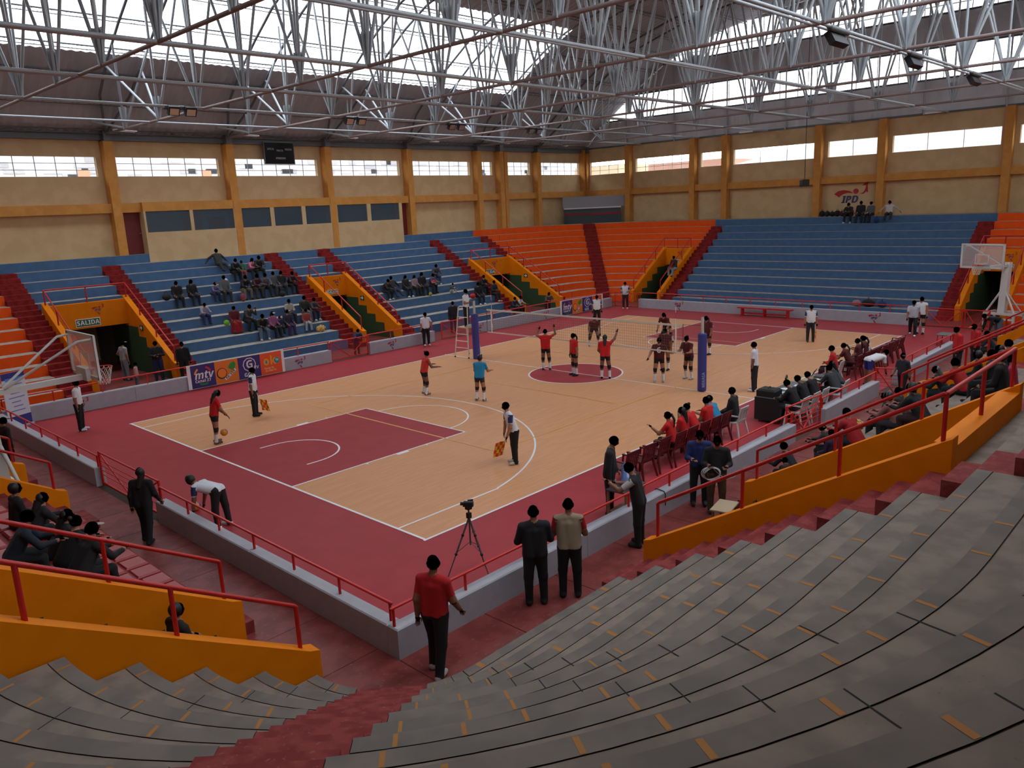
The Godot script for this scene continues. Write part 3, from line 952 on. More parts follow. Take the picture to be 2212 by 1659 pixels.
func gable(called: String, x: float, out: float, glazed := true) -> void:
	var o := setting(called, "grey corrugated gable with glazed bands")
	var bands := [[10.6, 12.5, false], [12.5, 14.2, true], [14.2, 15.95, false], [15.95, 17.75, true], [17.75, 18.4, false]]
	for q in bands:
		# half width of the gable at a height
		var step := 0.3
		if not q[2] or not glazed:
			var z := -22.3
			var mb := MB.new()
			var k := 0
			while z < 21.5:
				var top := minf(q[1], minf(roof_y(z), roof_y(z + step)))
				var hi0 := minf(q[1], roof_y(z))
				var hi1 := minf(q[1], roof_y(z + step))
				if maxf(hi0, hi1) > q[0]:
					var w0 := 0.03 if k % 2 == 0 else 0.0
					var w1 := 0.0 if k % 2 == 0 else 0.03
					mb.quad(Vector3(x + out * w0, q[0], z), Vector3(x + out * w0, maxf(hi0, q[0]), z), Vector3(x + out * w1, maxf(hi1, q[0]), z + step), Vector3(x + out * w1, q[0], z + step))
				z += step
				k += 1
			put(mb, M.gable, "corrugated_sheet", o)
		else:
			var z := -20.0
			while z < 19.0:
				var z1 := z + 1.22
				var a := minf(q[1], roof_y(z))
				var c := minf(q[1], roof_y(z1))
				if maxf(a, c) > q[0] + 0.05:
					var mb := MB.new()
					var p := PackedVector2Array([Vector2(z + 0.01, q[0]), Vector2(z1 - 0.01, q[0])])
					if c > q[0] + 0.02: p.append(Vector2(z1 - 0.01, c))
					if a > q[0] + 0.02: p.append(Vector2(z + 0.01, a))
					if p.size() >= 3:
						mb.slab(Transform3D(Basis(Vector3(0, 0, 1), Vector3.UP, Vector3(-1, 0, 0)), Vector3(x, 0, 0)), p, 0.0, 0.006)
						put(mb, M.sheet, "translucent_sheet", o)
				var bar := MB.new()
				if minf(q[1], roof_y(z)) > q[0] + 0.1:
					bar.obox(Transform3D(Basis(), Vector3(x - out * 0.03, (q[0] + minf(q[1], roof_y(z))) / 2, z)), Vector3(0.04, minf(q[1], roof_y(z)) - q[0], 0.04))
					put(bar, M.steel, "glazing_bar", o)
				z = z1
			for y in [q[0] + 0.45, q[0] + 0.9, q[0] + 1.35]:
				var hw := 0.0
				while hw < 21.0 and roof_y(ROOF_Z + hw) > y: hw += 0.2
				var bar := MB.new()
				bar.tube(Vector3(x - out * 0.04, y, ROOF_Z - hw), Vector3(x - out * 0.04, y, ROOF_Z + hw), 0.012 if y != q[0] + 0.45 else 0.03, 6)
				put(bar, M.steel, "girt", o)
	for y in [10.65, 12.5, 14.2, 15.95]:
		var hw := 0.0
		while hw < 21.0 and roof_y(ROOF_Z + hw) > y: hw += 0.1
		var bar := MB.new()
		bar.obox(Transform3D(Basis(), Vector3(x - out * 0.06, y, ROOF_Z)), Vector3(0.1, 0.1, hw * 2.0))
		put(bar, M.steel_dark, "girt", o)
	for k in 9:
		var z := ROOF_Z + (k - 4) * 4.2
		var bar := MB.new()
		bar.tube(Vector3(x - out * 0.12, 10.6, z), Vector3(x - out * 0.12, roof_y(z), z), 0.05, 8)
		put(bar, M.steel, "gable_post", o)

const BAYS := [-27.1, -20.5, -14.4, -8.3, -2.2, 3.85, 9.92, 16.1, 22.3, 28.4]
func make_roof() -> void:
	var c := setting("ceiling", "arched roof of grey sheets with wide translucent bands")
	var strips := [[-22.6, -18.0, false], [-18.0, -12.75, true], [-12.75, 11.35, false], [11.35, 16.6, true], [16.6, 21.2, false]]
	for i in BAYS.size() - 1:
		for s in strips:
			var clear: bool = s[2] and i >= 1 and i <= 6
			var m := MB.new()
			var x0: float = BAYS[i]
			var x1: float = BAYS[i + 1]
			var nx := int((x1 - x0) / 0.19) & ~1
			var zs := [s[0]]
			for r in ROOF:
				for sg in [-1.0, 1.0]:
					var z: float = ROOF_Z + sg * r[0]
					if z > s[0] + 0.05 and z < s[1] - 0.05 and not zs.has(z): zs.append(z)
			zs.append(s[1])
			zs.sort()
			for k in nx:
				var a: float = lerpf(x0, x1, float(k) / nx)
				var b: float = lerpf(x0, x1, float(k + 1) / nx)
				var ya := 0.0 if k % 2 == 0 else 0.045
				var yb := 0.045 if k % 2 == 0 else 0.0
				for j in zs.size() - 1:
					var p: float = zs[j]
					var q: float = zs[j + 1]
					m.quad(Vector3(a, roof_y(p) + ya, p), Vector3(b, roof_y(p) + yb, p), Vector3(b, roof_y(q) + yb, q), Vector3(a, roof_y(q) + ya, q))
			put(m, M.sheet if clear else M.roof, "translucent_sheet" if clear else "roof_sheet", c)
	# purlins
	for d in [20.6, 19.4, 18.1, 16.9, 15.5, 14.0, 12.4, 10.7, 8.9, 7.1, 5.3, 3.5, 1.7]:
		for sg in [-1.0, 1.0]:
			var z: float = ROOF_Z + sg * d
			var m := MB.new()
			var y := roof_y(z) - 0.09
			m.tube(Vector3(-27.0, y, z), Vector3(28.3, y, z), 0.035, 6)
			m.tube(Vector3(-27.0, y - 0.16, z), Vector3(28.3, y - 0.16, z), 0.022, 5)
			var x := -27.0
			while x < 28.0:
				m.tube(Vector3(x, y, z), Vector3(x + 0.35, y - 0.16, z), 0.01, 4)
				m.tube(Vector3(x + 0.35, y - 0.16, z), Vector3(x + 0.7, y, z), 0.01, 4)
				x += 0.7
			put(m, M.steel_dark, "purlin", c)
	var eave := MB.new()
	eave.box(Vector3(-27.2, 10.35, -21.78), Vector3(28.3, 10.62, -21.55))
	put(eave, M.steel_dark, "eave_beam", c)
	# flat grid of longitudinal pipes at tie level
	for z in [-16.2, -11.25, -6.1, -0.72, 4.8, 10.1, 15.3]:
		var m := MB.new()
		m.tube(Vector3(-20.5, 10.63, z), Vector3(28.2, 10.63, z), 0.05, 8)
		if z in [-0.72, 4.8, -6.1, 10.1]: m.tube(Vector3(-20.5, 10.63, z - 0.22), Vector3(28.2, 10.63, z - 0.22), 0.04, 8)
		put(m, M.steel, "longitudinal_pipe", c)
	# trusses on the column lines
	for i in range(2, 9):
		truss(BAYS[i], i)
func truss(x: float, i: int) -> void:
	var o := setting("roof_truss_%d" % i, "three-chord steel roof truss with fans of struts")
	var b := MB.new()
	b.tube(Vector3(x, 10.63, -21.4), Vector3(x, 10.63, 20.2), 0.055, 8)
	put(b, M.rust, "tie_pipe", o)
	for sx in [-0.75, 0.75]:
		var p := []
		for k in 25:
			var z := lerpf(-21.3, 19.9, k / 24.0)
			var f := clampf((20.6 - absf(z - ROOF_Z)) / 2.0, 0.0, 1.0)
			p.append(Vector3(x + sx * f, roof_y(z) - 0.28, z))
		b = MB.new()
		b.path(p, 0.06, 8)
		put(b, M.steel_dark, "arch_chord", o)
	for k in 11:
		var z := ROOF_Z + (k - 5) * 3.65
		if z > 18.5 or z < -19.0: continue
		var node := Vector3(x, 10.66, z)
		for sx in [-0.75, 0.75]:
			for dz in [-1.82, 1.82]:
				var tz: float = z + dz
				if k == 1 and dz < 0: tz = z - 2.9
				b = MB.new()
				b.tube(node, Vector3(x + sx, roof_y(tz) - 0.28, tz), 0.052, 7)
				put(b, M.steel, "strut", o)
		b = MB.new()
		b.tube(node, Vector3(x, roof_y(z) - 0.28, z), 0.045, 7)
		put(b, M.steel, "strut", o)
		b = MB.new()
		b.slab(Transform3D(Basis(Vector3(0, 0, 1), Vector3.UP, Vector3(-1, 0, 0)), Vector3(x, 10.6, z)), pv([-0.10, 0.0, 0.10, 0.0, 0.30, 0.95, -0.30, 0.95]), -0.012, 0.012)
		put(b, M.steel, "gusset", o)
		b = MB.new()
		b.slab(Transform3D(Basis(), Vector3(x, 10.6, z)), pv([-0.09, 0.0, 0.09, 0.0, 0.17, 0.95, -0.17, 0.95]), -0.012, 0.012)
		put(b, M.steel, "gusset", o)

# ---------------------------------------------------------------- announcer's booth, doors, boards on the walls
func make_booth() -> void:
	var o := setting("wall_booth", "cream announcer's booth with seven dark windows over the long blue stand")
	var z := -21.17
	var op := [[-7.05, -4.83], [-4.66, -2.44], [-1.98, -0.28], [-0.05, 1.70], [1.95, 3.62], [4.10, 6.24], [6.52, 8.72]]
	var b := MB.new()
	b.box(Vector3(-7.15, 4.4, z), Vector3(8.95, 5.98, z - 0.14))
	put(b, M.cream, "front_wall", o)
	var last := -7.15
	for q in op + [[8.95, 8.95]]:
		b = MB.new()
		b.box(Vector3(last, 5.98, z), Vector3(q[0], 7.0, z - 0.14))
		put(b, M.cream, "mullion", o)
		last = q[1]
	b = MB.new()
	b.box(Vector3(-7.15, 7.0, z - 0.02), Vector3(8.95, 7.44, z - 0.5))
	put(b, M.ochre, "lintel", o)
	for x in [-7.15, 8.83]:
		b = MB.new()
		b.box(Vector3(x, 4.4, z - 0.14), Vector3(x + 0.12, 7.0, -21.8))
		put(b, M.cream, "side_wall", o)
	b = MB.new()
	b.box(Vector3(-7.0, 4.95, -21.76), Vector3(8.8, 7.0, -21.79))
	put(b, mat(Color(0.30, 0.42, 0.52), 0.8), "inner_wall", o)
	b = MB.new()
	b.box(Vector3(-5.0, 4.95, -21.72), Vector3(-4.0, 6.9, -21.76))
	b.box(Vector3(-3.6, 4.95, -21.72), Vector3(-2.7, 6.6, -21.76))
	put(b, M.door, "inner_door", o)
	for q in op:
		b = MB.new()
		b.box(Vector3(q[0], 5.98, z - 0.06), Vector3(q[1], 7.0, z - 0.07))
		put(b, M.dark_glass, "window_pane", o)
	for x in [-2.2, 3.85]:
		b = MB.new()
		b.box(Vector3(x - 0.2, 4.4, z + 0.02), Vector3(x + 0.2, 7.44, z - 0.2))
		put(b, M.ochre, "pilaster", o)
	for q in [[-8.05, -7.12, 1], [9.08, 10.1, 2]]:
		var d := setting("door_%d" % q[2], "dark red steel door beside the announcer's booth")
		b = MB.new()
		b.box(Vector3(q[0], 4.95, -21.72), Vector3(q[1], 6.98, -21.82))
		put(b, M.door, "leaf", d)
		b = MB.new()
		b.tube(Vector3(q[1] - 0.1, 5.95, -21.72), Vector3(q[1] - 0.1, 5.95, -21.64), 0.03, 8)
		put(b, M.steel, "knob", d)
	# kiosk across the far corner
	var k := setting("wall_kiosk", "grey kiosk with a red stripe in the corner above the orange stand")
	var f := Vector3(25.1, 0, -21.3)
	var g := Vector3(27.9, 0, -17.9)
	var dir := (g - f).normalized()
	var nrm := Vector3(-dir.z, 0, dir.x)
	if nrm.dot(Vector3(-1, 0, 1)) < 0: nrm = -nrm
	var L := f.distance_to(g)
	var bs := Basis(dir, Vector3.UP, dir.cross(Vector3.UP))
	for q in [[0.0, L, 4.9, 6.05, mat(Color(0.28, 0.31, 0.33), 0.7), "counter_front", 0.0], [0.0, L, 6.05, 6.14, M.white, "ledge", 0.12], [-0.1, L + 0.3, 6.14, 6.98, mat(Color(0.60, 0.60, 0.62), 0.8), "fascia", 0.03], [0.0, L, 5.55, 5.72, mat(Color(0.55, 0.12, 0.17), 0.6), "red_stripe", 0.02]]:
		b = MB.new()
		b.obox(Transform3D(bs, f + dir * (q[0] + q[1]) / 2 + Vector3.UP * (q[2] + q[3]) / 2 + nrm * q[6]), Vector3(q[1] - q[0], q[3] - q[2], 0.2))
		put(b, q[4], q[5], k)
	# scoreboard
	var s := thing("scoreboard", "black electronic scoreboard fixed high on the window wall", "scoreboard", Vector3(0.73, 9.89, -21.35))
	b = MB.new()
	b.obox(Transform3D(), Vector3(1.86, 1.18, 0.12))
	put(b, mat(Color(0.35, 0.36, 0.36), 0.4), "case", s)
	b = MB.new()
	b.obox(Transform3D(Basis(), Vector3(0, 0, 0.062)), Vector3(1.78, 1.10, 0.008))
	put(b, mat(Color(0.035, 0.035, 0.04), 0.12), "screen", s)
	var lt := mat(Color(0.62, 0.6, 0.6), 0.6)
	for q in [["LOCAL", -0.52, 0.22], ["FALTA", 0.03, 0.14], ["VISITA", 0.56, 0.2], ["PERIODO", 0.05, -0.27]]:
		put_text(q[0], 0.1, lt, s, Transform3D(Basis(), Vector3(q[1], q[2], 0.068)))
	# hanging loudspeaker on its long drop rod
	var p := on_y(1743, 257, 10.63)
	var y := on_x(1743, 395, p.x).y
	s = thing("hanging_loudspeaker", "small black loudspeaker hanging on a thin rod from the roof pipes", "speaker", Vector3(p.x, y, p.z), 0.7)
	b = MB.new()
	b.cbox(Vector3(-0.28, -0.2, -0.2), Vector3(0.28, 0.2, 0.2), 0.03)
	put(b, M.black, "cabinet", s)
	b = MB.new()
	b.obox(Transform3D(Basis(), Vector3(0.29, 0, 0)), Vector3(0.02, 0.38, 0.36))
	put(b, M.white, "side_panel", s)
	b = MB.new()
	b.tube(Vector3(0, 0.2, 0), Vector3(0, roof_y(p.z) - y - 0.05, 0), 0.018, 6)
	put(b, M.black, "drop_rod", s)

# ---------------------------------------------------------------- lamps in the roof
func make_lamps() -> void:
	var k := 0
	var where := ["over the announcer's booth door", "over the middle of the booth", "over the booth's far door", "by the orange corner"]
	for x in [-9.2, -1.35, 4.75, 10.6]:
		var t := thing("twin_floodlight", "pair of unlit floodlights on the pipe " + where[k], "floodlight", Vector3(x, 10.6, -11.25), 0, "unlit floodlights in the roof")
		k += 1
		for sx in [-0.32, 0.32]:
			var b := MB.new()
			b.obox(Transform3D(Basis(Vector3.RIGHT, 0.5), Vector3(sx, -0.12, 0.1)), Vector3(0.42, 0.34, 0.16))
			put(b, M.black, "housing", t)
			b = MB.new()
			b.obox(Transform3D(Basis(Vector3.RIGHT, 0.5), Vector3(sx, -0.12, 0.1)) * Transform3D(Basis(), Vector3(0, -0.02, 0.082)), Vector3(0.34, 0.24, 0.01))
			put(b, mat(Color(0.72, 0.70, 0.66), 0.2, 0.6), "reflector", t)
		var b := MB.new()
		b.tube(Vector3(-0.6, 0.0, 0.0), Vector3(0.6, 0.0, 0.0), 0.07, 8)
		put(b, M.steel_dark, "bracket", t)
	k = 0
	for x in [-1.0, 5.2, 12.2]:
		var t := thing("floodlight", ["black unlit floodlight on the pipe near the crown of the roof", "black unlit floodlight midway along the sloping pipe", "black unlit floodlight on the pipe close to the gable"][k], "floodlight", Vector3(x, 10.5, 10.1), 0, "unlit floodlights in the roof")
		k += 1
		var b := MB.new()
		b.obox(Transform3D(Basis(Vector3.RIGHT, -0.5), Vector3(0, -0.12, -0.05)), Vector3(0.95, 0.34, 0.18))
		put(b, M.black, "housing", t)
		b = MB.new()
		b.tube(Vector3(-0.6, 0.1, 0), Vector3(0.6, 0.1, 0), 0.08, 8)
		put(b, M.steel_dark, "bracket", t)
	k = 0
	for q in [[270, 282], [540, 292], [758, 297], [936, 305], [1092, 309], [1219, 314]]:
		var p := on_z(q[0], q[1], -20.3)
		var t := thing("tube_light", ["white tube light fixture under the eave above a high window", "white tube light under the eave by the corner of the window wall"][0 if k < 6 else 1], "light", p, 0.35, "tube lights under the eave")
		k += 1
		var b := MB.new()
		b.obox(Transform3D(), Vector3(1.2, 0.06, 0.2))
		put(b, M.white, "body", t)
		b = MB.new()
		b.tube(Vector3(-0.55, -0.05, 0), Vector3(0.55, -0.05, 0), 0.02, 6)
		put(b, M.white, "tube", t)
		b = MB.new()
		b.tube(Vector3(0, 0, 0), Vector3(0, roof_y(p.z) - p.y, 0), 0.012, 5)
		put(b, M.steel_dark, "hanger", t)
	k = 0
	for q in [[1611, 285], [2017, 243]]:
		var p := on_x(q[0], q[1], 27.4)
		var t := thing("gable_light", ["white wall light at the foot of the gable over the blue end stand", "white wall light at the foot of the gable by the tree window"][k], "light", p, PI / 2, "tube lights under the gable")
		k += 1
		var b := MB.new()
		b.obox(Transform3D(), Vector3(0.9, 0.08, 0.2))
		put(b, M.white, "body", t)
		b = MB.new()
		b.obox(Transform3D(Basis(), Vector3(0, 0.05, 0.45)), Vector3(0.06, 0.03, 0.9))
		put(b, M.steel_dark, "bracket", t)

# ---------------------------------------------------------------- banners, poster, benches
func banner(label: String, a: Vector3, b: Vector3, h: float, sag: float) -> void:
	var o := thing("sponsor_banner", label, "banner", a)
	var d := b - a
	var L := d.length()
	d /= L
	var nr := d.cross(Vector3.UP)
	if nr.z < 0: nr = -nr
	var xf := func(s: float) -> Transform3D: return Transform3D(Basis(d, Vector3.UP, nr), d * s)
	var m := MB.new()
	m.obox((xf.call(L / 2) as Transform3D).translated(Vector3.UP * h / 2), Vector3(L, h, 0.02))
	put(m, M.white, "cloth", o)
	var cols := [Color(0.20, 0.15, 0.42), Color(0.88, 0.47, 0.13), Color(0.20, 0.15, 0.42), Color(0.90, 0.33, 0.14)]
	var m0 := 0.14
	var w := (L - m0 - 0.12) / 4
	for k in 4:
		m = MB.new()
		m.obox((xf.call(m0 + w * (k + 0.5)) as Transform3D).translated(Vector3.UP * (h / 2 - 0.01) + nr * 0.011), Vector3(w, h - 0.05, 0.004))
		var pn := put(m, mat(cols[k], 0.55), "printed_panel", o)
		pn.set_meta("label", ["purple panel reading mtv Canal 27", "orange panel with a round fruit and a green leaf", "purple panel reading G GOL TV", "orange panel reading ok tv"][k])
		var c: Transform3D = (xf.call(m0 + w * (k + 0.5)) as Transform3D).translated(Vector3.UP * h / 2 + nr * 0.016)
		var pr := func(bb: MB, mt: Material, nm: String) -> void:
			var q := put(bb, mt, nm, pn)
			q.transform = c
		var s := w
		var I := Transform3D()
		if k == 0:
			put_text("mtv", 0.30, M.white, pn, c * Transform3D(Basis(Vector3(1, 0, 0), Vector3(0.2, 1, 0), Vector3(0, 0, 1)), Vector3(0.04, 0.03, 0)))
			put_text("Canal 27", 0.115, M.white, pn, c * Transform3D(Basis(), Vector3(-0.03, -0.2, 0)))
			for q in [[0.45, 1.2, Color(0.85, 0.16, 0.14)], [2.2, 2.9, Color(0.9, 0.6, 0.15)], [4.2, 5.2, Color(0.12, 0.5, 0.22)]]:
				var bb := MB.new()
				var po := PackedVector2Array()
				for i in 9: po.append(Vector2(cos(lerpf(q[0], q[1], i / 8.0)), sin(lerpf(q[0], q[1], i / 8.0))) * 0.38)
				for i in 9: po.append(Vector2(cos(lerpf(q[1], q[0], i / 8.0)), sin(lerpf(q[1], q[0], i / 8.0))) * 0.31)
				bb.slab(I, po, 0.0, 0.002)
				pr.call(bb, mat(q[2], 0.6), "print")
		elif k == 1:
			var bb := MB.new()
			bb.slab(I, disc(-0.22, -0.06, 0.22, 20), 0.0, 0.002)
			pr.call(bb, M.black, "print")
			bb = MB.new()
			bb.slab(I, disc(-0.21, -0.05, 0.185, 20), 0.002, 0.004)
			pr.call(bb, mat(Color(0.93, 0.50, 0.12), 0.6), "print")
			bb = MB.new()
			bb.slab(I, pv([0.05, 0.12, 0.14, 0.28, 0.34, 0.36, 0.40, 0.22, 0.34, 0.06, 0.2, 0.03]), 0.0, 0.003)
			pr.call(bb, mat(Color(0.16, 0.55, 0.20), 0.6), "print")
			bb = MB.new()
			bb.slab(I, pv([-0.14, -0.28, -0.06, -0.36, 0.40, -0.02, 0.34, 0.07]), 0.004, 0.006)
			pr.call(bb, M.white, "print")
			put_text("PA' VER", 0.10, M.black, pn, c * Transform3D(Basis(Vector3(0, 0, 1), 0.65), Vector3(0.13, -0.15, 0.008)))
		elif k == 2:
			var bb := MB.new()
			bb.slab(I, disc(0.0, 0.10, 0.29, 10), 0.0, 0.002)
			pr.call(bb, M.white, "print")
			bb = MB.new()
			bb.slab(I, disc(0.0, 0.10, 0.255, 10), 0.002, 0.004)
			pr.call(bb, mat(cols[2], 0.55), "print")
			put_text("G", 0.32, M.white, pn, c * Transform3D(Basis(), Vector3(0, 0.11, 0.005)))
			put_text("TV", 0.12, M.white, pn, c * Transform3D(Basis(), Vector3(0.30, -0.06, 0.005)))
			put_text("GOL", 0.16, M.white, pn, c * Transform3D(Basis(), Vector3(-0.05, -0.31, 0.003)))
		else:
			put_text("ok", 0.36, mat(Color(0.92, 0.62, 0.18), 0.6), pn, c * Transform3D(Basis(), Vector3(-0.08, 0.10, 0)))
			for q in [[-0.25, 0.06, 0.08], [0.27, 0.08, 0.13]]:
				var bb := MB.new()
				bb.slab(I, disc(q[0], q[1], q[2], 14), 0.0, 0.002)
				pr.call(bb, mat(Color(0.15, 0.55, 0.55), 0.6), "print")
			put_text("tv", 0.11, M.white, pn, c * Transform3D(Basis(), Vector3(0.28, 0.10, 0.004)))
			put_text("Canal 76", 0.075, mat(Color(0.95, 0.75, 0.55), 0.6), pn, c * Transform3D(Basis(), Vector3(-0.12, -0.2, 0)))
			put_text("Es Okis Tv", 0.075, mat(Color(0.95, 0.75, 0.55), 0.6), pn, c * Transform3D(Basis(), Vector3(-0.05, -0.31, 0)))
func disc(x: float, y: float, r: float, n: int) -> PackedVector2Array:
	var p := PackedVector2Array()
	for k in n: p.append(Vector2(x + r * cos(TAU * k / n), y + r * sin(TAU * k / n)))
	return p
func make_banners() -> void:
	banner("long sponsor banner on the barrier in front of the wide exit's stair", Vector3(-10.55, 0.02, -10.74), Vector3(-6.35, 0.02, -10.74), 0.96, 0.0)
	banner("sponsor banner on the barrier below the orange corner stand", Vector3(11.85, 0.02, -10.74), Vector3(15.95, 0.02, -10.74), 0.9, 0.0)
	# roll-up poster in the corner of the barrier
	var o := thing("rollup_poster", "white roll-up poster with blue bands in the barrier corner", "poster", Vector3(-16.42, 0, -10.42), 0.45)
	var b := MB.new()
	b.obox(Transform3D(Basis(), Vector3(0, 0.95, 0)), Vector3(0.85, 1.8, 0.012))
	put(b, mat(Color(0.80, 0.82, 0.86), 0.6), "sheet", o)
	b = MB.new()
	b.obox(Transform3D(Basis(), Vector3(0, 1.74, 0.008)), Vector3(0.85, 0.22, 0.004))
	b.obox(Transform3D(Basis(), Vector3(0, 0.22, 0.008)), Vector3(0.85, 0.34, 0.004))
	put(b, mat(Color(0.16, 0.20, 0.50), 0.6), "blue_band", o)
	b = MB.new()
	b.obox(Transform3D(Basis(), Vector3(0.05, 1.62, 0.009)), Vector3(0.7, 0.1, 0.004))
	put(b, mat(Color(0.30, 0.55, 0.80), 0.6), "sky_band", o)
	for k in 7:
		b = MB.new()
		b.obox(Transform3D(Basis(), Vector3(0.04 * sin(k * 3.0), 1.44 - k * 0.145, 0.008)), Vector3(0.42 + 0.16 * cos(k * 2.1), 0.035, 0.003))
		put(b, mat(Color(0.45, 0.50, 0.68), 0.6), "print", o)
	b = MB.new()
	b.cbox(Vector3(-0.43, 0.0, -0.1), Vector3(0.43, 0.06, 0.1), 0.01)
	put(b, M.steel, "base", o)
	b = MB.new()
	b.tube(Vector3(0, 0.05, -0.03), Vector3(0, 1.85, -0.03), 0.015, 6)
	put(b, M.steel, "pole", o)
	# red bench by the far barrier
	o = thing("red_bench", "long low red wooden bench against the end barrier", "bench", Vector3(16.75, 0, -0.4))
	b = MB.new()
	b.cbox(Vector3(-0.16, 0.42, -1.55), Vector3(0.16, 0.48, 1.55), 0.01)
	put(b, M.rail, "seat", o)
	for z in [-1.3, 0.0, 1.3]:
		b = MB.new()
		b.obox(Transform3D(Basis(), Vector3(0, 0.21, z)), Vector3(0.28, 0.42, 0.07))
		put(b, M.rail, "leg", o)
	b = MB.new()
	b.obox(Transform3D(Basis(), Vector3(0, 0.16, 0)), Vector3(0.05, 0.08, 2.6))
	put(b, M.rail, "stretcher", o)

# ---------------------------------------------------------------- basketball stands
func hoop(label: String, at: Vector3, turn: float) -> void:
	var o := thing("basketball_stand", label, "hoop", at, turn)
	# local: board at x = 0 facing +x
	var wh := mat(Color(0.78, 0.78, 0.76), 0.5)
	var b := MB.new()
	b.obox(Transform3D(Basis(), Vector3(0, 3.425, 0)), Vector3(0.02, 1.0, 1.74))
	var bd := put(b, M.acrylic, "backboard", o)
	b = MB.new()
	for s in [-1.0, 1.0]:
		b.obox(Transform3D(Basis(), Vector3(0, 3.425 + s * 0.5, 0)), Vector3(0.05, 0.075, 1.85))
		b.obox(Transform3D(Basis(), Vector3(0, 3.425, s * 0.89)), Vector3(0.05, 1.05, 0.075))
	put(b, wh, "frame", bd)
	b = MB.new()
	for s in [-1.0, 1.0]:
		b.obox(Transform3D(Basis(), Vector3(0.015, 3.275 + s * 0.2, 0)), Vector3(0.012, 0.045, 0.59))
		b.obox(Transform3D(Basis(), Vector3(0.015, 3.275, s * 0.275)), Vector3(0.012, 0.44, 0.045))
	put(b, wh, "target_square", bd)
	b = MB.new()
	var rp := []
	for k in 20: rp.append(Vector3(0.375 + 0.225 * cos(TAU * k / 20), 3.05, 0.225 * sin(TAU * k / 20)))
	b.path(rp, 0.012, 6, true)
	b.obox(Transform3D(Basis(), Vector3(0.08, 3.04, 0)), Vector3(0.16, 0.05, 0.2))
	var rim := put(b, mat(Color(0.75, 0.16, 0.08), 0.4), "rim", o)
	b = MB.new()
	for k in 12:
		for sg in [1.0, -1.0]:
			var pp := []
			for j in 5:
				var r := lerpf(0.22, 0.12, j / 4.0)
				var a: float = TAU * k / 12.0 + sg * j * 0.26
				pp.append(Vector3(0.375 + r * cos(a), 3.04 - j * 0.1, r * sin(a)))
			b.path(pp, 0.006, 4)
	put(b, mat(Color(0.82, 0.80, 0.76), 0.9), "net", rim)
	b = MB.new()
	b.obox(Transform3D(Basis(Vector3(0, 0, 1), 0.02), Vector3(-1.1, 2.88, 0)), Vector3(2.2, 0.13, 0.16))
	b.obox(Transform3D(Basis(), Vector3(-0.06, 2.98, 0)), Vector3(0.1, 0.3, 0.7))
	put(b, wh, "boom", o)
	for s in [-1.0, 1.0]:
		b = MB.new()
		b.path([Vector3(-0.03, 3.86, s * 0.8), Vector3(-0.3, 3.84, s * 0.72), Vector3(-1.75, 2.93, s * 0.08)], 0.03, 8)
		put(b, wh, "stay_rod", o)
	b = MB.new()
	b.obox(Transform3D(Basis(Vector3(0, 0, 1), 0.05), Vector3(-2.15, 1.85, 0)), Vector3(0.26, 2.3, 0.3))
	put(b, wh, "mast", o)
	for s in [-1.0, 1.0]:
		b = MB.new()
		b.tube(Vector3(-2.05, 1.7, s * 0.1), Vector3(-1.9, 0.72, s * 0.62), 0.045, 8)
		put(b, wh, "brace", o)
		b = MB.new()
		b.tube(Vector3(-2.1, 1.7, s * 0.1), Vector3(-2.75, 0.7, s * 0.5), 0.04, 8)
		put(b, wh, "brace", o)
	b = MB.new()
	for s in [-1.0, 1.0]:
		b.obox(Transform3D(Basis(), Vector3(-2.3, 0.68, s * 0.64)), Vector3(1.0, 0.1, 0.09))
		for x in [-1.84, -2.76]: b.obox(Transform3D(Basis(), Vector3(x, 0.36, s * 0.64)), Vector3(0.09, 0.6, 0.09))
	for x in [-1.84, -2.76]: b.obox(Transform3D(Basis(), Vector3(x, 0.68, 0)), Vector3(0.09, 0.1, 1.3))
	b.obox(Transform3D(Basis(), Vector3(-1.84, 0.44, 0)), Vector3(0.06, 0.08, 1.25))
	put(b, wh, "base_frame", o)
	for s in [-1.0, 1.0]:
		for x in [-1.84, -2.76]:
			b = MB.new()
			b.tube(Vector3(x, 0.07, s * 0.64 - 0.03), Vector3(x, 0.07, s * 0.64 + 0.03), 0.07, 12)
			put(b, M.black, "wheel", o)

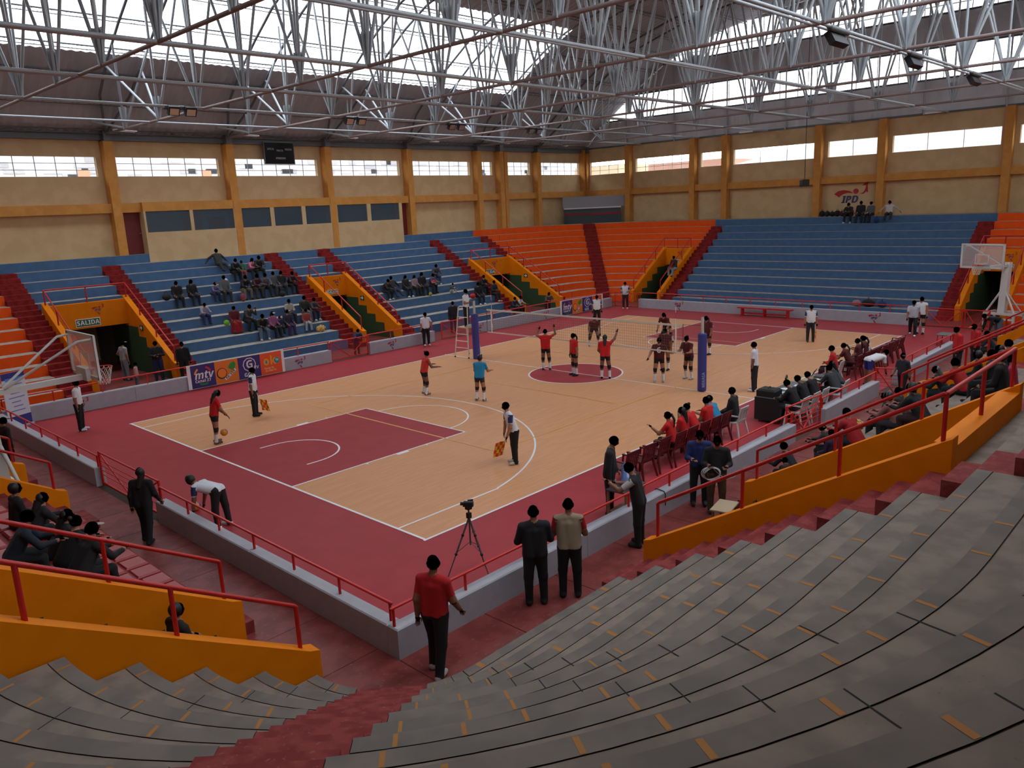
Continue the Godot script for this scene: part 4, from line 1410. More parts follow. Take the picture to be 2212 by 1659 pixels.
# ---------------------------------------------------------------- volleyball net, posts, referee's stand
func make_volleyball() -> void:
	var k := 0
	for z in [5.55, -5.55]:
		var o := thing("net_post", ["net post in a blue pad beside the standing second referee", "net post in a blue pad beside the first referee's stand"][k], "post", Vector3(0, 0, z))
		k += 1
		var b := MB.new()
		b.tube(Vector3(0, 0, 0), Vector3(0, 2.55, 0), 0.05, 10)
		put(b, mat(Color(0.72, 0.71, 0.68), 0.4), "pole", o)
		b = MB.new()
		var pr := [Vector2(0.0, 0.02), Vector2(0.14, 0.02), Vector2(0.155, 0.06), Vector2(0.155, 1.96), Vector2(0.14, 2.0), Vector2(0.0, 2.0)]
		b.lathe(Vector3.ZERO, pr, 8)
		var pad := put(b, mat(Color(0.20, 0.21, 0.50), 0.6), "pad", o)
		if k == 1:
			var t := put_text("MIKASA", 0.1, mat(Color(0.55, 0.58, 0.78), 0.6), pad, Transform3D(Basis(Vector3.UP, -0.75) * Basis(Vector3(0, 0, 1), PI / 2), Vector3(-0.11, 0.42, 0.118)))
			t.name = "print"
	var o := thing("volleyball_net", "white-taped volleyball net stretched across the court", "net", Vector3.ZERO)
	var b := MB.new()
	b.obox(Transform3D(Basis(), Vector3(0, 2.21, 0)), Vector3(0.012, 0.07, 9.6))
	put(b, mat(Color(0.80, 0.78, 0.74), 0.8), "top_tape", o)
	b = MB.new()
	b.obox(Transform3D(Basis(), Vector3(0, 1.26, 0)), Vector3(0.012, 0.05, 9.6))
	put(b, mat(Color(0.80, 0.78, 0.74), 0.8), "bottom_tape", o)
	b = MB.new()
	var z := -4.75
	while z <= 4.76:
		b.tube(Vector3(0, 1.27, z), Vector3(0, 2.2, z), 0.0032, 3)
		z += 0.1
	var y := 1.36
	while y < 2.18:
		b.tube(Vector3(0, y, -4.78), Vector3(0, y, 4.78), 0.0032, 3)
		y += 0.1
	var mesh := put(b, mat(Color(0.42, 0.38, 0.34), 0.9), "netting", o)
	mesh.set_meta("kind", "stuff")
	for s in [-1.0, 1.0]:
		b = MB.new()
		b.obox(Transform3D(Basis(), Vector3(0, 1.74, s * 4.52)), Vector3(0.014, 0.98, 0.05))
		put(b, M.white, "side_band", o)
		b = MB.new()
		b.tube(Vector3(0, 1.24, s * 4.8), Vector3(0, 2.26, s * 4.8), 0.012, 6)
		put(b, mat(Color(0.17, 0.2, 0.25), 0.6), "side_cord", o)
		for yy in [2.24, 1.26]:
			b = MB.new()
			b.tube(Vector3(0, yy, s * 4.8), Vector3(0, yy + 0.02, s * 5.5), 0.006, 5)
			put(b, M.black, "tension_rope", o)
		var an := thing("net_antenna", ["red and white antenna on the net by the second referee", "red and white antenna on the net by the first referee"][0 if s > 0 else 1], "antenna", Vector3(0.02, 1.24, s * 4.5))
		for i in 9:
			b = MB.new()
			b.tube(Vector3(0, i * 0.2, 0), Vector3(0, (i + 1) * 0.2, 0), 0.008, 6)
			put(b, M.white if i % 2 else M.rail, "band", an)
	# referee's ladder stand
	o = thing("referee_stand", "white steel ladder stand beside the padded net post", "ladder", Vector3(0.15, 0, -6.3))
	var wh := mat(Color(0.82, 0.80, 0.76), 0.5)
	var foot := [Vector3(-0.36, 0.04, -0.42), Vector3(-0.30, 0.04, 0.40), Vector3(0.48, 0.04, -0.42), Vector3(0.48, 0.04, 0.40)]
	var topp := [Vector3(-0.14, 2.2, -0.28), Vector3(-0.12, 2.2, 0.28), Vector3(0.30, 1.36, -0.30), Vector3(0.30, 1.36, 0.30)]
	for i in 4:
		b = MB.new()
		b.tube(foot[i], topp[i], 0.024, 8)
		put(b, wh, "leg", o)
		b = MB.new()
		b.ellipsoid(Transform3D(Basis(), foot[i]), Vector3(0.04, 0.04, 0.04), 6, 8)
		put(b, M.black, "foot", o)
	b = MB.new()
	b.path([topp[0], topp[0] + Vector3(0.05, 0.06, 0.05), topp[1] + Vector3(0.05, 0.06, -0.05), topp[1]], 0.024, 8)
	put(b, wh, "top_rail", o)
	for yy in [0.45, 0.75, 1.05, 1.8]:
		var f: float = (yy - 0.04) / 2.16
		b = MB.new()
		b.tube(foot[0].lerp(topp[0], f), foot[1].lerp(topp[1], f), 0.02, 6)
		put(b, wh, "rung", o)
	b = MB.new()
	b.cbox(Vector3(-0.24, 1.32, -0.36), Vector3(0.36, 1.36, 0.36), 0.008)
	put(b, mat(Color(0.72, 0.60, 0.46), 0.7), "platform", o)

# ---------------------------------------------------------------- chairs, tables and small things
func chair_parts(m: Material) -> Node3D:
	var o := Node3D.new()
	# local: seat faces +z
	var b := MB.new()
	b.cbox(Vector3(-0.22, 0.40, -0.2), Vector3(0.22, 0.44, 0.23), 0.015)
	put(b, m, "seat", o)
	b = MB.new()
	var bt := Transform3D(Basis(Vector3.RIGHT, -0.22), Vector3(0, 0.43, -0.2))
	b.obox(bt * Transform3D(Basis(), Vector3(0, 0.40, 0)), Vector3(0.46, 0.09, 0.025))
	b.obox(bt * Transform3D(Basis(), Vector3(0, 0.06, 0)), Vector3(0.42, 0.05, 0.025))
	for x in [-0.21, 0.21]: b.obox(bt * Transform3D(Basis(), Vector3(x, 0.2, 0)), Vector3(0.045, 0.4, 0.03))
	put(b, m, "back_frame", o)
	for x in [-0.12, -0.04, 0.04, 0.12]:
		b = MB.new()
		b.obox(bt * Transform3D(Basis(), Vector3(x, 0.22, 0)), Vector3(0.045, 0.3, 0.015))
		put(b, m, "back_slat", o)
	for sx in [-1.0, 1.0]:
		b = MB.new()
		b.obox(Transform3D(Basis(), Vector3(sx * 0.25, 0.63, -0.02)), Vector3(0.05, 0.03, 0.46))
		put(b, m, "armrest", o)
		for sz in [-1.0, 1.0]:
			b = MB.new()
			b.tube(Vector3(sx * 0.27, 0.0, sz * 0.24 - (0.05 if sz < 0 else 0.0)), Vector3(sx * 0.22, 0.42, sz * 0.19), 0.028, 6, 0.034)
			put(b, m, "leg", o)
		b = MB.new()
		b.tube(Vector3(sx * 0.22, 0.42, 0.19), Vector3(sx * 0.25, 0.62, 0.19), 0.026, 6)
		put(b, m, "arm_post", o)
	return o
func make_chairs() -> void:
	var maroon := mat(Color(0.34, 0.07, 0.085), 0.4)
	var white := mat(Color(0.76, 0.75, 0.74), 0.45)
	var pm := chair_parts(maroon)
	var pw := chair_parts(white)
	var spots := []
	for x in [-9.05, -8.35, -7.7]: spots.append([x, 8.78, PI + 0.05 * sin(x * 7), 0, "empty maroon plastic armchair in the row beside the red team"])
	for x in [-7.05, -6.5, -5.9, -5.32, -4.78]: spots.append([x, 8.82, PI, 0, "maroon plastic armchair under a seated red-shirted player or staff"])
	spots.append([-4.1, 8.95, PI, 1, "white plastic armchair under the grey-haired man at the end of the red team's row"])
	spots.append([3.15, 8.75, PI + 0.1, 1, "white plastic armchair under the coach in red"])
	for x in [4.5, 5.2, 5.8, 6.3]: spots.append([x, 8.85, PI, 0, "maroon plastic armchair under a maroon-shirted substitute"])
	for x in [6.9, 7.5, 8.1, 8.75]: spots.append([x, 8.9, PI, 0, "empty maroon plastic armchair past the maroon substitutes"])
	spots.append([9.5, 8.75, PI + 0.25, 0, "empty maroon plastic armchair at the far end of the row"])
	for x in [-2.2, -1.5, -0.85]: spots.append([x, 9.85, PI, 1, "white plastic armchair at the scorer's table under an official in black"])
	spots.append([0.45, 9.95, PI + 0.1, 1, "white plastic armchair under the official in grey at the cream table"])
	for s in spots:
		var c: Node3D = (pm if s[3] == 0 else pw).duplicate()
		c.name = numbered("plastic_armchair")
		add_child(c)
		c.position = Vector3(s[0], 0, s[1])
		c.rotation.y = s[2]
		tag(c, s[4], "chair", "plastic armchairs beside the court")
	pm.free()
	pw.free()
	# scorer's table under a dark cloth
	var o := thing("scorers_table", "long scorer's table covered in dark cloth", "table", Vector3(-1.25, 0, 9.08))
	var b := MB.new()
	b.cbox(Vector3(-1.2, 0.72, -0.36), Vector3(1.2, 0.75, 0.36), 0.006)
	put(b, mat(Color(0.30, 0.33, 0.34), 0.5), "top", o)
	b = MB.new()
	for q in [[Vector3(-1.2, 0, 0), Vector3(0.02, 0.66, 0.74)], [Vector3(0, 0, -0.37), Vector3(2.4, 0.66, 0.02)], [Vector3(1.2, 0, 0), Vector3(0.02, 0.66, 0.74)]]:
		b.obox(Transform3D(Basis(), q[0] + Vector3(0, 0.41, 0)), q[1])
	put(b, mat(Color(0.12, 0.10, 0.11), 0.9), "cloth_skirt", o)
	for x in [-1.1, 1.1]:
		for z in [-0.28, 0.28]:
			b = MB.new()
			b.tube(Vector3(x, 0, z), Vector3(x, 0.72, z), 0.025, 6)
			put(b, M.rail, "leg", o)
	o = thing("side_table", "cream topped table beside the dark scorer's table", "table", Vector3(0.72, 0, 9.2))
	b = MB.new()
	b.cbox(Vector3(-0.5, 0.71, -0.33), Vector3(0.5, 0.75, 0.33), 0.006)
	put(b, mat(Color(0.66, 0.58, 0.45), 0.5), "top", o)
	for x in [-0.45, 0.45]:
		for z in [-0.28, 0.28]:
			b = MB.new()
			b.tube(Vector3(x, 0, z), Vector3(x, 0.71, z), 0.022, 6)
			put(b, M.rail, "leg", o)
	o = thing("black_case", "black padded case on the end of the scorer's table", "case", Vector3(-2.15, 0.751, 9.0))
	b = MB.new()
	b.cbox(Vector3(-0.24, 0, -0.28), Vector3(0.24, 0.22, 0.28), 0.05)
	put(b, mat(Color(0.07, 0.07, 0.075), 0.7), "body", o)
	b = MB.new()
	b.path([Vector3(-0.1, 0.21, 0), Vector3(-0.06, 0.26, 0), Vector3(0.06, 0.26, 0), Vector3(0.1, 0.21, 0)], 0.014, 6)
	put(b, M.black, "handle", o)
	var k := 0
	for q in [[-1.62, 9.18, 0.2], [-1.15, 9.05, -0.3], [-0.55, 9.2, 0.1], [0.5, 9.2, 0.2]]:
		b = MB.new()
		b.obox(Transform3D(Basis(Vector3.UP, q[2]), Vector3(0, 0.004, 0)), Vector3(0.21, 0.008, 0.3))
		o = put(b, M.white, "paper_sheet")
		o.position = Vector3(q[0], 0.751, q[1])
		tag(o, "white score sheet lying on the table before the officials", "paper", "score sheets on the officials' tables")
	o = thing("flip_scoreboard", "black flip score counter with yellow digits on the scorer's table", "scoreboard", Vector3(-0.75, 0.751, 8.9), 0.35)
	b = MB.new()
	b.obox(Transform3D(Basis(Vector3.RIGHT, -0.25), Vector3(0, 0.15, 0)), Vector3(0.5, 0.3, 0.04))
	put(b, M.black, "case", o)
	put_text("21", 0.2, mat(Color(0.80, 0.70, 0.12), 0.6), o, Transform3D(Basis(Vector3.RIGHT, -0.25), Vector3(0.02, 0.15, 0.03)), "digits")
	o = thing("laptop_case", "grey folder case open on the cream table", "case", Vector3(0.95, 0.751, 9.2), 0.2)
	b = MB.new()
	b.cbox(Vector3(-0.2, 0, -0.15), Vector3(0.2, 0.05, 0.15), 0.01)
	put(b, mat(Color(0.22, 0.25, 0.28), 0.5), "base", o)
	b = MB.new()
	b.obox(Transform3D(Basis(Vector3.RIGHT, 0.5), Vector3(0, 0.13, -0.18)), Vector3(0.4, 0.22, 0.015))
	put(b, mat(Color(0.22, 0.25, 0.28), 0.5), "lid", o)
	# water table, jug and bottles
	var wp := on_y(1352, 1050, 0.68)
	o = thing("water_table", "small dark topped wooden table with water at the barrier", "table", Vector3(wp.x, 0, wp.z), 0.1)
	b = MB.new()
	b.cbox(Vector3(-0.4, 0.66, -0.25), Vector3(0.4, 0.69, 0.25), 0.005)
	put(b, mat(Color(0.20, 0.22, 0.24), 0.4), "top", o)
	for x in [-0.36, 0.36]:
		for z in [-0.21, 0.21]:
			b = MB.new()
			b.obox(Transform3D(Basis(), Vector3(x, 0.33, z)), Vector3(0.05, 0.66, 0.05))
			put(b, mat(Color(0.50, 0.36, 0.26), 0.7), "leg", o)
	b = MB.new()
	b.obox(Transform3D(Basis(), Vector3(0, 0.2, 0)), Vector3(0.7, 0.02, 0.42))
	put(b, mat(Color(0.50, 0.36, 0.26), 0.7), "shelf", o)
	for q in [[-0.25, -0.08, "squat plastic bottle lying ready on the water table"], [-0.12, 0.12, "plastic drinking bottle standing at the edge of the water table"]]:
		var bo := thing("drink_bottle", q[2], "bottle", Vector3(wp.x + q[0], 0.691, wp.z + q[1]))
		b = MB.new()
		b.lathe(Vector3.ZERO, [Vector2(0, 0), Vector2(0.032, 0), Vector2(0.034, 0.13), Vector2(0.014, 0.17), Vector2(0.014, 0.18)], 12)
		put(b, M.acrylic, "body", bo)
		b = MB.new()
		b.tube(Vector3(0, 0.18, 0), Vector3(0, 0.2, 0), 0.016, 8)
		put(b, M.white, "cap", bo)
	b = MB.new()
	o = thing("steel_rack", "dark wire tray on the water table", "tray", Vector3(wp.x + 0.15, 0.691, wp.z))
	b.obox(Transform3D(Basis(), Vector3(0, 0.01, 0)), Vector3(0.36, 0.015, 0.3))
	put(b, M.black, "tray", o)
	for i in 4:
		b = MB.new()
		b.tube(Vector3(-0.15 + i * 0.1, 0.05, -0.14), Vector3(-0.15 + i * 0.1, 0.05, 0.14), 0.008, 5)
		put(b, M.steel, "bar", o)
	# tipped water jug
	var jp := on_z(1356, 1028, wp.z + 0.12)
	o = thing("water_jug", "large clear blue water jug tipped over by the man in the cap", "jug", jp)
	o.rotation = Vector3(0.0, 0.6, 2.35)
	var jug := StandardMaterial3D.new()
	jug.albedo_color = Color(0.42, 0.58, 0.82, 0.5)
	jug.transparency = BaseMaterial3D.TRANSPARENCY_ALPHA
	jug.roughness = 0.12
	b = MB.new()
	b.lathe(Vector3.ZERO, [Vector2(0, -0.24), Vector2(0.12, -0.24), Vector2(0.135, -0.22), Vector2(0.135, -0.1), Vector2(0.128, -0.08), Vector2(0.135, -0.06), Vector2(0.135, 0.1), Vector2(0.11, 0.17), Vector2(0.035, 0.21), Vector2(0.03, 0.25)], 20)
	put(b, jug, "body", o)
	b = MB.new()
	b.tube(Vector3(0, 0.25, 0), Vector3(0, 0.27, 0), 0.034, 10)
	put(b, mat(Color(0.20, 0.45, 0.85), 0.4), "neck_ring", o)
	# camcorder on its tripod
	var tp := Vector3(-14.5, 0, 9.38)
	o = thing("camera_tripod", "grey three-legged camera tripod standing on the maroon floor", "tripod", tp)
	for q in [Vector3(-0.42, 0.0, -0.22), Vector3(0.42, 0.0, -0.1), Vector3(0.05, 0.0, 0.42)]:
		var hub := Vector3(0, 1.12, 0)
		b = MB.new()
		b.tube(q, q.lerp(hub, 0.45), 0.011, 6)
		b.tube(q.lerp(hub, 0.42), hub, 0.017, 6)
		var lg := put(b, mat(Color(0.36, 0.35, 0.36), 0.4, 0.3), "leg", o)
		for f in [0.42, 0.72]:
			b = MB.new()
			b.ellipsoid(Transform3D(Basis(), q.lerp(hub, f)), Vector3(0.028, 0.03, 0.028), 6, 8)
			put(b, M.black, "clamp", lg)
		b = MB.new()
		b.tube(q.lerp(hub, 0.45), Vector3(0, 0.66, 0), 0.007, 5)
		put(b, mat(Color(0.36, 0.35, 0.36), 0.4, 0.3), "spreader", o)
	b = MB.new()
	b.tube(Vector3(0, 0.6, 0), Vector3(0, 1.28, 0), 0.016, 8)
	put(b, mat(Color(0.36, 0.35, 0.36), 0.4, 0.3), "centre_column", o)
	b = MB.new()
	b.obox(Transform3D(Basis(), Vector3(0, 1.16, 0)), Vector3(0.07, 0.1, 0.07))
	b.obox(Transform3D(Basis(), Vector3(0, 1.3, 0)), Vector3(0.09, 0.05, 0.09))
	put(b, M.black, "head", o)
	o = thing("camcorder", "small black camcorder on the tripod", "camera", tp + Vector3(0, 1.33, 0), 0.6)
	b = MB.new()
	b.cbox(Vector3(-0.04, 0, -0.09), Vector3(0.04, 0.09, 0.09), 0.015)
	put(b, M.black, "body", o)
	b = MB.new()
	b.tube(Vector3(0, 0.045, -0.09), Vector3(0, 0.045, -0.14), 0.03, 10)
	put(b, M.black, "lens", o)
	b = MB.new()
	b.obox(Transform3D(Basis(Vector3.UP, 0.5), Vector3(0.08, 0.06, 0.02)), Vector3(0.02, 0.07, 0.1))
	put(b, M.black, "screen_flap", o)
	# balls
	for q in [[on_y(484, 934, 0.42) , "yellow and blue volleyball bouncing before the server"], [Vector3(-16.2, 0.105, 2.05), "volleyball held at the floor by the bending woman"]]:
		o = thing("volleyball", q[1], "ball", q[0])
		var cs := [mat(Color(0.80, 0.52, 0.10), 0.5), mat(Color(0.20, 0.20, 0.52), 0.5)]
		for i in 6:
			b = MB.new()
			for a in 8:
				var f0 := TAU * i / 6
				var f1 := TAU * (i + 1) / 6
				var t0 := PI * a / 8 - PI / 2
				var t1 := PI * (a + 1) / 8 - PI / 2
				var e := func(t: float, f: float) -> Vector3: return Vector3(cos(t) * cos(f), sin(t), cos(t) * sin(f)) * 0.105
				var fm := (f0 + f1) / 2
				b.quad(e.call(t0, f0), e.call(t1, f0), e.call(t1, fm), e.call(t0, fm))
				b.quad(e.call(t0, fm), e.call(t1, fm), e.call(t1, f1), e.call(t0, f1))
			put(b, cs[0] if i % 3 else cs[1], "panel", o)
	# grey mat by the open gate and the board on the stand
	b = MB.new()
	b.obox(Transform3D(Basis(), Vector3(0, 0.012, 0)), Vector3(0.85, 0.02, 0.5))
	o = put(b, mat(Color(0.46, 0.44, 0.40), 0.95), "floor_mat")
	o.position = Vector3(-2.1, 0.002, 10.9)
	tag(o, "grey doormat on the walkway by the open gate", "mat")
	o = thing("low_stool", "cream wooden stool board beside the yellow wall", "stool", Vector3(-9.75, 0, 11.75), 0.2)
	b = MB.new()
	b.cbox(Vector3(-0.32, 0.38, -0.2), Vector3(0.32, 0.41, 0.2), 0.006)
	put(b, mat(Color(0.68, 0.60, 0.48), 0.7), "top", o)
	for x in [-0.27, 0.27]:
		for z in [-0.15, 0.15]:
			b = MB.new()
			b.obox(Transform3D(Basis(), Vector3(x, 0.19, z)), Vector3(0.045, 0.38, 0.045))
			put(b, mat(Color(0.50, 0.36, 0.22), 0.7), "leg", o)
	# grey stool and pole near the far gate
	var gp := on_y(2045, 722, 0.45)
	o = thing("grey_side_table", "small grey topped table past the end of the chairs", "table", Vector3(gp.x, 0, gp.z))
	b = MB.new()
	b.cbox(Vector3(-0.4, 0.44, -0.3), Vector3(0.4, 0.47, 0.3), 0.006)
	put(b, mat(Color(0.36, 0.37, 0.36), 0.5), "top", o)
	for x in [-0.35, 0.35]:
		for z in [-0.25, 0.25]:
			b = MB.new()
			b.tube(Vector3(x, 0, z), Vector3(x, 0.44, z), 0.02, 6)
			put(b, M.rail, "leg", o)
	# red plastic seat pads on the near end stand
	var pad := MB.new()
	pad.cbox(Vector3(-0.2, 0.0, -0.215), Vector3(0.2, 0.055, 0.215), 0.03)
	var pad_mesh := pad.mesh(mat(Color(0.60, 0.10, 0.11), 0.45))
	var rowname := ["in the front row of red seats by the walkway", "in the second row of red seats", "in the third row of red seats", "in the fourth row of red seats"]
	for r in range(1, 5):
		for i in 11:
			var zz := 1.75 + i * 0.515
			var s := MeshInstance3D.new()
			s.mesh = pad_mesh
			s.name = numbered("stadium_cushion")
			add_child(s)
			s.position = Vector3(-(18.383 + (r - 1) * STEP_T + 0.24), r * STEP_H + 0.001, zz)
			tag(s, "red plastic stadium cushion " + rowname[r - 1], "seat", "red seats between the two near exits")
	# black cables hanging over the barrier
	for q in [[-13.05, "black cable draped over the barrier beside the man in the vest"], [-10.0, "black cable draped over the barrier past the man pouring water"]]:
		b = MB.new()
		b.path([Vector3(q[0], 0.2, 10.53), Vector3(q[0], 0.44, 10.53), Vector3(q[0], 0.5, 10.5), Vector3(q[0] + 0.03, 0.505, 10.35), Vector3(q[0] + 0.05, 0.5, 10.26), Vector3(q[0] + 0.06, 0.3, 10.22)], 0.012, 6)
		o = put(b, M.black, "hanging_cable")
		tag(o, q[1], "cable")

# ---------------------------------------------------------------- what shows through the windows
func make_outside() -> void:
	var g := setting("ground_outside", "pale concrete yard around the hall")
	var b := MB.new()
	b.box(Vector3(-90, -0.8, -120), Vector3(160, -0.52, 90))
	put(b, mat(Color(0.6, 0.58, 0.55), 0.9), "yard", g)
	var o := thing("neighbour_building", "pale block building beyond the long window wall", "building", Vector3(0, -0.5, -30))
	b = MB.new()
	b.box(Vector3(-40, 0, -8), Vector3(40, 13.5, 0))
	put(b, mat(Color(0.74, 0.74, 0.75), 0.9), "wall", o)
	var rng := RandomNumberGenerator.new()
	rng.seed = 8
	for k in 120:
		var x := rng.randf_range(-22, 34)
		var y := 9.0 + floorf(rng.randf_range(0, 6)) * 0.32
		b = MB.new()
		b.obox(Transform3D(Basis(), Vector3(x, y, 0.01)), Vector3(rng.randf_range(0.5, 1.3), 0.29, 0.04))
		put(b, mat([Color(0.62, 0.62, 0.63), Color(0.68, 0.67, 0.67), Color(0.80, 0.80, 0.80)][k % 3], 0.9), "block", o)
	for x in [-6.6, 0.6]:
		b = MB.new()
		b.obox(Transform3D(Basis(), Vector3(x, 9.75, 0.03)), Vector3(0.6, 0.55, 0.06))
		put(b, mat(Color(0.86, 0.55, 0.40), 0.9), "brick_patch", o)
	o = thing("white_roof_house", "house with a wide white sloping roof beyond the end windows", "building", Vector3(48, 0, -6))
	b = MB.new()
	b.slab(Transform3D(Basis(Vector3(0, 0, 1), Vector3.UP, Vector3(-1, 0, 0)), Vector3.ZERO), pv([-10, -0.5, -10, 8.6, 6, 11.6, 16, 10.4, 16, -0.5]), 0.0, 10.0)
	put(b, mat(Color(0.80, 0.80, 0.82), 0.8), "roof_and_walls", o)
	b = MB.new()
	b.box(Vector3(-10.2, 5, -16), Vector3(-2, 9.6, -8.5))
	put(b, mat(Color(0.60, 0.42, 0.33), 0.9), "brick_wing", o)
	b = MB.new()
	b.box(Vector3(-10.6, 8.6, -30), Vector3(-4, 9.8, -19))
	put(b, mat(Color(0.72, 0.60, 0.46), 0.9), "cream_wing", o)
	o = thing("street_tree", "leafy green tree outside the last end window", "tree", Vector3(46, 0, 6.0))
	b = MB.new()
	b.tube(Vector3(0, -0.5, 0), Vector3(0, 7.5, 0), 0.3, 8, 0.15)
	put(b, mat(Color(0.35, 0.28, 0.22), 0.9), "trunk", o)
	b = MB.new()
	for k in 900:
		var p := Vector3(rng.randfn(0, 1.0), rng.randfn(0, 1.0), rng.randfn(0, 1.0)).limit_length(2.2)
		p = Vector3(p.x * 1.2, 9.6 + p.y * 0.95, p.z * 1.0)
		var t := Transform3D(Basis(Vector3(rng.randfn(), rng.randfn(), rng.randfn()).normalized(), rng.randf() * TAU), p)
		b.quad(t * Vector3(-0.14, 0, 0), t * Vector3(0, 0.2, 0), t * Vector3(0.14, 0, 0), t * Vector3(0, -0.2, 0))
	put(b, mat(Color(0.36, 0.48, 0.28), 0.9), "foliage", o)

# ---------------------------------------------------------------- people
const SLOTS := ["top", "bottom", "skin", "shoe", "sock", "pad", "hair", "cap"]
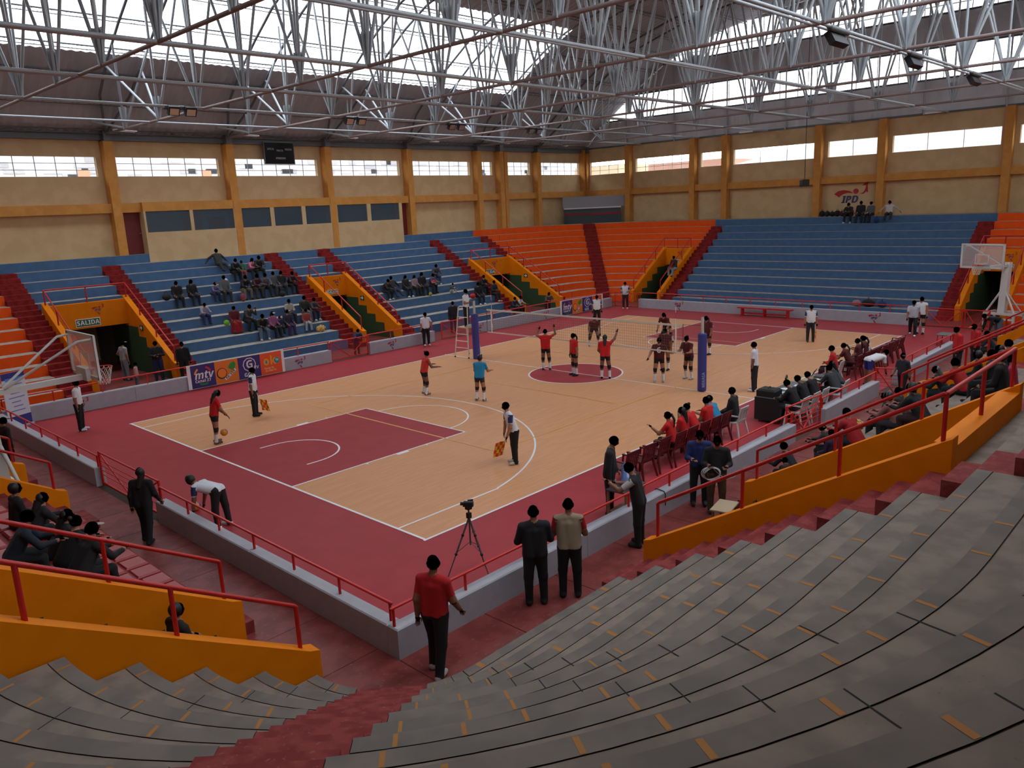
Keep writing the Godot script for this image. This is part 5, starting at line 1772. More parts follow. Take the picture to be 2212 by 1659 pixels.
# directions: x outward, y up, z forward. arms: upper, fore. legs: thigh, shin.
const POSES := {
	"stand": {"lean": 2, "la": [0.17, -1, 0.0, 0.06, -1, 0.14], "ra": [0.17, -1, 0.0, 0.06, -1, 0.14]},
	"stand_look": {"lean": 3, "hp": 18, "la": [0.2, -1, 0.05, 0.0, -0.9, 0.4], "ra": [0.17, -1, -0.05, 0.06, -1, 0.1]},
	"crossed": {"lean": 0, "la": [0.3, -1, 0.2, -0.85, 0.12, 0.55], "ra": [0.3, -1, 0.22, -0.85, -0.05, 0.6]},
	"hips": {"lean": 2, "la": [0.6, -0.85, -0.2, -0.75, -0.55, 0.3], "ra": [0.17, -1, 0.0, 0.06, -1, 0.14]},
	"serve": {"lean": 10, "hp": 22, "la": [0.15, -0.9, 0.3, 0.0, -0.75, 0.65], "ra": [0.2, -0.95, 0.25, 0.0, -0.8, 0.6], "ll": [0.08, -1, 0.1, 0.0, -1, -0.1], "rl": [0.1, -1, -0.08, 0.02, -1, -0.12]},
	"ready": {"lean": 14, "la": [0.2, -0.85, 0.4, -0.1, 0.0, 1], "ra": [0.25, -0.85, 0.35, 0.1, -0.1, 1], "ll": [0.12, -1, 0.2, 0.02, -1, -0.2], "rl": [0.12, -1, 0.1, 0.02, -1, -0.18]},
	"reach": {"lean": 5, "la": [0.2, -0.95, 0.2, -0.1, -0.4, 0.9], "ra": [0.55, 0.5, 0.5, 0.3, 0.85, 0.45], "ll": [0.1, -1, 0.1, 0.02, -1, -0.1], "rl": [0.14, -1, -0.05, 0.04, -1, -0.05]},
	"head_hand": {"lean": 2, "la": [0.5, 0.15, 0.6, -0.35, 0.9, 0.1], "ra": [0.6, 0.35, 0.4, -0.15, 0.95, 0.15], "ll": [0.07, -1, 0.04, 0.02, -1, -0.05], "rl": [0.12, -1, -0.02, 0.05, -1, -0.02]},
	"arms_out": {"lean": 4, "la": [0.5, -0.8, 0.2, 0.45, 0.2, 0.8], "ra": [0.45, -0.9, 0.1, 0.3, -0.6, 0.7], "ll": [0.12, -1, 0.05, 0.03, -1, -0.05], "rl": [0.14, -1, 0.05, 0.04, -1, -0.05]},
	"crouch": {"lean": 48, "hp": -25, "la": [0.2, -0.9, 0.35, 0.0, -0.85, 0.5], "ra": [0.2, -0.9, 0.3, -0.05, -0.85, 0.5], "ll": [0.22, -0.95, 0.35, 0.05, -1, -0.25], "rl": [0.26, -0.95, 0.05, 0.1, -0.95, -0.35]},
	"flag": {"lean": 16, "la": [0.15, -1, 0.1, 0.0, -0.9, 0.35], "ra": [0.12, -1, 0.08, 0.0, -1, 0.18], "ll": [0.06, -1, 0.06, 0.0, -1, -0.03], "rl": [0.08, -1, -0.02, 0.0, -1, -0.05]},
	"walk": {"lean": 5, "la": [0.15, -1, -0.35, 0.05, -0.9, 0.1], "ra": [0.15, -1, 0.3, 0.02, -0.8, 0.55], "ll": [0.04, -1, 0.42, 0.0, -1, -0.05], "rl": [0.04, -1, -0.3, 0.0, -0.85, -0.5]},
	"stroll": {"lean": 3, "hy": 50, "la": [0.17, -1, -0.25, 0.05, -1, 0.05], "ra": [0.25, -1, 0.15, 0.0, -0.75, 0.6], "ll": [0.05, -1, 0.28, 0.0, -1, -0.12], "rl": [0.05, -1, -0.16, 0.0, -0.95, -0.25]},
	"bend": {"lean": 78, "hp": 20, "la": [0.05, -1, 0.12, -0.05, -0.95, 0.25], "ra": [0.05, -1, 0.12, -0.05, -0.95, 0.25], "ll": [0.1, -1, 0.08, 0.0, -1, -0.06], "rl": [0.12, -1, -0.12, 0.02, -1, -0.1]},
	"pour": {"lean": 12, "hp": 18, "la": [0.2, -0.6, 0.75, -0.15, 0.5, 0.85], "ra": [0.25, -0.75, 0.6, -0.2, 0.1, 0.95]},
	"hold": {"lean": 3, "hp": 8, "la": [0.25, -0.95, 0.15, -0.3, 0.05, 0.9], "ra": [0.25, -0.95, 0.2, -0.4, 0.1, 0.85]},
	"film": {"lean": 2, "la": [0.35, -0.85, 0.4, -0.4, 0.7, 0.5], "ra": [0.35, -0.85, 0.4, -0.4, 0.7, 0.5]},
	"elbows_rail": {"lean": 40, "hp": -20, "la": [0.25, -0.7, 0.7, -0.3, 0.1, 0.9], "ra": [0.25, -0.7, 0.7, -0.3, 0.1, 0.9]},
	"sit": {"sit": true, "lean": 6, "la": [0.16, -0.95, 0.25, -0.15, -0.35, 0.95], "ra": [0.16, -0.95, 0.25, -0.12, -0.4, 0.95], "ll": [0.12, -0.12, 1, 0.02, -1, 0.05], "rl": [0.14, -0.12, 1, 0.04, -1, 0.02]},
	"sit_lean": {"sit": true, "lean": 32, "hp": -14, "la": [0.18, -0.75, 0.6, -0.3, 0.05, 0.9], "ra": [0.2, -0.75, 0.6, -0.32, 0.0, 0.9], "ll": [0.2, -0.1, 1, 0.02, -1, -0.05], "rl": [0.22, -0.1, 1, 0.04, -1, 0.1]},
	"sit_cross": {"sit": true, "lean": 10, "la": [0.25, -1, 0.3, -0.85, 0.1, 0.55], "ra": [0.25, -1, 0.3, -0.85, -0.05, 0.6], "ll": [0.08, -0.1, 1, -0.05, -1, 0.15], "rl": [0.12, -0.05, 1, 0.02, -1, 0.3]},
	"sit_chin": {"sit": true, "lean": 26, "hp": 5, "la": [0.15, -0.6, 0.75, -0.1, 0.8, 0.1], "ra": [0.2, -0.85, 0.5, -0.4, -0.2, 0.9], "ll": [0.15, -0.12, 1, 0.0, -1, 0.1], "rl": [0.2, -0.12, 1, 0.05, -1, -0.1]},
	"sit_back": {"sit": true, "lean": -22, "hp": 12, "la": [0.75, -0.45, -0.5, 0.6, -0.7, 0.1], "ra": [0.7, -0.5, -0.5, 0.6, -0.75, 0.1], "ll": [0.15, -0.1, 1, 0.0, -0.55, 0.85], "rl": [0.1, -0.05, 1, 0.05, -0.7, 0.7]},
	"sit_hug": {"sit": true, "lean": 18, "la": [0.15, -0.5, 0.85, -0.45, -0.1, 0.8], "ra": [0.15, -0.5, 0.85, -0.45, -0.15, 0.8], "ll": [0.2, 0.75, 0.75, 0.05, -0.85, 0.4], "rl": [0.25, 0.7, 0.8, 0.08, -0.9, 0.35]},
	"sit_table": {"sit": true, "lean": 22, "hp": 22, "la": [0.2, -0.8, 0.55, -0.25, -0.05, 1], "ra": [0.2, -0.8, 0.55, -0.3, -0.05, 1], "ll": [0.12, -0.05, 1, 0.02, -1, 0.1], "rl": [0.14, -0.05, 1, 0.04, -1, 0.0]},
	"sit_gesture": {"sit": true, "lean": 12, "la": [0.25, -0.7, 0.6, 0.0, 0.55, 0.8], "ra": [0.16, -0.95, 0.25, -0.1, -0.3, 0.95], "ll": [0.12, -0.1, 1, 0.02, -1, 0.1], "rl": [0.14, -0.1, 1, 0.04, -1, 0.0]},
}
# how far clothes cover arm and leg (0 at shoulder or hip, 0.5 at elbow or knee, 1 at wrist or ankle)
const OUTFITS := {
	"long": {"sleeve": 0.97, "leg": 1.0},
	"tee": {"sleeve": 0.34, "leg": 1.0},
	"vest": {"sleeve": 0.32, "leg": 1.0},
	"player": {"sleeve": 0.30, "leg": 0.2, "pad": true, "sock": 0.68},
	"sleeveless": {"sleeve": 0.05, "leg": 0.2, "pad": true, "sock": 0.7},
	"shorts": {"sleeve": 0.34, "leg": 0.36},
	"dress": {"sleeve": 0.97, "leg": 0.9, "skirt": true},
}
var lib := {}
var slot_v := []
var slot_n := []
var slot_i := []
func slot_reset() -> void:
	slot_v = []
	slot_n = []
	slot_i = []
	for k in 8:
		slot_v.append(PackedVector3Array())
		slot_n.append(PackedVector3Array())
		slot_i.append(PackedInt32Array())
func slot_add(s: int, b: MB) -> void:
	var base: int = slot_v[s].size()
	slot_v[s].append_array(b.v)
	slot_n[s].append_array(b.n)
	for q in b.ix: slot_i[s].append(base + q)
func dir3(a: Array, o: int, side: float) -> Vector3:
	return Vector3(a[o] * side, a[o + 1], a[o + 2]).normalized()

func build_person(pose_name: String, outfit_name: String, h: float, cell: float, hair: String, fat: float, cap: bool, mirror: bool) -> Dictionary:
	var key := "%s|%s|%.2f|%.3f|%s|%.2f|%s|%s" % [pose_name, outfit_name, h, cell, hair, fat, cap, mirror]
	if lib.has(key): return lib[key]
	var po: Dictionary = POSES[pose_name]
	var of: Dictionary = OUTFITS[outfit_name]
	var dl := [0.07, -1, 0.02, 0.01, -1, -0.03]
	var L: Array = po.get("ll", dl)
	var R: Array = po.get("rl", dl)
	var LA: Array = po["la"]
	var RA: Array = po["ra"]
	if mirror:
		var sw := L; L = R; R = sw
		sw = LA; LA = RA; RA = sw
	var bones := []   # a, b, ra, rb, kind (0 torso, 1 arm upper, 2 fore, 3 thigh, 4 shin, 5 foot, 6 neck)
	var py := 0.0
	var legs := []
	for q in [[L, 1.0], [R, -1.0]]:
		var hip := Vector3(q[1] * 0.052 * h, 0, 0)
		var knee := hip + dir3(q[0], 0, q[1]) * 0.245 * h
		var ank := knee + dir3(q[0], 3, q[1]) * 0.24 * h
		legs.append([hip, knee, ank])
		py = maxf(py, 0.042 * h - ank.y)
	if po.has("sit"): py = 0.075 * h
	var P := Vector3(0, py, 0)
	var ln := deg_to_rad(po["lean"])
	var u := Vector3(0, cos(ln), sin(ln))
	var X := Vector3(1, 0, 0)
	var S := P + u * 0.285 * h
	var f := fat * (1.0 if of["leg"] < 0.9 else 1.06)
	for s in [-1.0, 1.0]:
		bones.append([P + X * s * 0.045 * h, S - u * 0.055 * h + X * s * 0.062 * h, 0.064 * h * f, 0.058 * h, 0])
		bones.append([S + X * s * 0.03 * h, S + X * s * 0.105 * h - u * 0.012 * h, 0.045 * h, 0.043 * h, 0])
	bones.append([P + u * 0.06 * h + Vector3(0, 0, 0.012 * h * f), S - u * 0.06 * h, 0.07 * h * f, 0.064 * h, 0])
	var hl := ln * 0.45 + deg_to_rad(po.get("hp", 0))
	var hu := Vector3(0, cos(hl), sin(hl))
	var head := S + u * 0.03 * h + hu * 0.088 * h + Vector3(0, 0, 0.012 * h)
	bones.append([S, head - hu * 0.03 * h, 0.034 * h, 0.031 * h, 6])
	for k in 2:
		var l: Array = legs[k]
		var lg: float = 1.0 if of["leg"] < 0.9 else 1.13
		bones.append([P + l[0], P + l[1], 0.058 * h * lg, 0.041 * h * lg, 3])
		bones.append([P + l[1], P + l[2], 0.040 * h * lg, (0.028 if lg == 1.0 else 0.036) * h, 4])
		var fd := Vector3(l[2].x - l[1].x, 0, 0) * 0.3 + Vector3(0, -0.012 * h, 0.095 * h)
		bones.append([P + l[2] + Vector3(0, -0.012 * h, -0.02 * h), P + l[2] + fd + Vector3(0, -0.002 * h, 0), 0.029 * h, 0.023 * h, 5])
	var hands := []
	var arms := []
	for q in [[LA, 1.0], [RA, -1.0]]:
		var sh: Vector3 = S + X * q[1] * 0.112 * h - u * 0.015 * h
		var el := sh + dir3(q[0], 0, q[1]) * 0.165 * h
		var wr := el + dir3(q[0], 3, q[1]) * 0.145 * h
		var ag: float = 1.14 if of["sleeve"] > 0.9 else 1.0
		bones.append([sh, el, 0.037 * h * ag, 0.029 * h * ag, 1])
		bones.append([el, wr, 0.028 * h * ag, 0.020 * h * ag, 2])
		arms.append([sh, el])
		hands.append([wr, dir3(q[0], 3, q[1]), q[1]])
	slot_reset()
	nets(bones, cell, of)
	add_head(head, hl, deg_to_rad(po.get("hy", 0)) * (-1.0 if mirror else 1.0), h / 1.68, hair, cap, S, u)
	for q in hands: add_hand(q[0], q[1], q[2], h / 1.68)
	if of.has("skirt"):
		var b := MB.new()
		b.lathe(Vector3.ZERO, [Vector2(0.15, 0.30), Vector2(0.2, 0.16), Vector2(0.27, 0.02), Vector2(0.30, -0.36), Vector2(0.27, -0.36)], 16)
		for i in b.v.size(): b.v[i] = Vector3(b.v[i].x * 0.95, b.v[i].y, b.v[i].z * 0.85 + clampf(0.16 - b.v[i].y, 0.0, 0.2) * 1.3)
		slot_add(1, b)
	var m := ArrayMesh.new()
	var order := []
	for k in 8:
		if slot_i[k].is_empty(): continue
		var arr := []
		arr.resize(Mesh.ARRAY_MAX)
		arr[Mesh.ARRAY_VERTEX] = slot_v[k]
		arr[Mesh.ARRAY_NORMAL] = slot_n[k]
		arr[Mesh.ARRAY_INDEX] = slot_i[k]
		m.add_surface_from_arrays(Mesh.PRIMITIVE_TRIANGLES, arr)
		order.append(SLOTS[k])
	lib[key] = {"mesh": m, "slots": order, "hands": hands, "head": head, "arms": arms}
	return lib[key]

# tapered capsules joined by a smooth minimum, meshed as surface nets
func nets(bones: Array, cell: float, of: Dictionary) -> void:
	var lo := Vector3(1e9, 1e9, 1e9)
	var hi := -lo
	for b in bones:
		var r := maxf(b[2], b[3])
		for p in [b[0], b[1]]:
			lo = lo.min(p - Vector3.ONE * r)
			hi = hi.max(p + Vector3.ONE * r)
	lo -= Vector3.ONE * cell * 3
	hi += Vector3.ONE * cell * 3
	var nx := int((hi.x - lo.x) / cell) + 2
	var ny := int((hi.y - lo.y) / cell) + 2
	var nz := int((hi.z - lo.z) / cell) + 2
	var dy := nx
	var dz := nx * ny
	var n := nx * ny * nz
	var F := PackedFloat32Array()
	F.resize(n)
	F.fill(9.0)
	var O := PackedByteArray()
	O.resize(n)
	var touched := PackedInt32Array()
	var K := 0.028
	for bi in bones.size():
		var b: Array = bones[bi]
		var a: Vector3 = b[0]
		var ab: Vector3 = b[1] - a
		var inv := 1.0 / maxf(ab.dot(ab), 1e-6)
		var ra: float = b[2]
		var dr: float = b[3] - ra
		var ext := maxf(ra, b[3]) + cell * 1.9
		var p0: Vector3 = (a.min(b[1]) - Vector3.ONE * ext - lo) / cell
		var p1: Vector3 = (a.max(b[1]) + Vector3.ONE * ext - lo) / cell
		var x0 := maxi(0, int(p0.x)); var x1 := mini(nx - 1, int(p1.x) + 1)
		var lim := cell * 1.9
		for kz in range(maxi(0, int(p0.z)), mini(nz - 1, int(p1.z) + 1)):
			for ky in range(maxi(0, int(p0.y)), mini(ny - 1, int(p1.y) + 1)):
				var i := kz * dz + ky * dy + x0
				var p := lo + Vector3(x0, ky, kz) * cell - a
				for kx in range(x0, x1):
					var t := clampf(p.dot(ab) * inv, 0.0, 1.0)
					var d := (p - ab * t).length() - ra - dr * t
					if d < lim:
						var fo := F[i]
						if fo > 8.0:
							F[i] = d
							O[i] = bi
							touched.append(i)
						else:
							if d < fo: O[i] = bi
							var hh := K - absf(d - fo)
							F[i] = minf(d, fo) - (hh * hh * 0.25 / K if hh > 0.0 else 0.0)
					i += 1
					p.x += cell
	var V := PackedInt32Array()
	V.resize(n)
	V.fill(-1)
	var vp := PackedVector3Array()
	var vs := PackedByteArray()
	var offs := [0, 1, dy, dy + 1, dz, dz + 1, dz + dy, dz + dy + 1]
	var cor := [Vector3(0, 0, 0), Vector3(1, 0, 0), Vector3(0, 1, 0), Vector3(1, 1, 0), Vector3(0, 0, 1), Vector3(1, 0, 1), Vector3(0, 1, 1), Vector3(1, 1, 1)]
	var edges := [[0, 1], [2, 3], [4, 5], [6, 7], [0, 2], [1, 3], [4, 6], [5, 7], [0, 4], [1, 5], [2, 6], [3, 7]]
	var top := n - dz - dy - 2
	for i in touched:
		if i >= top: continue
		var f0 := F[i]
		if absf(f0) > cell * 1.8: continue
		var neg := 0
		var best := 9.0
		var ow := 0
		var fs := [0.0, 0.0, 0.0, 0.0, 0.0, 0.0, 0.0, 0.0]
		for k in 8:
			var g := F[i + offs[k]]
			fs[k] = g
			if g < 0.0: neg += 1
			if g < best:
				best = g
				ow = O[i + offs[k]]
		if neg == 0 or neg == 8: continue
		var sum := Vector3.ZERO
		var c := 0
		for e in edges:
			var a: float = fs[e[0]]
			var b: float = fs[e[1]]
			if (a < 0.0) != (b < 0.0):
				sum += cor[e[0]].lerp(cor[e[1]], a / (a - b))
				c += 1
		var ix := i % nx
		var iy := (i / nx) % ny
		var iz := i / dz
		var p := lo + (Vector3(ix, iy, iz) + sum / c) * cell
		V[i] = vp.size()
		vp.append(p)
		# which material
		var bn: Array = bones[ow]
		var d: Vector3 = bn[1] - bn[0]
		var t := clampf((p - bn[0]).dot(d) / maxf(d.dot(d), 1e-6), 0.0, 1.0)
		var s := 0
		match bn[4]:
			0: s = 0
			1: s = 0 if t * 0.5 < of["sleeve"] else 2
			2: s = 0 if 0.5 + t * 0.5 < of["sleeve"] else 2
			3, 4:
				var q: float = t * 0.5 + (0.5 if bn[4] == 4 else 0.0)
				if q < of["leg"] or of["leg"] >= 1.0: s = 1
				elif of.has("pad") and q > 0.42 and q < 0.6: s = 5
				elif of.has("sock") and q > of["sock"]: s = 4
				else: s = 2
			5: s = 3
			6: s = 2
		if bn[4] == 0 and p.y < bones[0][0].y + 0.005 and t < 0.25: s = 1
		vs.append(s)
	var nn := PackedVector3Array()
	nn.resize(vp.size())
	var quads := []
	for i in touched:
		if i >= top or i < dz + dy + 1: continue
		var inside := F[i] < 0.0
		for ax in 3:
			var st: int = [1, dy, dz][ax]
			if inside == (F[i + st] < 0.0): continue
			var s1: int = [dy, dz, 1][ax]
			var s2: int = [dz, 1, dy][ax]
			var a := V[i]; var b := V[i - s1]; var c := V[i - s1 - s2]; var d := V[i - s2]
			if a < 0 or b < 0 or c < 0 or d < 0: continue
			if not inside:
				var sw := b; b = d; d = sw
			quads.append([a, b, c, d])
			var nrm := (vp[c] - vp[a]).cross(vp[b] - vp[d])
			# clockwise front
			nn[a] += nrm; nn[b] += nrm; nn[c] += nrm; nn[d] += nrm
	# outward test on one quad decides the winding
	var flip := false
	if quads.size() > 0:
		var acc := 0.0
		var mid := (bones[0][0] + bones[2][0]) * 0.5 as Vector3
		for i in range(0, vp.size(), 7):
			acc += nn[i].dot(vp[i] - mid)
		flip = acc < 0.0
	var remap := []
	for k in 8: remap.append({})
	for q in quads:
		var s := vs[q[0]]
		var ids := []
		for v in q:
			if not remap[s].has(v):
				remap[s][v] = slot_v[s].size()
				slot_v[s].append(vp[v])
				slot_n[s].append((-nn[v] if flip else nn[v]).normalized())
			ids.append(remap[s][v])
		if flip: ids.reverse()
		for k in [0, 1, 2, 0, 2, 3]: slot_i[s].append(ids[k])

func add_head(c: Vector3, pitch: float, yaw: float, k: float, hair: String, cap: bool, S: Vector3, u: Vector3) -> void:
	var B := Basis(Vector3.UP, yaw) * Basis(Vector3.RIGHT, pitch)
	var lat := 16
	var lon := 22
	var pts := []
	var nor := []
	var sl := []
	for a in lat + 1:
		var f := PI * a / lat - PI / 2
		var row := []
		var rn := []
		var rs := []
		for b in lon + 1:
			var g := TAU * b / lon
			var d := Vector3(cos(f) * sin(g), sin(f), cos(f) * cos(g))
			var p := d * Vector3(0.077, 0.108, 0.097)
			if d.y < 0.0:
				p.x *= 1.0 - 0.30 * pow(-d.y, 1.4)
				if d.z < 0.0: p.z *= 1.0 - 0.45 * -d.y
			if d.z > 0.0:
				p.z += 0.020 * exp(-pow(d.x / 0.16, 2) - pow((d.y + 0.13) / 0.17, 2))
				p.z -= 0.007 * (exp(-pow((absf(d.x) - 0.33) / 0.14, 2) - pow((d.y - 0.06) / 0.10, 2)))
				p.z += 0.005 * exp(-pow(d.x / 0.25, 2) - pow((d.y + 0.47) / 0.07, 2))
			if absf(d.x) > 0.85 and absf(d.y) < 0.25: p.x *= 1.13
			var s := 2
			var front := 0.42 if hair != "bald" else 1.2
			var line := lerpf(-0.55, front, smoothstep(-0.25, 0.45, d.z))
			if hair == "bald": line = lerpf(-0.4, 1.2, smoothstep(-0.3, 0.1, d.z))
			if d.y > line: s = 6
			if cap and d.y > 0.28: s = 7
			if d.z > 0.75 and absf(absf(d.x) - 0.33) < 0.13 and absf(d.y - 0.07) < 0.07: s = 6
			elif s == 6: p = p * Vector3(1.09, 1.05, 1.08)
			elif s == 7: p *= 1.1
			row.append(c + B * (p * k))
			rn.append(B * (d / Vector3(0.077, 0.108, 0.097)).normalized())
			rs.append(s)
		pts.append(row)
		nor.append(rn)
		sl.append(rs)
	for a in lat:
		for b in lon:
			var s: int = sl[a][b]
			if sl[a + 1][b] != s and sl[a + 1][b] == sl[a + 1][b + 1]: s = sl[a + 1][b]
			var base: int = slot_v[s].size()
			for q in [[a, b], [a + 1, b], [a + 1, b + 1], [a, b + 1]]:
				slot_v[s].append(pts[q[0]][q[1]])
				slot_n[s].append(nor[q[0]][q[1]])
			for q in [0, 2, 1, 0, 3, 2]: slot_i[s].append(base + q)
	var m := MB.new()
	var at := func(x: float, y: float, z: float) -> Vector3: return c + B * (Vector3(x, y, z) * k)
	match hair:
		"long":
			m.ellipsoid(Transform3D(B, at.call(0, 0.0, -0.035)), Vector3(0.088, 0.11, 0.078) * k, 8, 12)
			var p1: Vector3 = S - u * 0.10 * k + Vector3(0, 0, -0.10 * k)
			m.tube(at.call(0.0, -0.03, -0.07), p1, 0.075 * k, 10, 0.045 * k)
		"pony":
			var p0: Vector3 = at.call(0, 0.06, -0.10)
			var pe: Vector3 = S - u * 0.09 * k + Vector3(0.01, 0, -0.115 * k)
			var pm: Vector3 = (p0 + pe) / 2 + Vector3(0, 0.03, -0.05) * k
			m.tube(p0, pm, 0.030 * k, 8, 0.034 * k)
			m.tube(pm, pe, 0.034 * k, 8, 0.012 * k)
		"bun":
			m.ellipsoid(Transform3D(B, at.call(0, 0.085, -0.085)), Vector3(0.042, 0.042, 0.042) * k, 6, 10)
		"big":
			m.ellipsoid(Transform3D(B, at.call(0, 0.02, -0.03)), Vector3(0.105, 0.115, 0.10) * k, 8, 12)
	if not m.v.is_empty(): slot_add(6, m)
	if cap:
		m = MB.new()
		m.ellipsoid(Transform3D(B * Basis(Vector3.RIGHT, 0.15), at.call(0, 0.045, 0.12)), Vector3(0.07, 0.01, 0.075) * k, 6, 12)
		slot_add(7, m)
func add_hand(w: Vector3, d: Vector3, side: float, k: float) -> void:
	var m := MB.new()
	var across := d.cross(Vector3.UP if absf(d.y) < 0.9 else Vector3(0, 0, 1)).normalized()
	if across.dot(Vector3(0, 0, 1)) < 0.0 and absf(d.y) > 0.6: across = -across
	var nrm := d.cross(across).normalized()
	var pc := w + d * 0.05 * k
	m.ellipsoid(Transform3D(Basis(across, d, nrm), pc), Vector3(0.04, 0.055, 0.019) * k, 6, 8)
	var ln := [0.060, 0.072, 0.068, 0.052]
	for i in 4:
		var r: Vector3 = w + d * 0.088 * k + across * (-0.028 + i * 0.0185) * k
		var j: Vector3 = r + (d + nrm * 0.15).normalized() * ln[i] * 0.5 * k
		var e: Vector3 = j + (d + nrm * 0.55).normalized() * ln[i] * 0.55 * k
		m.tube(r, j, 0.0092 * k, 5)
		m.tube(j, e, 0.0088 * k, 5, 0.006 * k)
	var tr := w + d * 0.03 * k + across * 0.034 * k
	var tj := tr + (d * 0.6 + across * 0.8).normalized() * 0.034 * k
	m.tube(tr, tj, 0.011 * k, 5)
	m.tube(tj, tj + (d + nrm * 0.3).normalized() * 0.03 * k, 0.010 * k, 5, 0.007 * k)
	slot_add(2, m)

const SKINS := [Color(0.52, 0.33, 0.24), Color(0.58, 0.385, 0.285), Color(0.47, 0.295, 0.215), Color(0.62, 0.42, 0.31)]
var skin_turn := 0
func person(label: String, at: Vector3, yaw: float, pose: String, outfit: String, h: float, top: Color, bottom: Color, o := {}) -> MeshInstance3D:
	var d := build_person(pose, outfit, h, o.get("cell", 0.026), o.get("hair", "short"), o.get("fat", 1.0), o.has("cap"), o.get("mirror", false))
	var p := MeshInstance3D.new()
	p.mesh = d["mesh"]
	p.name = numbered("person")
	add_child(p)
	p.position = at
	p.rotation.y = deg_to_rad(yaw)
	skin_turn += 1
	var c := {"top": top, "bottom": bottom, "skin": SKINS[skin_turn % 4], "shoe": o.get("shoe", Color(0.10, 0.10, 0.10)), "sock": Color(0.82, 0.82, 0.82), "pad": Color(0.07, 0.07, 0.075), "hair": o.get("haircol", Color(0.045, 0.035, 0.03)), "cap": o.get("cap", Color.WHITE)}
	for k in d["slots"].size():
		var s: String = d["slots"][k]
		p.set_surface_override_material(k, mat(c[s], 0.55 if s in ["skin", "hair"] else 0.85))
	tag(p, label, "person", o.get("group", ""))
	return p
func seat_at(side: String, s: float, k: int) -> Vector3:
	var q := side_pt(side, s, (k - 1) * STEP_T + 0.2)
	return Vector3(q.x, k * STEP_H, q.y)

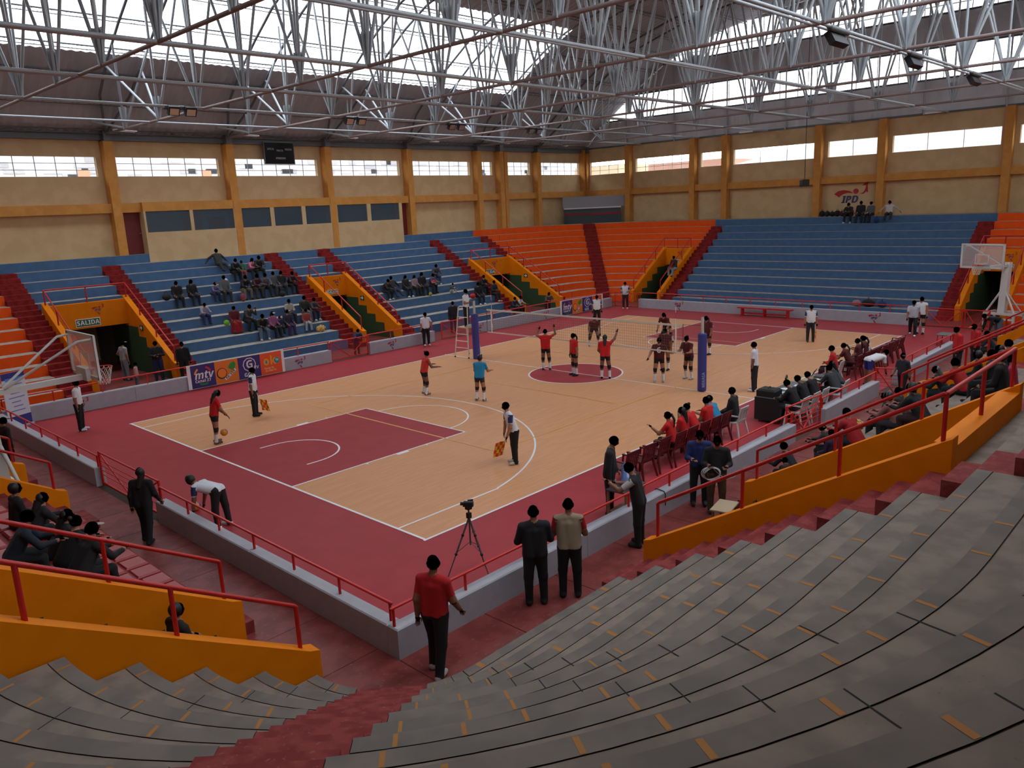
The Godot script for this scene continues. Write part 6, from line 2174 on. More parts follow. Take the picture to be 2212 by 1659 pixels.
func col(s: String) -> Color: return Color.html(s)
func make_people() -> void:
	var RED := Color(0.74, 0.06, 0.07)
	var MAR := Color(0.30, 0.05, 0.07)
	var BLK := Color(0.055, 0.055, 0.06)
	var WHT := Color(0.82, 0.82, 0.83)
	var CHAR := Color(0.12, 0.12, 0.13)
	var g := "volleyball players"
	# --- on the court
	var f := 0.02
	person("server in a red jersey with long hair bouncing the ball", on_y(470, 957, 0), 85, "serve", "player", 1.62, RED, BLK, {"hair": "long", "cell": f, "group": g, "shoe": col("6a5040")})
	person("player in an orange-red sleeveless jersey standing alone behind the attack line", on_y(919, 852, 0), 75, "ready", "sleeveless", 1.6, col("c02a1c"), BLK, {"hair": "bun", "cell": f, "group": g, "shoe": col("7a6a60")})
	person("player in the blue libero jersey seen from behind", on_y(1038, 866, 0), 115, "ready", "player", 1.6, col("1d7ea8"), col("2a2c2e"), {"hair": "big", "cell": f, "group": g, "shoe": col("6a6a70")})
	person("red player at the net seen from behind with hands at her head", on_y(1180, 799, 0), 125, "head_hand", "player", 1.66, RED, BLK, {"cell": f, "group": g, "shoe": col("30262a")})
	person("red player with long hair turned to the side at the centre circle", on_y(1242, 811, 0), -110, "stand", "player", 1.66, RED, BLK, {"hair": "pony", "cell": f, "group": g})
	person("red player seen from behind with one arm raised to the net", on_y(1308, 818, 0), 125, "reach", "player", 1.68, RED, BLK, {"hair": "long", "cell": f, "group": g})
	var six := person("maroon player number six facing the net with arms open", on_y(1424, 825, 0), -58, "arms_out", "player", 1.66, MAR, BLK, {"cell": f, "group": g, "shoe": col("8a9aa0")})
	put_text("6", 0.2, WHT_M(), six, Transform3D(Basis(Vector3.RIGHT, -0.05), Vector3(0, 1.2, 0.135)), "number_print")
	person("maroon player standing close behind number six", on_y(1437, 800, 0), -75, "stand", "player", 1.68, MAR, BLK, {"hair": "pony", "cell": f, "group": g, "mirror": true})
	person("maroon player with a hair bun beside the blue net post", on_y(1488, 819, 0), -95, "ready", "player", 1.66, MAR, BLK, {"hair": "bun", "cell": f, "group": g, "shoe": col("a0a0a0")})
	person("maroon player crouching far back with one leg out", on_y(1284, 748, 0), -50, "crouch", "player", 1.68, MAR, BLK, {"cell": f, "group": g, "shoe": col("90a0a8")})
	person("maroon player stooping behind the net with a striped headband", on_y(1441, 740, 0), -80, "crouch", "player", 1.66, MAR, BLK, {"hair": "pony", "cell": f, "group": g, "mirror": true})
	person("maroon player with long hair half hidden by the blue net post", on_y(1528, 766, 0), -100, "stand_look", "player", 1.68, MAR, BLK, {"hair": "long", "cell": f, "group": g})
	# --- officials
	g = "match officials"
	person("first referee in white standing on the ladder stand with folded arms", Vector3(0.22, 1.362, -6.3), 25, "crossed", "tee", 1.66, WHT, BLK, {"cell": f, "group": g, "shoe": WHT})
	person("second referee in a white shirt beside the blue net post", on_y(1629, 845, 0), 195, "stand", "tee", 1.7, WHT, CHAR, {"cell": f, "group": g, "shoe": WHT})
	var lw := col("d0d2d8")
	var a := person("line judge bending forward with a chequered flag by the free-throw arc", on_y(1113, 1001, 0), -120, "flag", "tee", 1.68, lw, BLK, {"cell": 0.017, "group": g, "shoe": col("b8b0a8")})
	sleeves(a, 1.68, col("24305a"))
	flag(a, "orange and yellow chequered flag held low by the bending line judge", -0.16)
	a = person("line judge in white and blue standing with a flag near the left sideline", on_y(553, 898, 0), 45, "stand", "tee", 1.66, lw, BLK, {"cell": f, "group": g})
	sleeves(a, 1.66, col("24305a"))
	flag(a, "orange and yellow flag hanging from the sideline judge's hand", -0.14)
	a = person("line judge in white and blue with a flag at the far baseline", on_y(1750, 738, 0), -60, "stand", "tee", 1.66, lw, col("20242a"), {"cell": f, "group": g})
	sleeves(a, 1.66, col("24305a"))
	flag(a, "orange flag hanging beside the far line judge's leg", 0.16)
	a = person("line judge in white and navy standing in front of the corner banner", on_y(1290, 703, 0), -45, "stand", "tee", 1.66, lw, BLK, {"cell": f, "group": g})
	sleeves(a, 1.66, col("2a3a6a"))
	a = person("ball retriever in white and navy at the corner gate holding a ball", on_y(1351, 667, 0), -60, "hold", "tee", 1.68, lw, col("2a1a20"), {"cell": f, "group": g, "shoe": WHT})
	sleeves(a, 1.66, col("2a3a6a"))
	person("ball retriever in a white tee with arms behind him by the parked basketball stand", on_y(178, 930, 0), 55, "stand", "tee", 1.68, WHT, BLK, {"cell": f, "group": g, "shoe": WHT})
	person("ball retriever in a white tee at the far barrier before the emblem", on_y(922, 747, 0), -20, "hips", "tee", 1.66, WHT, BLK, {"cell": f, "group": g, "shoe": WHT})
	person("ball retriever in a pale shirt striding beside the far baseline", on_y(1970, 726, 0), -75, "walk", "tee", 1.66, col("aeb4c0"), BLK, {"cell": f, "group": g, "shoe": WHT})
	person("player in a white vest and shorts behind the striding retriever", on_y(1987, 722, 0), -90, "stand", "sleeveless", 1.72, WHT, BLK, {"cell": f, "group": g, "hair": "pony"})
	# --- around the near barrier
	g = "people standing around the barrier"
	var rm := person("man in a red striped track top and dark trousers walking past the barrier corner", on_y(948, 1452, 0), 110, "stroll", "tee", 1.80, col("a80c16"), BLK, {"cell": 0.015, "group": g, "shoe": col("a8a0a0")})
	stripes(rm, 1.80, col("b8a8a8"))
	person("man in a dark suit seen from behind at the barrier", on_y(1160, 1304, 0), 140, "crossed", "long", 1.73, col("141318"), col("0c0c0e"), {"cell": 0.015, "group": g, "fat": 1.08})
	var v := person("man in a beige press vest over a red shirt seen from behind", on_y(1233, 1288, 0), 130, "hold", "vest", 1.73, col("8d7d66"), col("0c0c0e"), {"cell": 0.015, "group": g, "fat": 1.05})
	sleeves(v, 1.73, col("a01418"))
	person("man in a black leather jacket with a red shirt at the water table", on_y(1318, 1110, 0), 30, "stand_look", "long", 1.74, col("17151a"), col("151215"), {"cell": 0.016, "group": g, "fat": 1.12})
	var wm := person("man in a camouflage cap and black and white top pouring from the jug", Vector3(-11.6, 0, 10.98), -160, "pour", "tee", 1.68, col("0e0e10"), col("0c0c0e"), {"cell": 0.016, "group": g, "cap": col("4a4a36"), "fat": 1.05})
	sleeves(wm, 1.7, col("a8a8a8"), 0.7)
	person("man in a blue track jacket at the barrier beside the cable man", on_y(1492, 1085, 0) + Vector3(0, 0, 0.2), -55, "hold", "long", 1.70, col("16245a"), col("141418"), {"cell": 0.017, "group": g})
	var cm := person("man in a dark jacket holding a coil of white cable", on_y(1547, 1106, 0), -60, "hold", "long", 1.70, col("101214"), col("4a3a28"), {"cell": 0.017, "group": g, "fat": 1.05})
	coil(cm)
	person("woman with long dark hair in black walking behind the near baseline wall", on_y(322, 1170, 0), 130, "stroll", "long", 1.62, col("0a0a0d"), col("0a0a0d"), {"cell": 0.016, "group": g, "hair": "long"})
	a = person("woman in white and navy bending down to a ball behind the baseline", Vector3(-16.3, 0, 3.5), -150, "bend", "tee", 1.62, lw, col("151015"), {"cell": 0.017, "group": g, "hair": "big", "shoe": WHT})
	sleeves(a, 1.62, col("24305a"))
	person("man in a grey tee and white cap with his back turned in the wide exit", Vector3(-11.2, 0.005, -15.2), 100, "hips", "tee", 1.70, col("8a8d8f"), col("6a7078"), {"cell": f, "group": g, "cap": WHT})
	person("bystander in a black jacket with folded arms at the edge of the wide exit", Vector3(-10.35, 0.005, -13.9), -25, "crossed", "long", 1.68, col("15161a"), col("1c2050"), {"cell": f, "group": g})
	person("bystander in dark clothes leaning on the wide exit's parapet", Vector3(-9.75, 0.005, -12.75), -25, "stand", "long", 1.66, BLK, col("101010"), {"cell": f, "group": g})
	person("child in pink by the rail of the wide exit", Vector3(-11.75, 0.005, -12.6), 60, "stand", "long", 1.15, col("b08078"), col("505058"), {"group": g})
	person("man in a dark tracksuit behind the red gate beside the referee's stand", Vector3(4.7, 0, -12.2), -20, "stand", "long", 1.68, col("14141c"), col("2a1820"), {"cell": f, "group": g})
	person("child in blue leaning over the red gate", Vector3(-2.2, 0, -11.35), -10, "elbows_rail", "long", 1.35, col("1e3a6a"), col("3a2030"), {"group": g})
	person("girl with long hair leaning on the rail behind the corner banner", Vector3(11.6, 0, -11.5), -30, "elbows_rail", "long", 1.6, col("4a3434"), col("202024"), {"group": g, "hair": "long"})
	person("man sitting on the yellow parapet of the corner exit in pale jeans", Vector3(21.4, 1.95, -8.98), -95, "sit", "long", 1.7, col("2e1a1c"), col("8090a0"), {"group": g})
	var q := on_y(2073, 712, 1.6)
	person("stout man in a red jacket leaning at the near barrier", Vector3(q.x, 0, maxf(q.z, 10.85)), -140, "stand_look", "long", 1.72, RED, col("181820"), {"group": g, "fat": 1.2, "cell": f})
	q = on_y(2111, 705, 1.55)
	person("person in a red jacket and orange cap behind the stout man in red", Vector3(q.x, 0, maxf(q.z, 10.9)), -140, "stand_look", "long", 1.66, RED, col("181820"), {"group": g, "cap": col("d84a1c"), "cell": f, "fat": 1.1})
	q = on_y(2150, 735, 0)
	person("person in a dark jacket and jeans stooping by the far end of the barrier", Vector3(q.x, 0, 11.1), -130, "bend", "long", 1.68, col("10131a"), col("50606c"), {"group": g, "cell": f})
	q = on_y(2008, 772, 1.4)
	person("boy in a dark cap and a dark and white top walking along the near walkway", Vector3(q.x, 0, 11.2), -110, "stroll", "tee", 1.5, col("20242c"), col("0f1116"), {"group": g, "cap": col("241f1c"), "cell": f})
	# --- the two team rows and the table
	g = "people on the plastic armchairs"
	var Y := 0.442
	person("substitute in red with a ponytail gesturing at the end of the empty chairs", Vector3(-7.05, Y, 8.85), 190, "sit_gesture", "player", 1.62, RED, BLK, {"hair": "pony", "group": g, "cell": f})
	person("substitute in red with a long braid and a red hair tie", Vector3(-6.5, Y, 8.85), 185, "sit", "player", 1.62, RED, BLK, {"hair": "long", "group": g, "cell": f})
	person("substitute in red with a top bun resting chin on hand", Vector3(-5.9, Y, 8.85), 190, "sit_chin", "player", 1.62, RED, BLK, {"hair": "bun", "group": g, "cell": f})
	person("substitute in red sitting beside the one in turquoise", Vector3(-5.32, Y, 8.85), 180, "sit", "player", 1.66, RED, BLK, {"hair": "bun", "group": g, "cell": f, "mirror": true})
	person("substitute in a turquoise shirt in the red team's row", Vector3(-4.78, Y, 8.85), 180, "sit_lean", "player", 1.62, col("1d7ea8"), BLK, {"group": g, "cell": f})
	person("grey-haired man in black at the end of the red team's row", Vector3(-4.1, Y, 8.95), 190, "sit", "long", 1.72, col("131214"), col("181818"), {"group": g, "haircol": col("6a6866"), "cell": f})
	person("coach in a bright red jacket on the white chair", Vector3(3.15, Y, 8.8), 195, "sit_cross", "long", 1.74, col("b00810"), col("301418"), {"group": g, "cell": f, "fat": 1.12})
	var nums := ["7", "1", "10", "7"]
	var xs := [4.5, 5.2, 5.8, 6.3]
	for k in 4:
		var p := person(["substitute in maroon leaning on her knees next to the coach in red", "substitute in maroon second from the coach with a numbered back", "substitute in maroon wearing number ten", "substitute in maroon last before the empty chairs"][k], Vector3(xs[k], Y, 8.85), 185, ["sit_lean", "sit", "sit", "sit_lean"][k], "player", 1.62, MAR, BLK, {"hair": "pony", "group": g, "cell": f})
		put_text(nums[k], 0.17, WHT_M(), p, Transform3D(Basis(Vector3.UP, PI), Vector3(0, 0.44, -0.13 if k in [1, 2] else 0.02)), "number_print")
	person("person in a white tee and blue shorts bending behind the maroon substitutes", Vector3(3.6, 0, 9.75), 60, "bend", "shorts", 1.7, WHT, col("1a2470"), {"group": g, "cell": f})
	person("official in black writing at the end of the scorer's table by the black case", Vector3(-2.2, Y, 9.85), 180, "sit_table", "long", 1.7, BLK, col("2a303a"), {"group": g, "cell": f, "fat": 1.08})
	person("official in black at the middle of the scorer's table", Vector3(-1.5, Y, 9.85), 180, "sit_table", "long", 1.7, BLK, BLK, {"group": g, "cell": f, "mirror": true})
	person("official in black beside the flip score counter", Vector3(-0.85, Y, 9.85), 175, "sit_table", "long", 1.68, col("0e0e10"), BLK, {"group": g, "cell": f})
	person("official in a dark grey jacket at the cream table", Vector3(0.45, Y, 9.95), 170, "sit_lean", "long", 1.68, col("2c3136"), BLK, {"group": g, "cell": f})
	person("woman in grey at the far side of the cream table", Vector3(1.35, Y, 9.7), 190, "sit_lean", "long", 1.6, col("34373a"), BLK, {"group": g, "cell": f, "hair": "long"})
	# --- spectators on the long blue stand
	g = "spectators on the long blue stand"
	var s := 0.03
	var rows := [
		["reclining man in olive on the step under the booth", -4.2, 10, "sit_back", "long", 1.68, "2c2f2a", "2a2c2a", {"mirror": false}],
		["spectator in black below the reclining man", -3.85, 9, "sit_lean", "long", 1.62, "0f1011", "131313", {}],
		["child in a green top and dark hat beside the spectator in black", -3.38, 9, "sit", "long", 1.2, "2a6a44", "a04848", {"cap": "151515"}],
		["person holding a pink blanket next to the child in green", -2.95, 9, "sit_lean", "long", 1.5, "c06a8a", "181a1c", {"hair": "long"}],
		["balding man in dark green on the ninth step", -2.45, 9, "sit_lean", "long", 1.66, "20261f", "1a1c1c", {"hair": "bald"}],
		["child with a red cap in blue and white", -5.75, 7, "sit_lean", "long", 1.3, "5a5a80", "20264a", {"cap": "c03820"}],
		["bald man in a grey jacket and white shirt", -5.15, 7, "sit", "long", 1.68, "54575a", "2c2c2c", {"hair": "bald"}],
		["man in black with khaki trousers", -4.15, 7, "sit_lean", "long", 1.68, "101012", "6a5e4c", {}],
		["man in a maroon jacket between khaki and blue-grey neighbours", -3.55, 7, "sit_lean", "long", 1.66, "3a1418", "3a3834", {}],
		["spectator in a blue-grey jacket leaning forward", -3.02, 7, "sit_lean", "long", 1.66, "4a505a", "1a1c20", {"mirror": true}],
		["spectator in plain grey behind the blue-grey jacket", -2.52, 7, "sit", "long", 1.62, "44464a", "3a3c3e", {}],
		["woman with a white scarf over a dark coat", -2.03, 7, "sit", "long", 1.6, "1a1c20", "20242c", {"hair": "long"}],
		["spectator in dark purple next to the stair", -1.58, 7, "sit_lean", "long", 1.64, "241418", "14161a", {}],
		["woman in black with folded hands beside another woman in black", -7.5, 7, "sit", "long", 1.64, "0c0c0e", "101014", {"hair": "long"}],
		["woman in a black coat with a pale collar", -6.8, 7, "sit", "long", 1.62, "0d0d10", "11131c", {"hair": "long", "mirror": true}],
		["boy in a white and purple jacket with blue trousers", -7.05, 5, "sit_lean", "long", 1.45, "8a869a", "1c2456", {}],
		["woman in a dark red coat and long red skirt", -5.9, 4, "sit", "dress", 1.6, "5a121a", "8a0c14", {"hair": "big"}],
		["man in olive resting his chin beside the red skirt", -5.3, 4, "sit_chin", "long", 1.66, "35332c", "20222a", {}],
		["man in a black jacket and light jeans in the third row", -4.95, 3, "sit_lean", "long", 1.66, "0c0e0e", "5a6878", {"shoe": "c0c0c0"}],
		["woman in a pink cardigan and white hat", -4.4, 3, "sit", "long", 1.56, "8a4a70", "181a1c", {"cap": "c8c0b8", "hair": "long"}],
		["small child with a red cap beside the pink cardigan", -4.0, 3, "sit", "long", 1.05, "20304a", "2a2020", {"cap": "a02030"}],
		["woman in purple trousers and a dark top", -3.6, 3, "sit", "long", 1.56, "241f34", "3c1c46", {"hair": "big"}],
		["spectator in a cream sweater with folded arms", -3.05, 4, "sit_cross", "long", 1.62, "9a948a", "14182a", {}],
		["man in dark olive turned to his neighbour", -2.15, 4, "sit", "long", 1.66, "25261f", "4a5868", {}],
		["person in a grey coat next to the man in dark olive", -1.8, 4, "sit_lean", "long", 1.62, "33363a", "2c2430", {"shoe": "c8c8c8"}],
		["child in a red striped top and pale trousers by the popcorn bag", -2.55, 3, "sit", "long", 1.45, "8a3a34", "98989c", {}],
		["spectator in black holding a white cup beside the middle exit", 3.45, 5, "sit_lean", "long", 1.64, "121417", "15181c", {"shoe": "c8c8c8"}],
		["man in a dark striped jacket with his legs stretched out", 4.05, 5, "sit_back", "long", 1.70, "17191c", "1a2238", {}],
		["spectator in dark clothes with a red scarf", 4.9, 5, "sit", "long", 1.6, "1c1a1c", "16181a", {"hair": "long", "shoe": "c8c8c8"}],
		["girl in white with a pink scarf", 5.55, 5, "sit", "long", 1.52, "8a7278", "1c1e22", {"hair": "long"}],
		["woman in a black coat with a yellow bag at her feet", 6.12, 5, "sit", "long", 1.66, "0e0f11", "101214", {"hair": "long"}],
		["youth in a purple shirt with a red and white bag on his lap", 6.72, 5, "sit_lean", "tee", 1.62, "3a3c6a", "12141a", {}],
		["man in a grey jacket and jeans one step above the others", 7.75, 6, "sit_lean", "long", 1.66, "393a3c", "2c4058", {"shoe": "d0d0d0"}],
		["small child in white trousers hugging his knees", 7.75, 4, "sit_hug", "long", 1.15, "3a4240", "a8a8a4", {}],
		["spectator in a black coat holding white papers", 9.2, 3, "sit", "long", 1.68, "0c0d10", "0e0f14", {"shoe": "d0d0d0"}],
		["spectator in black on the fourth step by the stair", 10.15, 4, "sit_lean", "long", 1.66, "0e0f14", "10121a", {}],
		["man in dark grey with crossed legs beside the corner exit's stair", 10.5, 3, "sit_cross", "long", 1.66, "1e2023", "181a1e", {"shoe": "b0b0b0"}],
		["spectator in dark blue on the lowest step of the stair", 10.65, 1, "sit_lean", "long", 1.6, "1a2230", "1c2026", {}],
		["spectator in a white shirt sitting below the corner exit's wall", 11.05, 1, "sit_lean", "tee", 1.6, "b8b4b4", "1a1c20", {}],
	]
	crowd("far", rows, 0.0, g, s)
	g = "spectators on the top of the end stand"
	rows = [
		["spectator in a dark jacket under the wall emblem", 0.2, 12, "sit_lean", "long", 1.66, "1c2022", "101214", {"shoe": "c8c8c8"}],
		["spectator in black with a white collar under the wall emblem", 0.84, 12, "sit", "long", 1.66, "121417", "14181f", {}],
		["spectator in a grey hooded top by the ochre column", 1.45, 12, "sit", "long", 1.62, "55585a", "141517", {}],
		["man in a white top with a red diagonal stripe on the top step", 2.45, 12, "sit_back", "long", 1.72, "b4aeae", "1c1c1e", {}],
	]
	crowd("fend", rows, -90.0, g, 0.032)
	g = "spectators on the near stand by the table"
	rows = [
		["boy in dark blue at the front of the near stand", -7.35, 1, "sit_lean", "long", 1.5, "151722", "17191d", {}],
		["small child in a knitted cap at the end of the near stand", -7.75, 1, "sit", "long", 1.0, "2a2024", "20181c", {"cap": "2a2420"}],
		["child in a bright red cap on the near stand", -7.1, 2, "sit", "long", 1.25, "2c1636", "1a1a20", {"cap": "a81428"}],
		["child in black holding a bag of popcorn", -5.3, 1, "sit_lean", "long", 1.35, "141416", "15181c", {}],
		["man in a red jacket eating on the near stand", -5.75, 2, "sit_lean", "long", 1.72, "960a12", "20242c", {"fat": 1.15}],
		["person with thick dark hair and a dark coat behind the table", -3.85, 2, "sit", "long", 1.62, "14161a", "181a20", {"hair": "big"}],
		["person with dark hair in a pink striped top", -5.25, 3, "sit_lean", "long", 1.6, "8a5a58", "2a2c30", {"hair": "big"}],
		["girl with tied hair in the second row of the near stand", -2.95, 2, "sit", "long", 1.5, "2a2428", "1c1e22", {"hair": "bun"}],
		["person in a white and brown striped sweater", -4.45, 3, "sit", "long", 1.55, "9a8a7c", "24262a", {"hair": "long"}],
		["person in a black coat in the fourth row of the near stand", -6.1, 4, "sit_lean", "long", 1.66, "0c0c0f", "30141a", {"hair": "big"}],
		["grey-haired person in a dark green coat", -1.75, 3, "sit_lean", "long", 1.62, "101a18", "15181c", {"haircol": "5a5856", "hair": "long"}],
		["man in a bright red jacket with his back turned", -3.0, 4, "sit_lean", "long", 1.72, "a00810", "181a1e", {"fat": 1.1}],
		["person in black behind the bright red jacket", -1.9, 4, "sit", "long", 1.62, "0d0e11", "14161a", {"hair": "big"}],
		["person with glasses in a dark coat higher on the near stand", -3.85, 5, "sit", "long", 1.64, "15171a", "15171a", {}],
		["person in black on the sixth step of the near stand", -6.5, 6, "sit", "long", 1.66, "0c0d10", "101216", {"hair": "big"}],
		["child in bright pink beside a bag of popcorn", -5.65, 6, "sit", "long", 1.25, "a81e48", "1c2230", {}],
		["person in a brown coat high on the near stand", -3.2, 5, "sit", "long", 1.62, "241a18", "181818", {"hair": "long"}],
		["dark clothed spectator at the far part of the near stand", 9.6, 1, "sit_lean", "long", 1.64, "14171c", "15181c", {}],
		["person in navy next to the brown coat", -2.35, 5, "sit", "long", 1.6, "141a2c", "181a1e", {}],
	]
	crowd("near", rows, 180.0, g, 0.024)
	g = "spectators on the red seats"
	rows = [
		["woman in black at the back of the group on the red seats", 3.65, 3, "sit", "long", 1.6, "0a0a0c", "0c0c0f", {"hair": "big"}],
		["woman in a dark grey coat on the red seats", 4.4, 3, "sit_lean", "long", 1.6, "1a1b1e", "101012", {"hair": "long"}],
		["woman in black leaning towards her neighbour", 5.55, 3, "sit_lean", "long", 1.62, "08080a", "0b0b0e", {"hair": "long"}],
		["person in black with tied hair next to the leaning woman", 6.1, 3, "sit_lean", "long", 1.58, "0a0a0c", "0c0c10", {"hair": "bun"}],
		["person in a dark blue hood behind the white cap", 6.35, 4, "sit_lean", "long", 1.6, "12202c", "0c0e12", {}],
		["man in a pale cap and dark checked coat on the red seats", 6.75, 3, "sit_lean", "long", 1.7, "17181a", "0a0b0d", {"cap": "a8a096", "fat": 1.1}],
	]
	crowd("nend", rows, 90.0, g, 0.018)
	person("person in black standing behind the near baseline exit", Vector3(-18.2, 0, -4.6), 100, "stand", "long", 1.62, col("0c0c0e"), col("0c0c0e"), {"cap": col("0c0c0e"), "cell": f})
	person("person with dark hair sitting low between the yellow walls", Vector3(-19.5, 0.45, 8.75), 95, "sit", "long", 1.6, col("1a1412"), col("14100f"), {"hair": "big", "cell": 0.018})
	b_stool()
func crowd(side: String, rows: Array, yaw: float, g: String, cell: float) -> void:
	var k := 0
	for r in rows:
		var o := {"group": g, "cell": cell}
		for key in r[8]:
			var val = r[8][key]
			o[key] = col(val) if val is String and key in ["cap", "shoe", "haircol"] else val
		person(r[0], seat_at(side, r[1], r[2]), yaw + 14.0 * sin(k * 2.7), r[3], r[4], snappedf(r[5], 0.1), col(r[6]), col(r[7]), o)
		k += 1
func b_stool() -> void:
	var o := thing("low_block", "dark block under the person between the yellow walls", "block", Vector3(-19.5, 0.006, 8.75))
	var b := MB.new()
	b.cbox(Vector3(-0.25, 0, -0.25), Vector3(0.25, 0.44, 0.25), 0.01)
	put(b, M.walk, "block", o)
func WHT_M() -> Material: return M.white
func flag(p: MeshInstance3D, label: String, side: float) -> void:
	var w := p.transform * Vector3(side, 0.72, 0.16)
	var o := thing("line_judge_flag", label, "flag", w, p.rotation.y)
	var b := MB.new()
	b.tube(Vector3(0, 0.1, 0.0), Vector3(0, -0.5, 0.12), 0.009, 6)
	put(b, M.white, "stick", o)
	for i in 4:
		for j in 4:
			b = MB.new()
			var q := func(x: float, y: float) -> Vector3: return Vector3(0.03 * sin(x * 9.0 + y * 4.0), -0.12 - y * 0.38 - x * 0.05, 0.03 + y * 0.09 + x * 0.26)
			b.quad(q.call(i / 4.0, j / 4.0), q.call((i + 1) / 4.0, j / 4.0), q.call((i + 1) / 4.0, (j + 1) / 4.0), q.call(i / 4.0, (j + 1) / 4.0))
			put(b, mat(Color(0.85, 0.20, 0.08), 0.8) if (i + j) % 2 else mat(Color(0.82, 0.68, 0.14), 0.8), "square", o)
func sleeves(p: MeshInstance3D, h: float, c: Color, reach := 0.62) -> void:
	for k in lib:
		if lib[k]["mesh"] == p.mesh:
			for a in lib[k]["arms"]:
				var b := MB.new()
				var q: Vector3 = a[0].lerp(a[1], -0.12)
				b.tube(q, a[0].lerp(a[1], reach), 0.044 * h, 10, 0.037 * h)
				put(b, mat(c, 0.85), "sleeve", p)
func stripes(p: MeshInstance3D, h: float, c: Color) -> void:
	for k in lib:
		if lib[k]["mesh"] == p.mesh:
			for a in lib[k]["arms"]:
				var s := signf(a[0].x)
				for o in [[-0.02, -0.03], [-0.02, 0.035], [0.012, 0.0]]:
					var b := MB.new()
					var off := Vector3(s * (0.036 + o[0] * 0.6), 0.01, o[1]) * (h / 1.7)
					b.tube(a[0] + off + Vector3(-s * 0.05, 0.03, 0), a[0].lerp(a[1], 0.75) + off, 0.011, 6)
					put(b, mat(c, 0.85), "stripe", p)
func coil(p: MeshInstance3D) -> void:
	var w := p.transform * Vector3(-0.12, 1.06, 0.30)
	var o := thing("cable_coil", "loose coil of white cable in the dark-jacketed man's hands", "cable", w, p.rotation.y + 0.3)
	for k in 4:
		var b := MB.new()
		var pp := []
		for i in 24: pp.append(Vector3(0.2 * cos(TAU * i / 24) * (1.0 - 0.07 * k), 0.13 * sin(TAU * i / 24) - 0.1, 0.03 * k + 0.02 * sin(TAU * i / 24 * 2 + k)))
		b.path(pp, 0.009, 5, true)
		put(b, mat(Color(0.70, 0.68, 0.68), 0.5), "loop", o)
	var b := MB.new()
	var pp := []
	for i in 13:
		var t := i / 12.0
		pp.append(Vector3(lerpf(0.0, 0.75, t), 0.05 - 0.28 * sin(PI * t), 0.02))
	b.path(pp, 0.008, 5)
	put(b, mat(Color(0.70, 0.68, 0.68), 0.5), "loose_end", o)

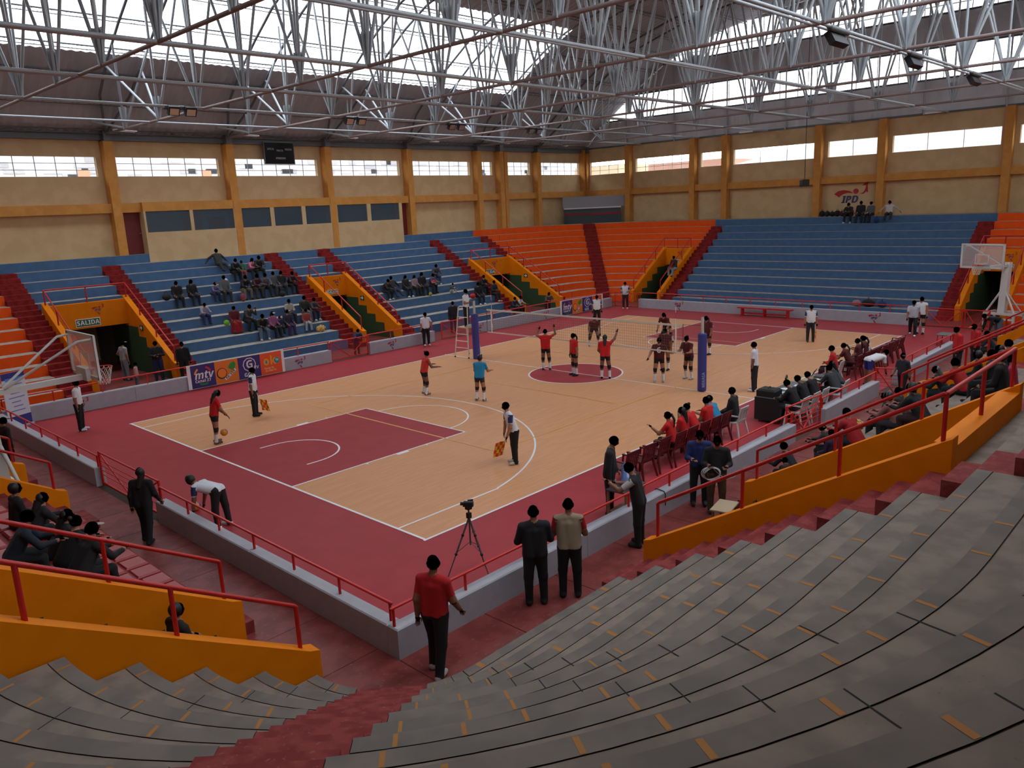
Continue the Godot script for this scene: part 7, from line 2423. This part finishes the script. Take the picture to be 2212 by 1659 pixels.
# ---------------------------------------------------------------- bags and belongings
func bag(label: String, at: Vector3, s: Vector3, c: Color, turn := 0.0, group := "") -> void:
	var o := thing("bag", label, "bag", at, turn, group)
	var b := MB.new()
	b.ellipsoid(Transform3D(Basis(), Vector3(0, s.y * 0.5, 0)), s * Vector3(0.5, 0.5, 0.5), 8, 12)
	for i in b.v.size(): b.v[i].y = maxf(b.v[i].y, 0.0)
	put(b, mat(c, 0.8), "body", o)
	b = MB.new()
	b.path([Vector3(-s.x * 0.2, s.y * 0.9, 0), Vector3(-s.x * 0.1, s.y * 1.2, 0), Vector3(s.x * 0.1, s.y * 1.2, 0), Vector3(s.x * 0.2, s.y * 0.9, 0)], 0.012, 5)
	put(b, mat(c.darkened(0.3), 0.8), "strap", o)
func make_bags() -> void:
	var g := "belongings on the stands"
	bag("black and white backpack beside the women in black", seat_at("far", -8.0, 7), Vector3(0.4, 0.34, 0.3), col("1c1c20"), 0.0, g)
	bag("white plastic bag near the bald man", seat_at("far", -4.7, 8), Vector3(0.3, 0.3, 0.25), col("b8b8bc"), 0.0, g)
	bag("green bag beside the long red skirt", seat_at("far", -6.35, 4) + Vector3(0, 0, 0.1), Vector3(0.3, 0.26, 0.2), col("6aa828"), 0.0, g)
	bag("pink and red bundle on the step below khaki trousers", seat_at("far", -4.55, 6) + Vector3(0, 0, -0.1), Vector3(0.32, 0.42, 0.3), col("7a3440"), 0.0, g)
	bag("dark bag at the feet of the white-scarfed woman", seat_at("far", -2.4, 6) + Vector3(0, 0, -0.1), Vector3(0.35, 0.3, 0.25), col("17181a"), 0.0, g)
	bag("red and white bag on the purple shirted youth's lap", seat_at("far", 6.75, 5) + Vector3(0, 0.22, 0.35), Vector3(0.32, 0.22, 0.2), col("a81420"), 0.0, g)
	bag("yellow bag at the feet of the woman in a black coat", seat_at("far", 6.05, 4) + Vector3(0, 0, 0.1), Vector3(0.2, 0.22, 0.2), col("8a842c"), 0.0, g)
	bag("red and white round bag on the step behind the referee", seat_at("far", 8.75, 3) + Vector3(0, 0, 0.05), Vector3(0.42, 0.3, 0.3), col("b01824"), 0.0, g)
	for k in 6: bag("dark sports bag in the pile under the end wall", Vector3(27.45, 12 * STEP_H, -1.9 + k * 0.32), Vector3(0.4, 0.38 - 0.03 * (k % 3), 0.36), [col("121314"), col("17181b"), col("4a1420")][2 if k == 4 else k % 2], 0.5 * k, g)
	bag("blue bag between the spectators on the top step", seat_at("fend", 1.95, 11) + Vector3(0.1, 0, 0), Vector3(0.4, 0.36, 0.3), col("15306a"), 0.0, g)
	bag("dark sports bag lying on the low step behind the end barrier", Vector3(19.9, STEP_H, 3.9), Vector3(0.5, 0.42, 0.7), col("141519"), 0.0, g)
	bag("pink bag on the low step behind the end barrier", Vector3(19.85, STEP_H, 3.3), Vector3(0.4, 0.36, 0.45), col("a07078"), 0.0, g)
	bag("blue and black bag on the low step behind the end barrier", Vector3(19.9, STEP_H, 4.6), Vector3(0.4, 0.34, 0.5), col("14305a"), 0.0, g)
	bag("black bag with a white and red badge on the exit's parapet side", Vector3(-9.35, 0.005, 12.2), Vector3(0.55, 0.4, 0.45), col("101114"), 0.0, g)
	for q in [[seat_at("far", -2.05, 3) + Vector3(0, -STEP_H, 0.45), 0.5, "clear bag full of yellow popcorn on the blue stand"], [seat_at("near", -4.95, 2) + Vector3(0, 0.15, -0.3), 0.34, "bag of popcorn held by the man in red"], [Vector3(-5.15, 6 * STEP_H, 16.0), 0.6, "big bag of pale puffed corn beside the pink child"]]:
		var o := thing("popcorn_bag", q[2], "popcorn", q[0])
		var b := MB.new()
		var rng := RandomNumberGenerator.new()
		rng.seed = 5
		for k in 60:
			var d := Vector3(rng.randfn(), rng.randfn(), rng.randfn()).normalized()
			b.ellipsoid(Transform3D(Basis(Vector3(0.6, 0.5, 0.6).normalized(), k), d * Vector3(q[1] * 0.45, q[1] * 0.3, q[1] * 0.3) + Vector3(0, q[1] * 0.32, 0)), Vector3(0.05, 0.035, 0.04), 4, 6)
		put(b, mat(Color(0.78, 0.62, 0.36), 0.8), "popcorn", o).set_meta("kind", "stuff")
		b = MB.new()
		b.ellipsoid(Transform3D(Basis(), Vector3(0, q[1] * 0.3, 0)), Vector3(q[1] * 0.46, q[1] * 0.3, q[1] * 0.3), 8, 12)
		put(b, mat(Color(0.70, 0.55, 0.30), 0.8), "filling", o)

func _ready() -> void:
	make_camera_and_sky()
	make_materials()
	make_court()
	make_stands()
	make_barriers()
	make_walls()
	make_roof()
	make_booth()
	make_lamps()
	make_banners()
	hoop("wheeled basketball stand parked in the exit behind the near baseline", Vector3(-17.0, 0, -1.27), 0.0)
	hoop("wheeled basketball stand parked in the far corner before the exit", Vector3(16.1, 0, 9.95), PI - 0.25)
	make_volleyball()
	make_chairs()
	make_outside()
	make_people()
	make_bags()
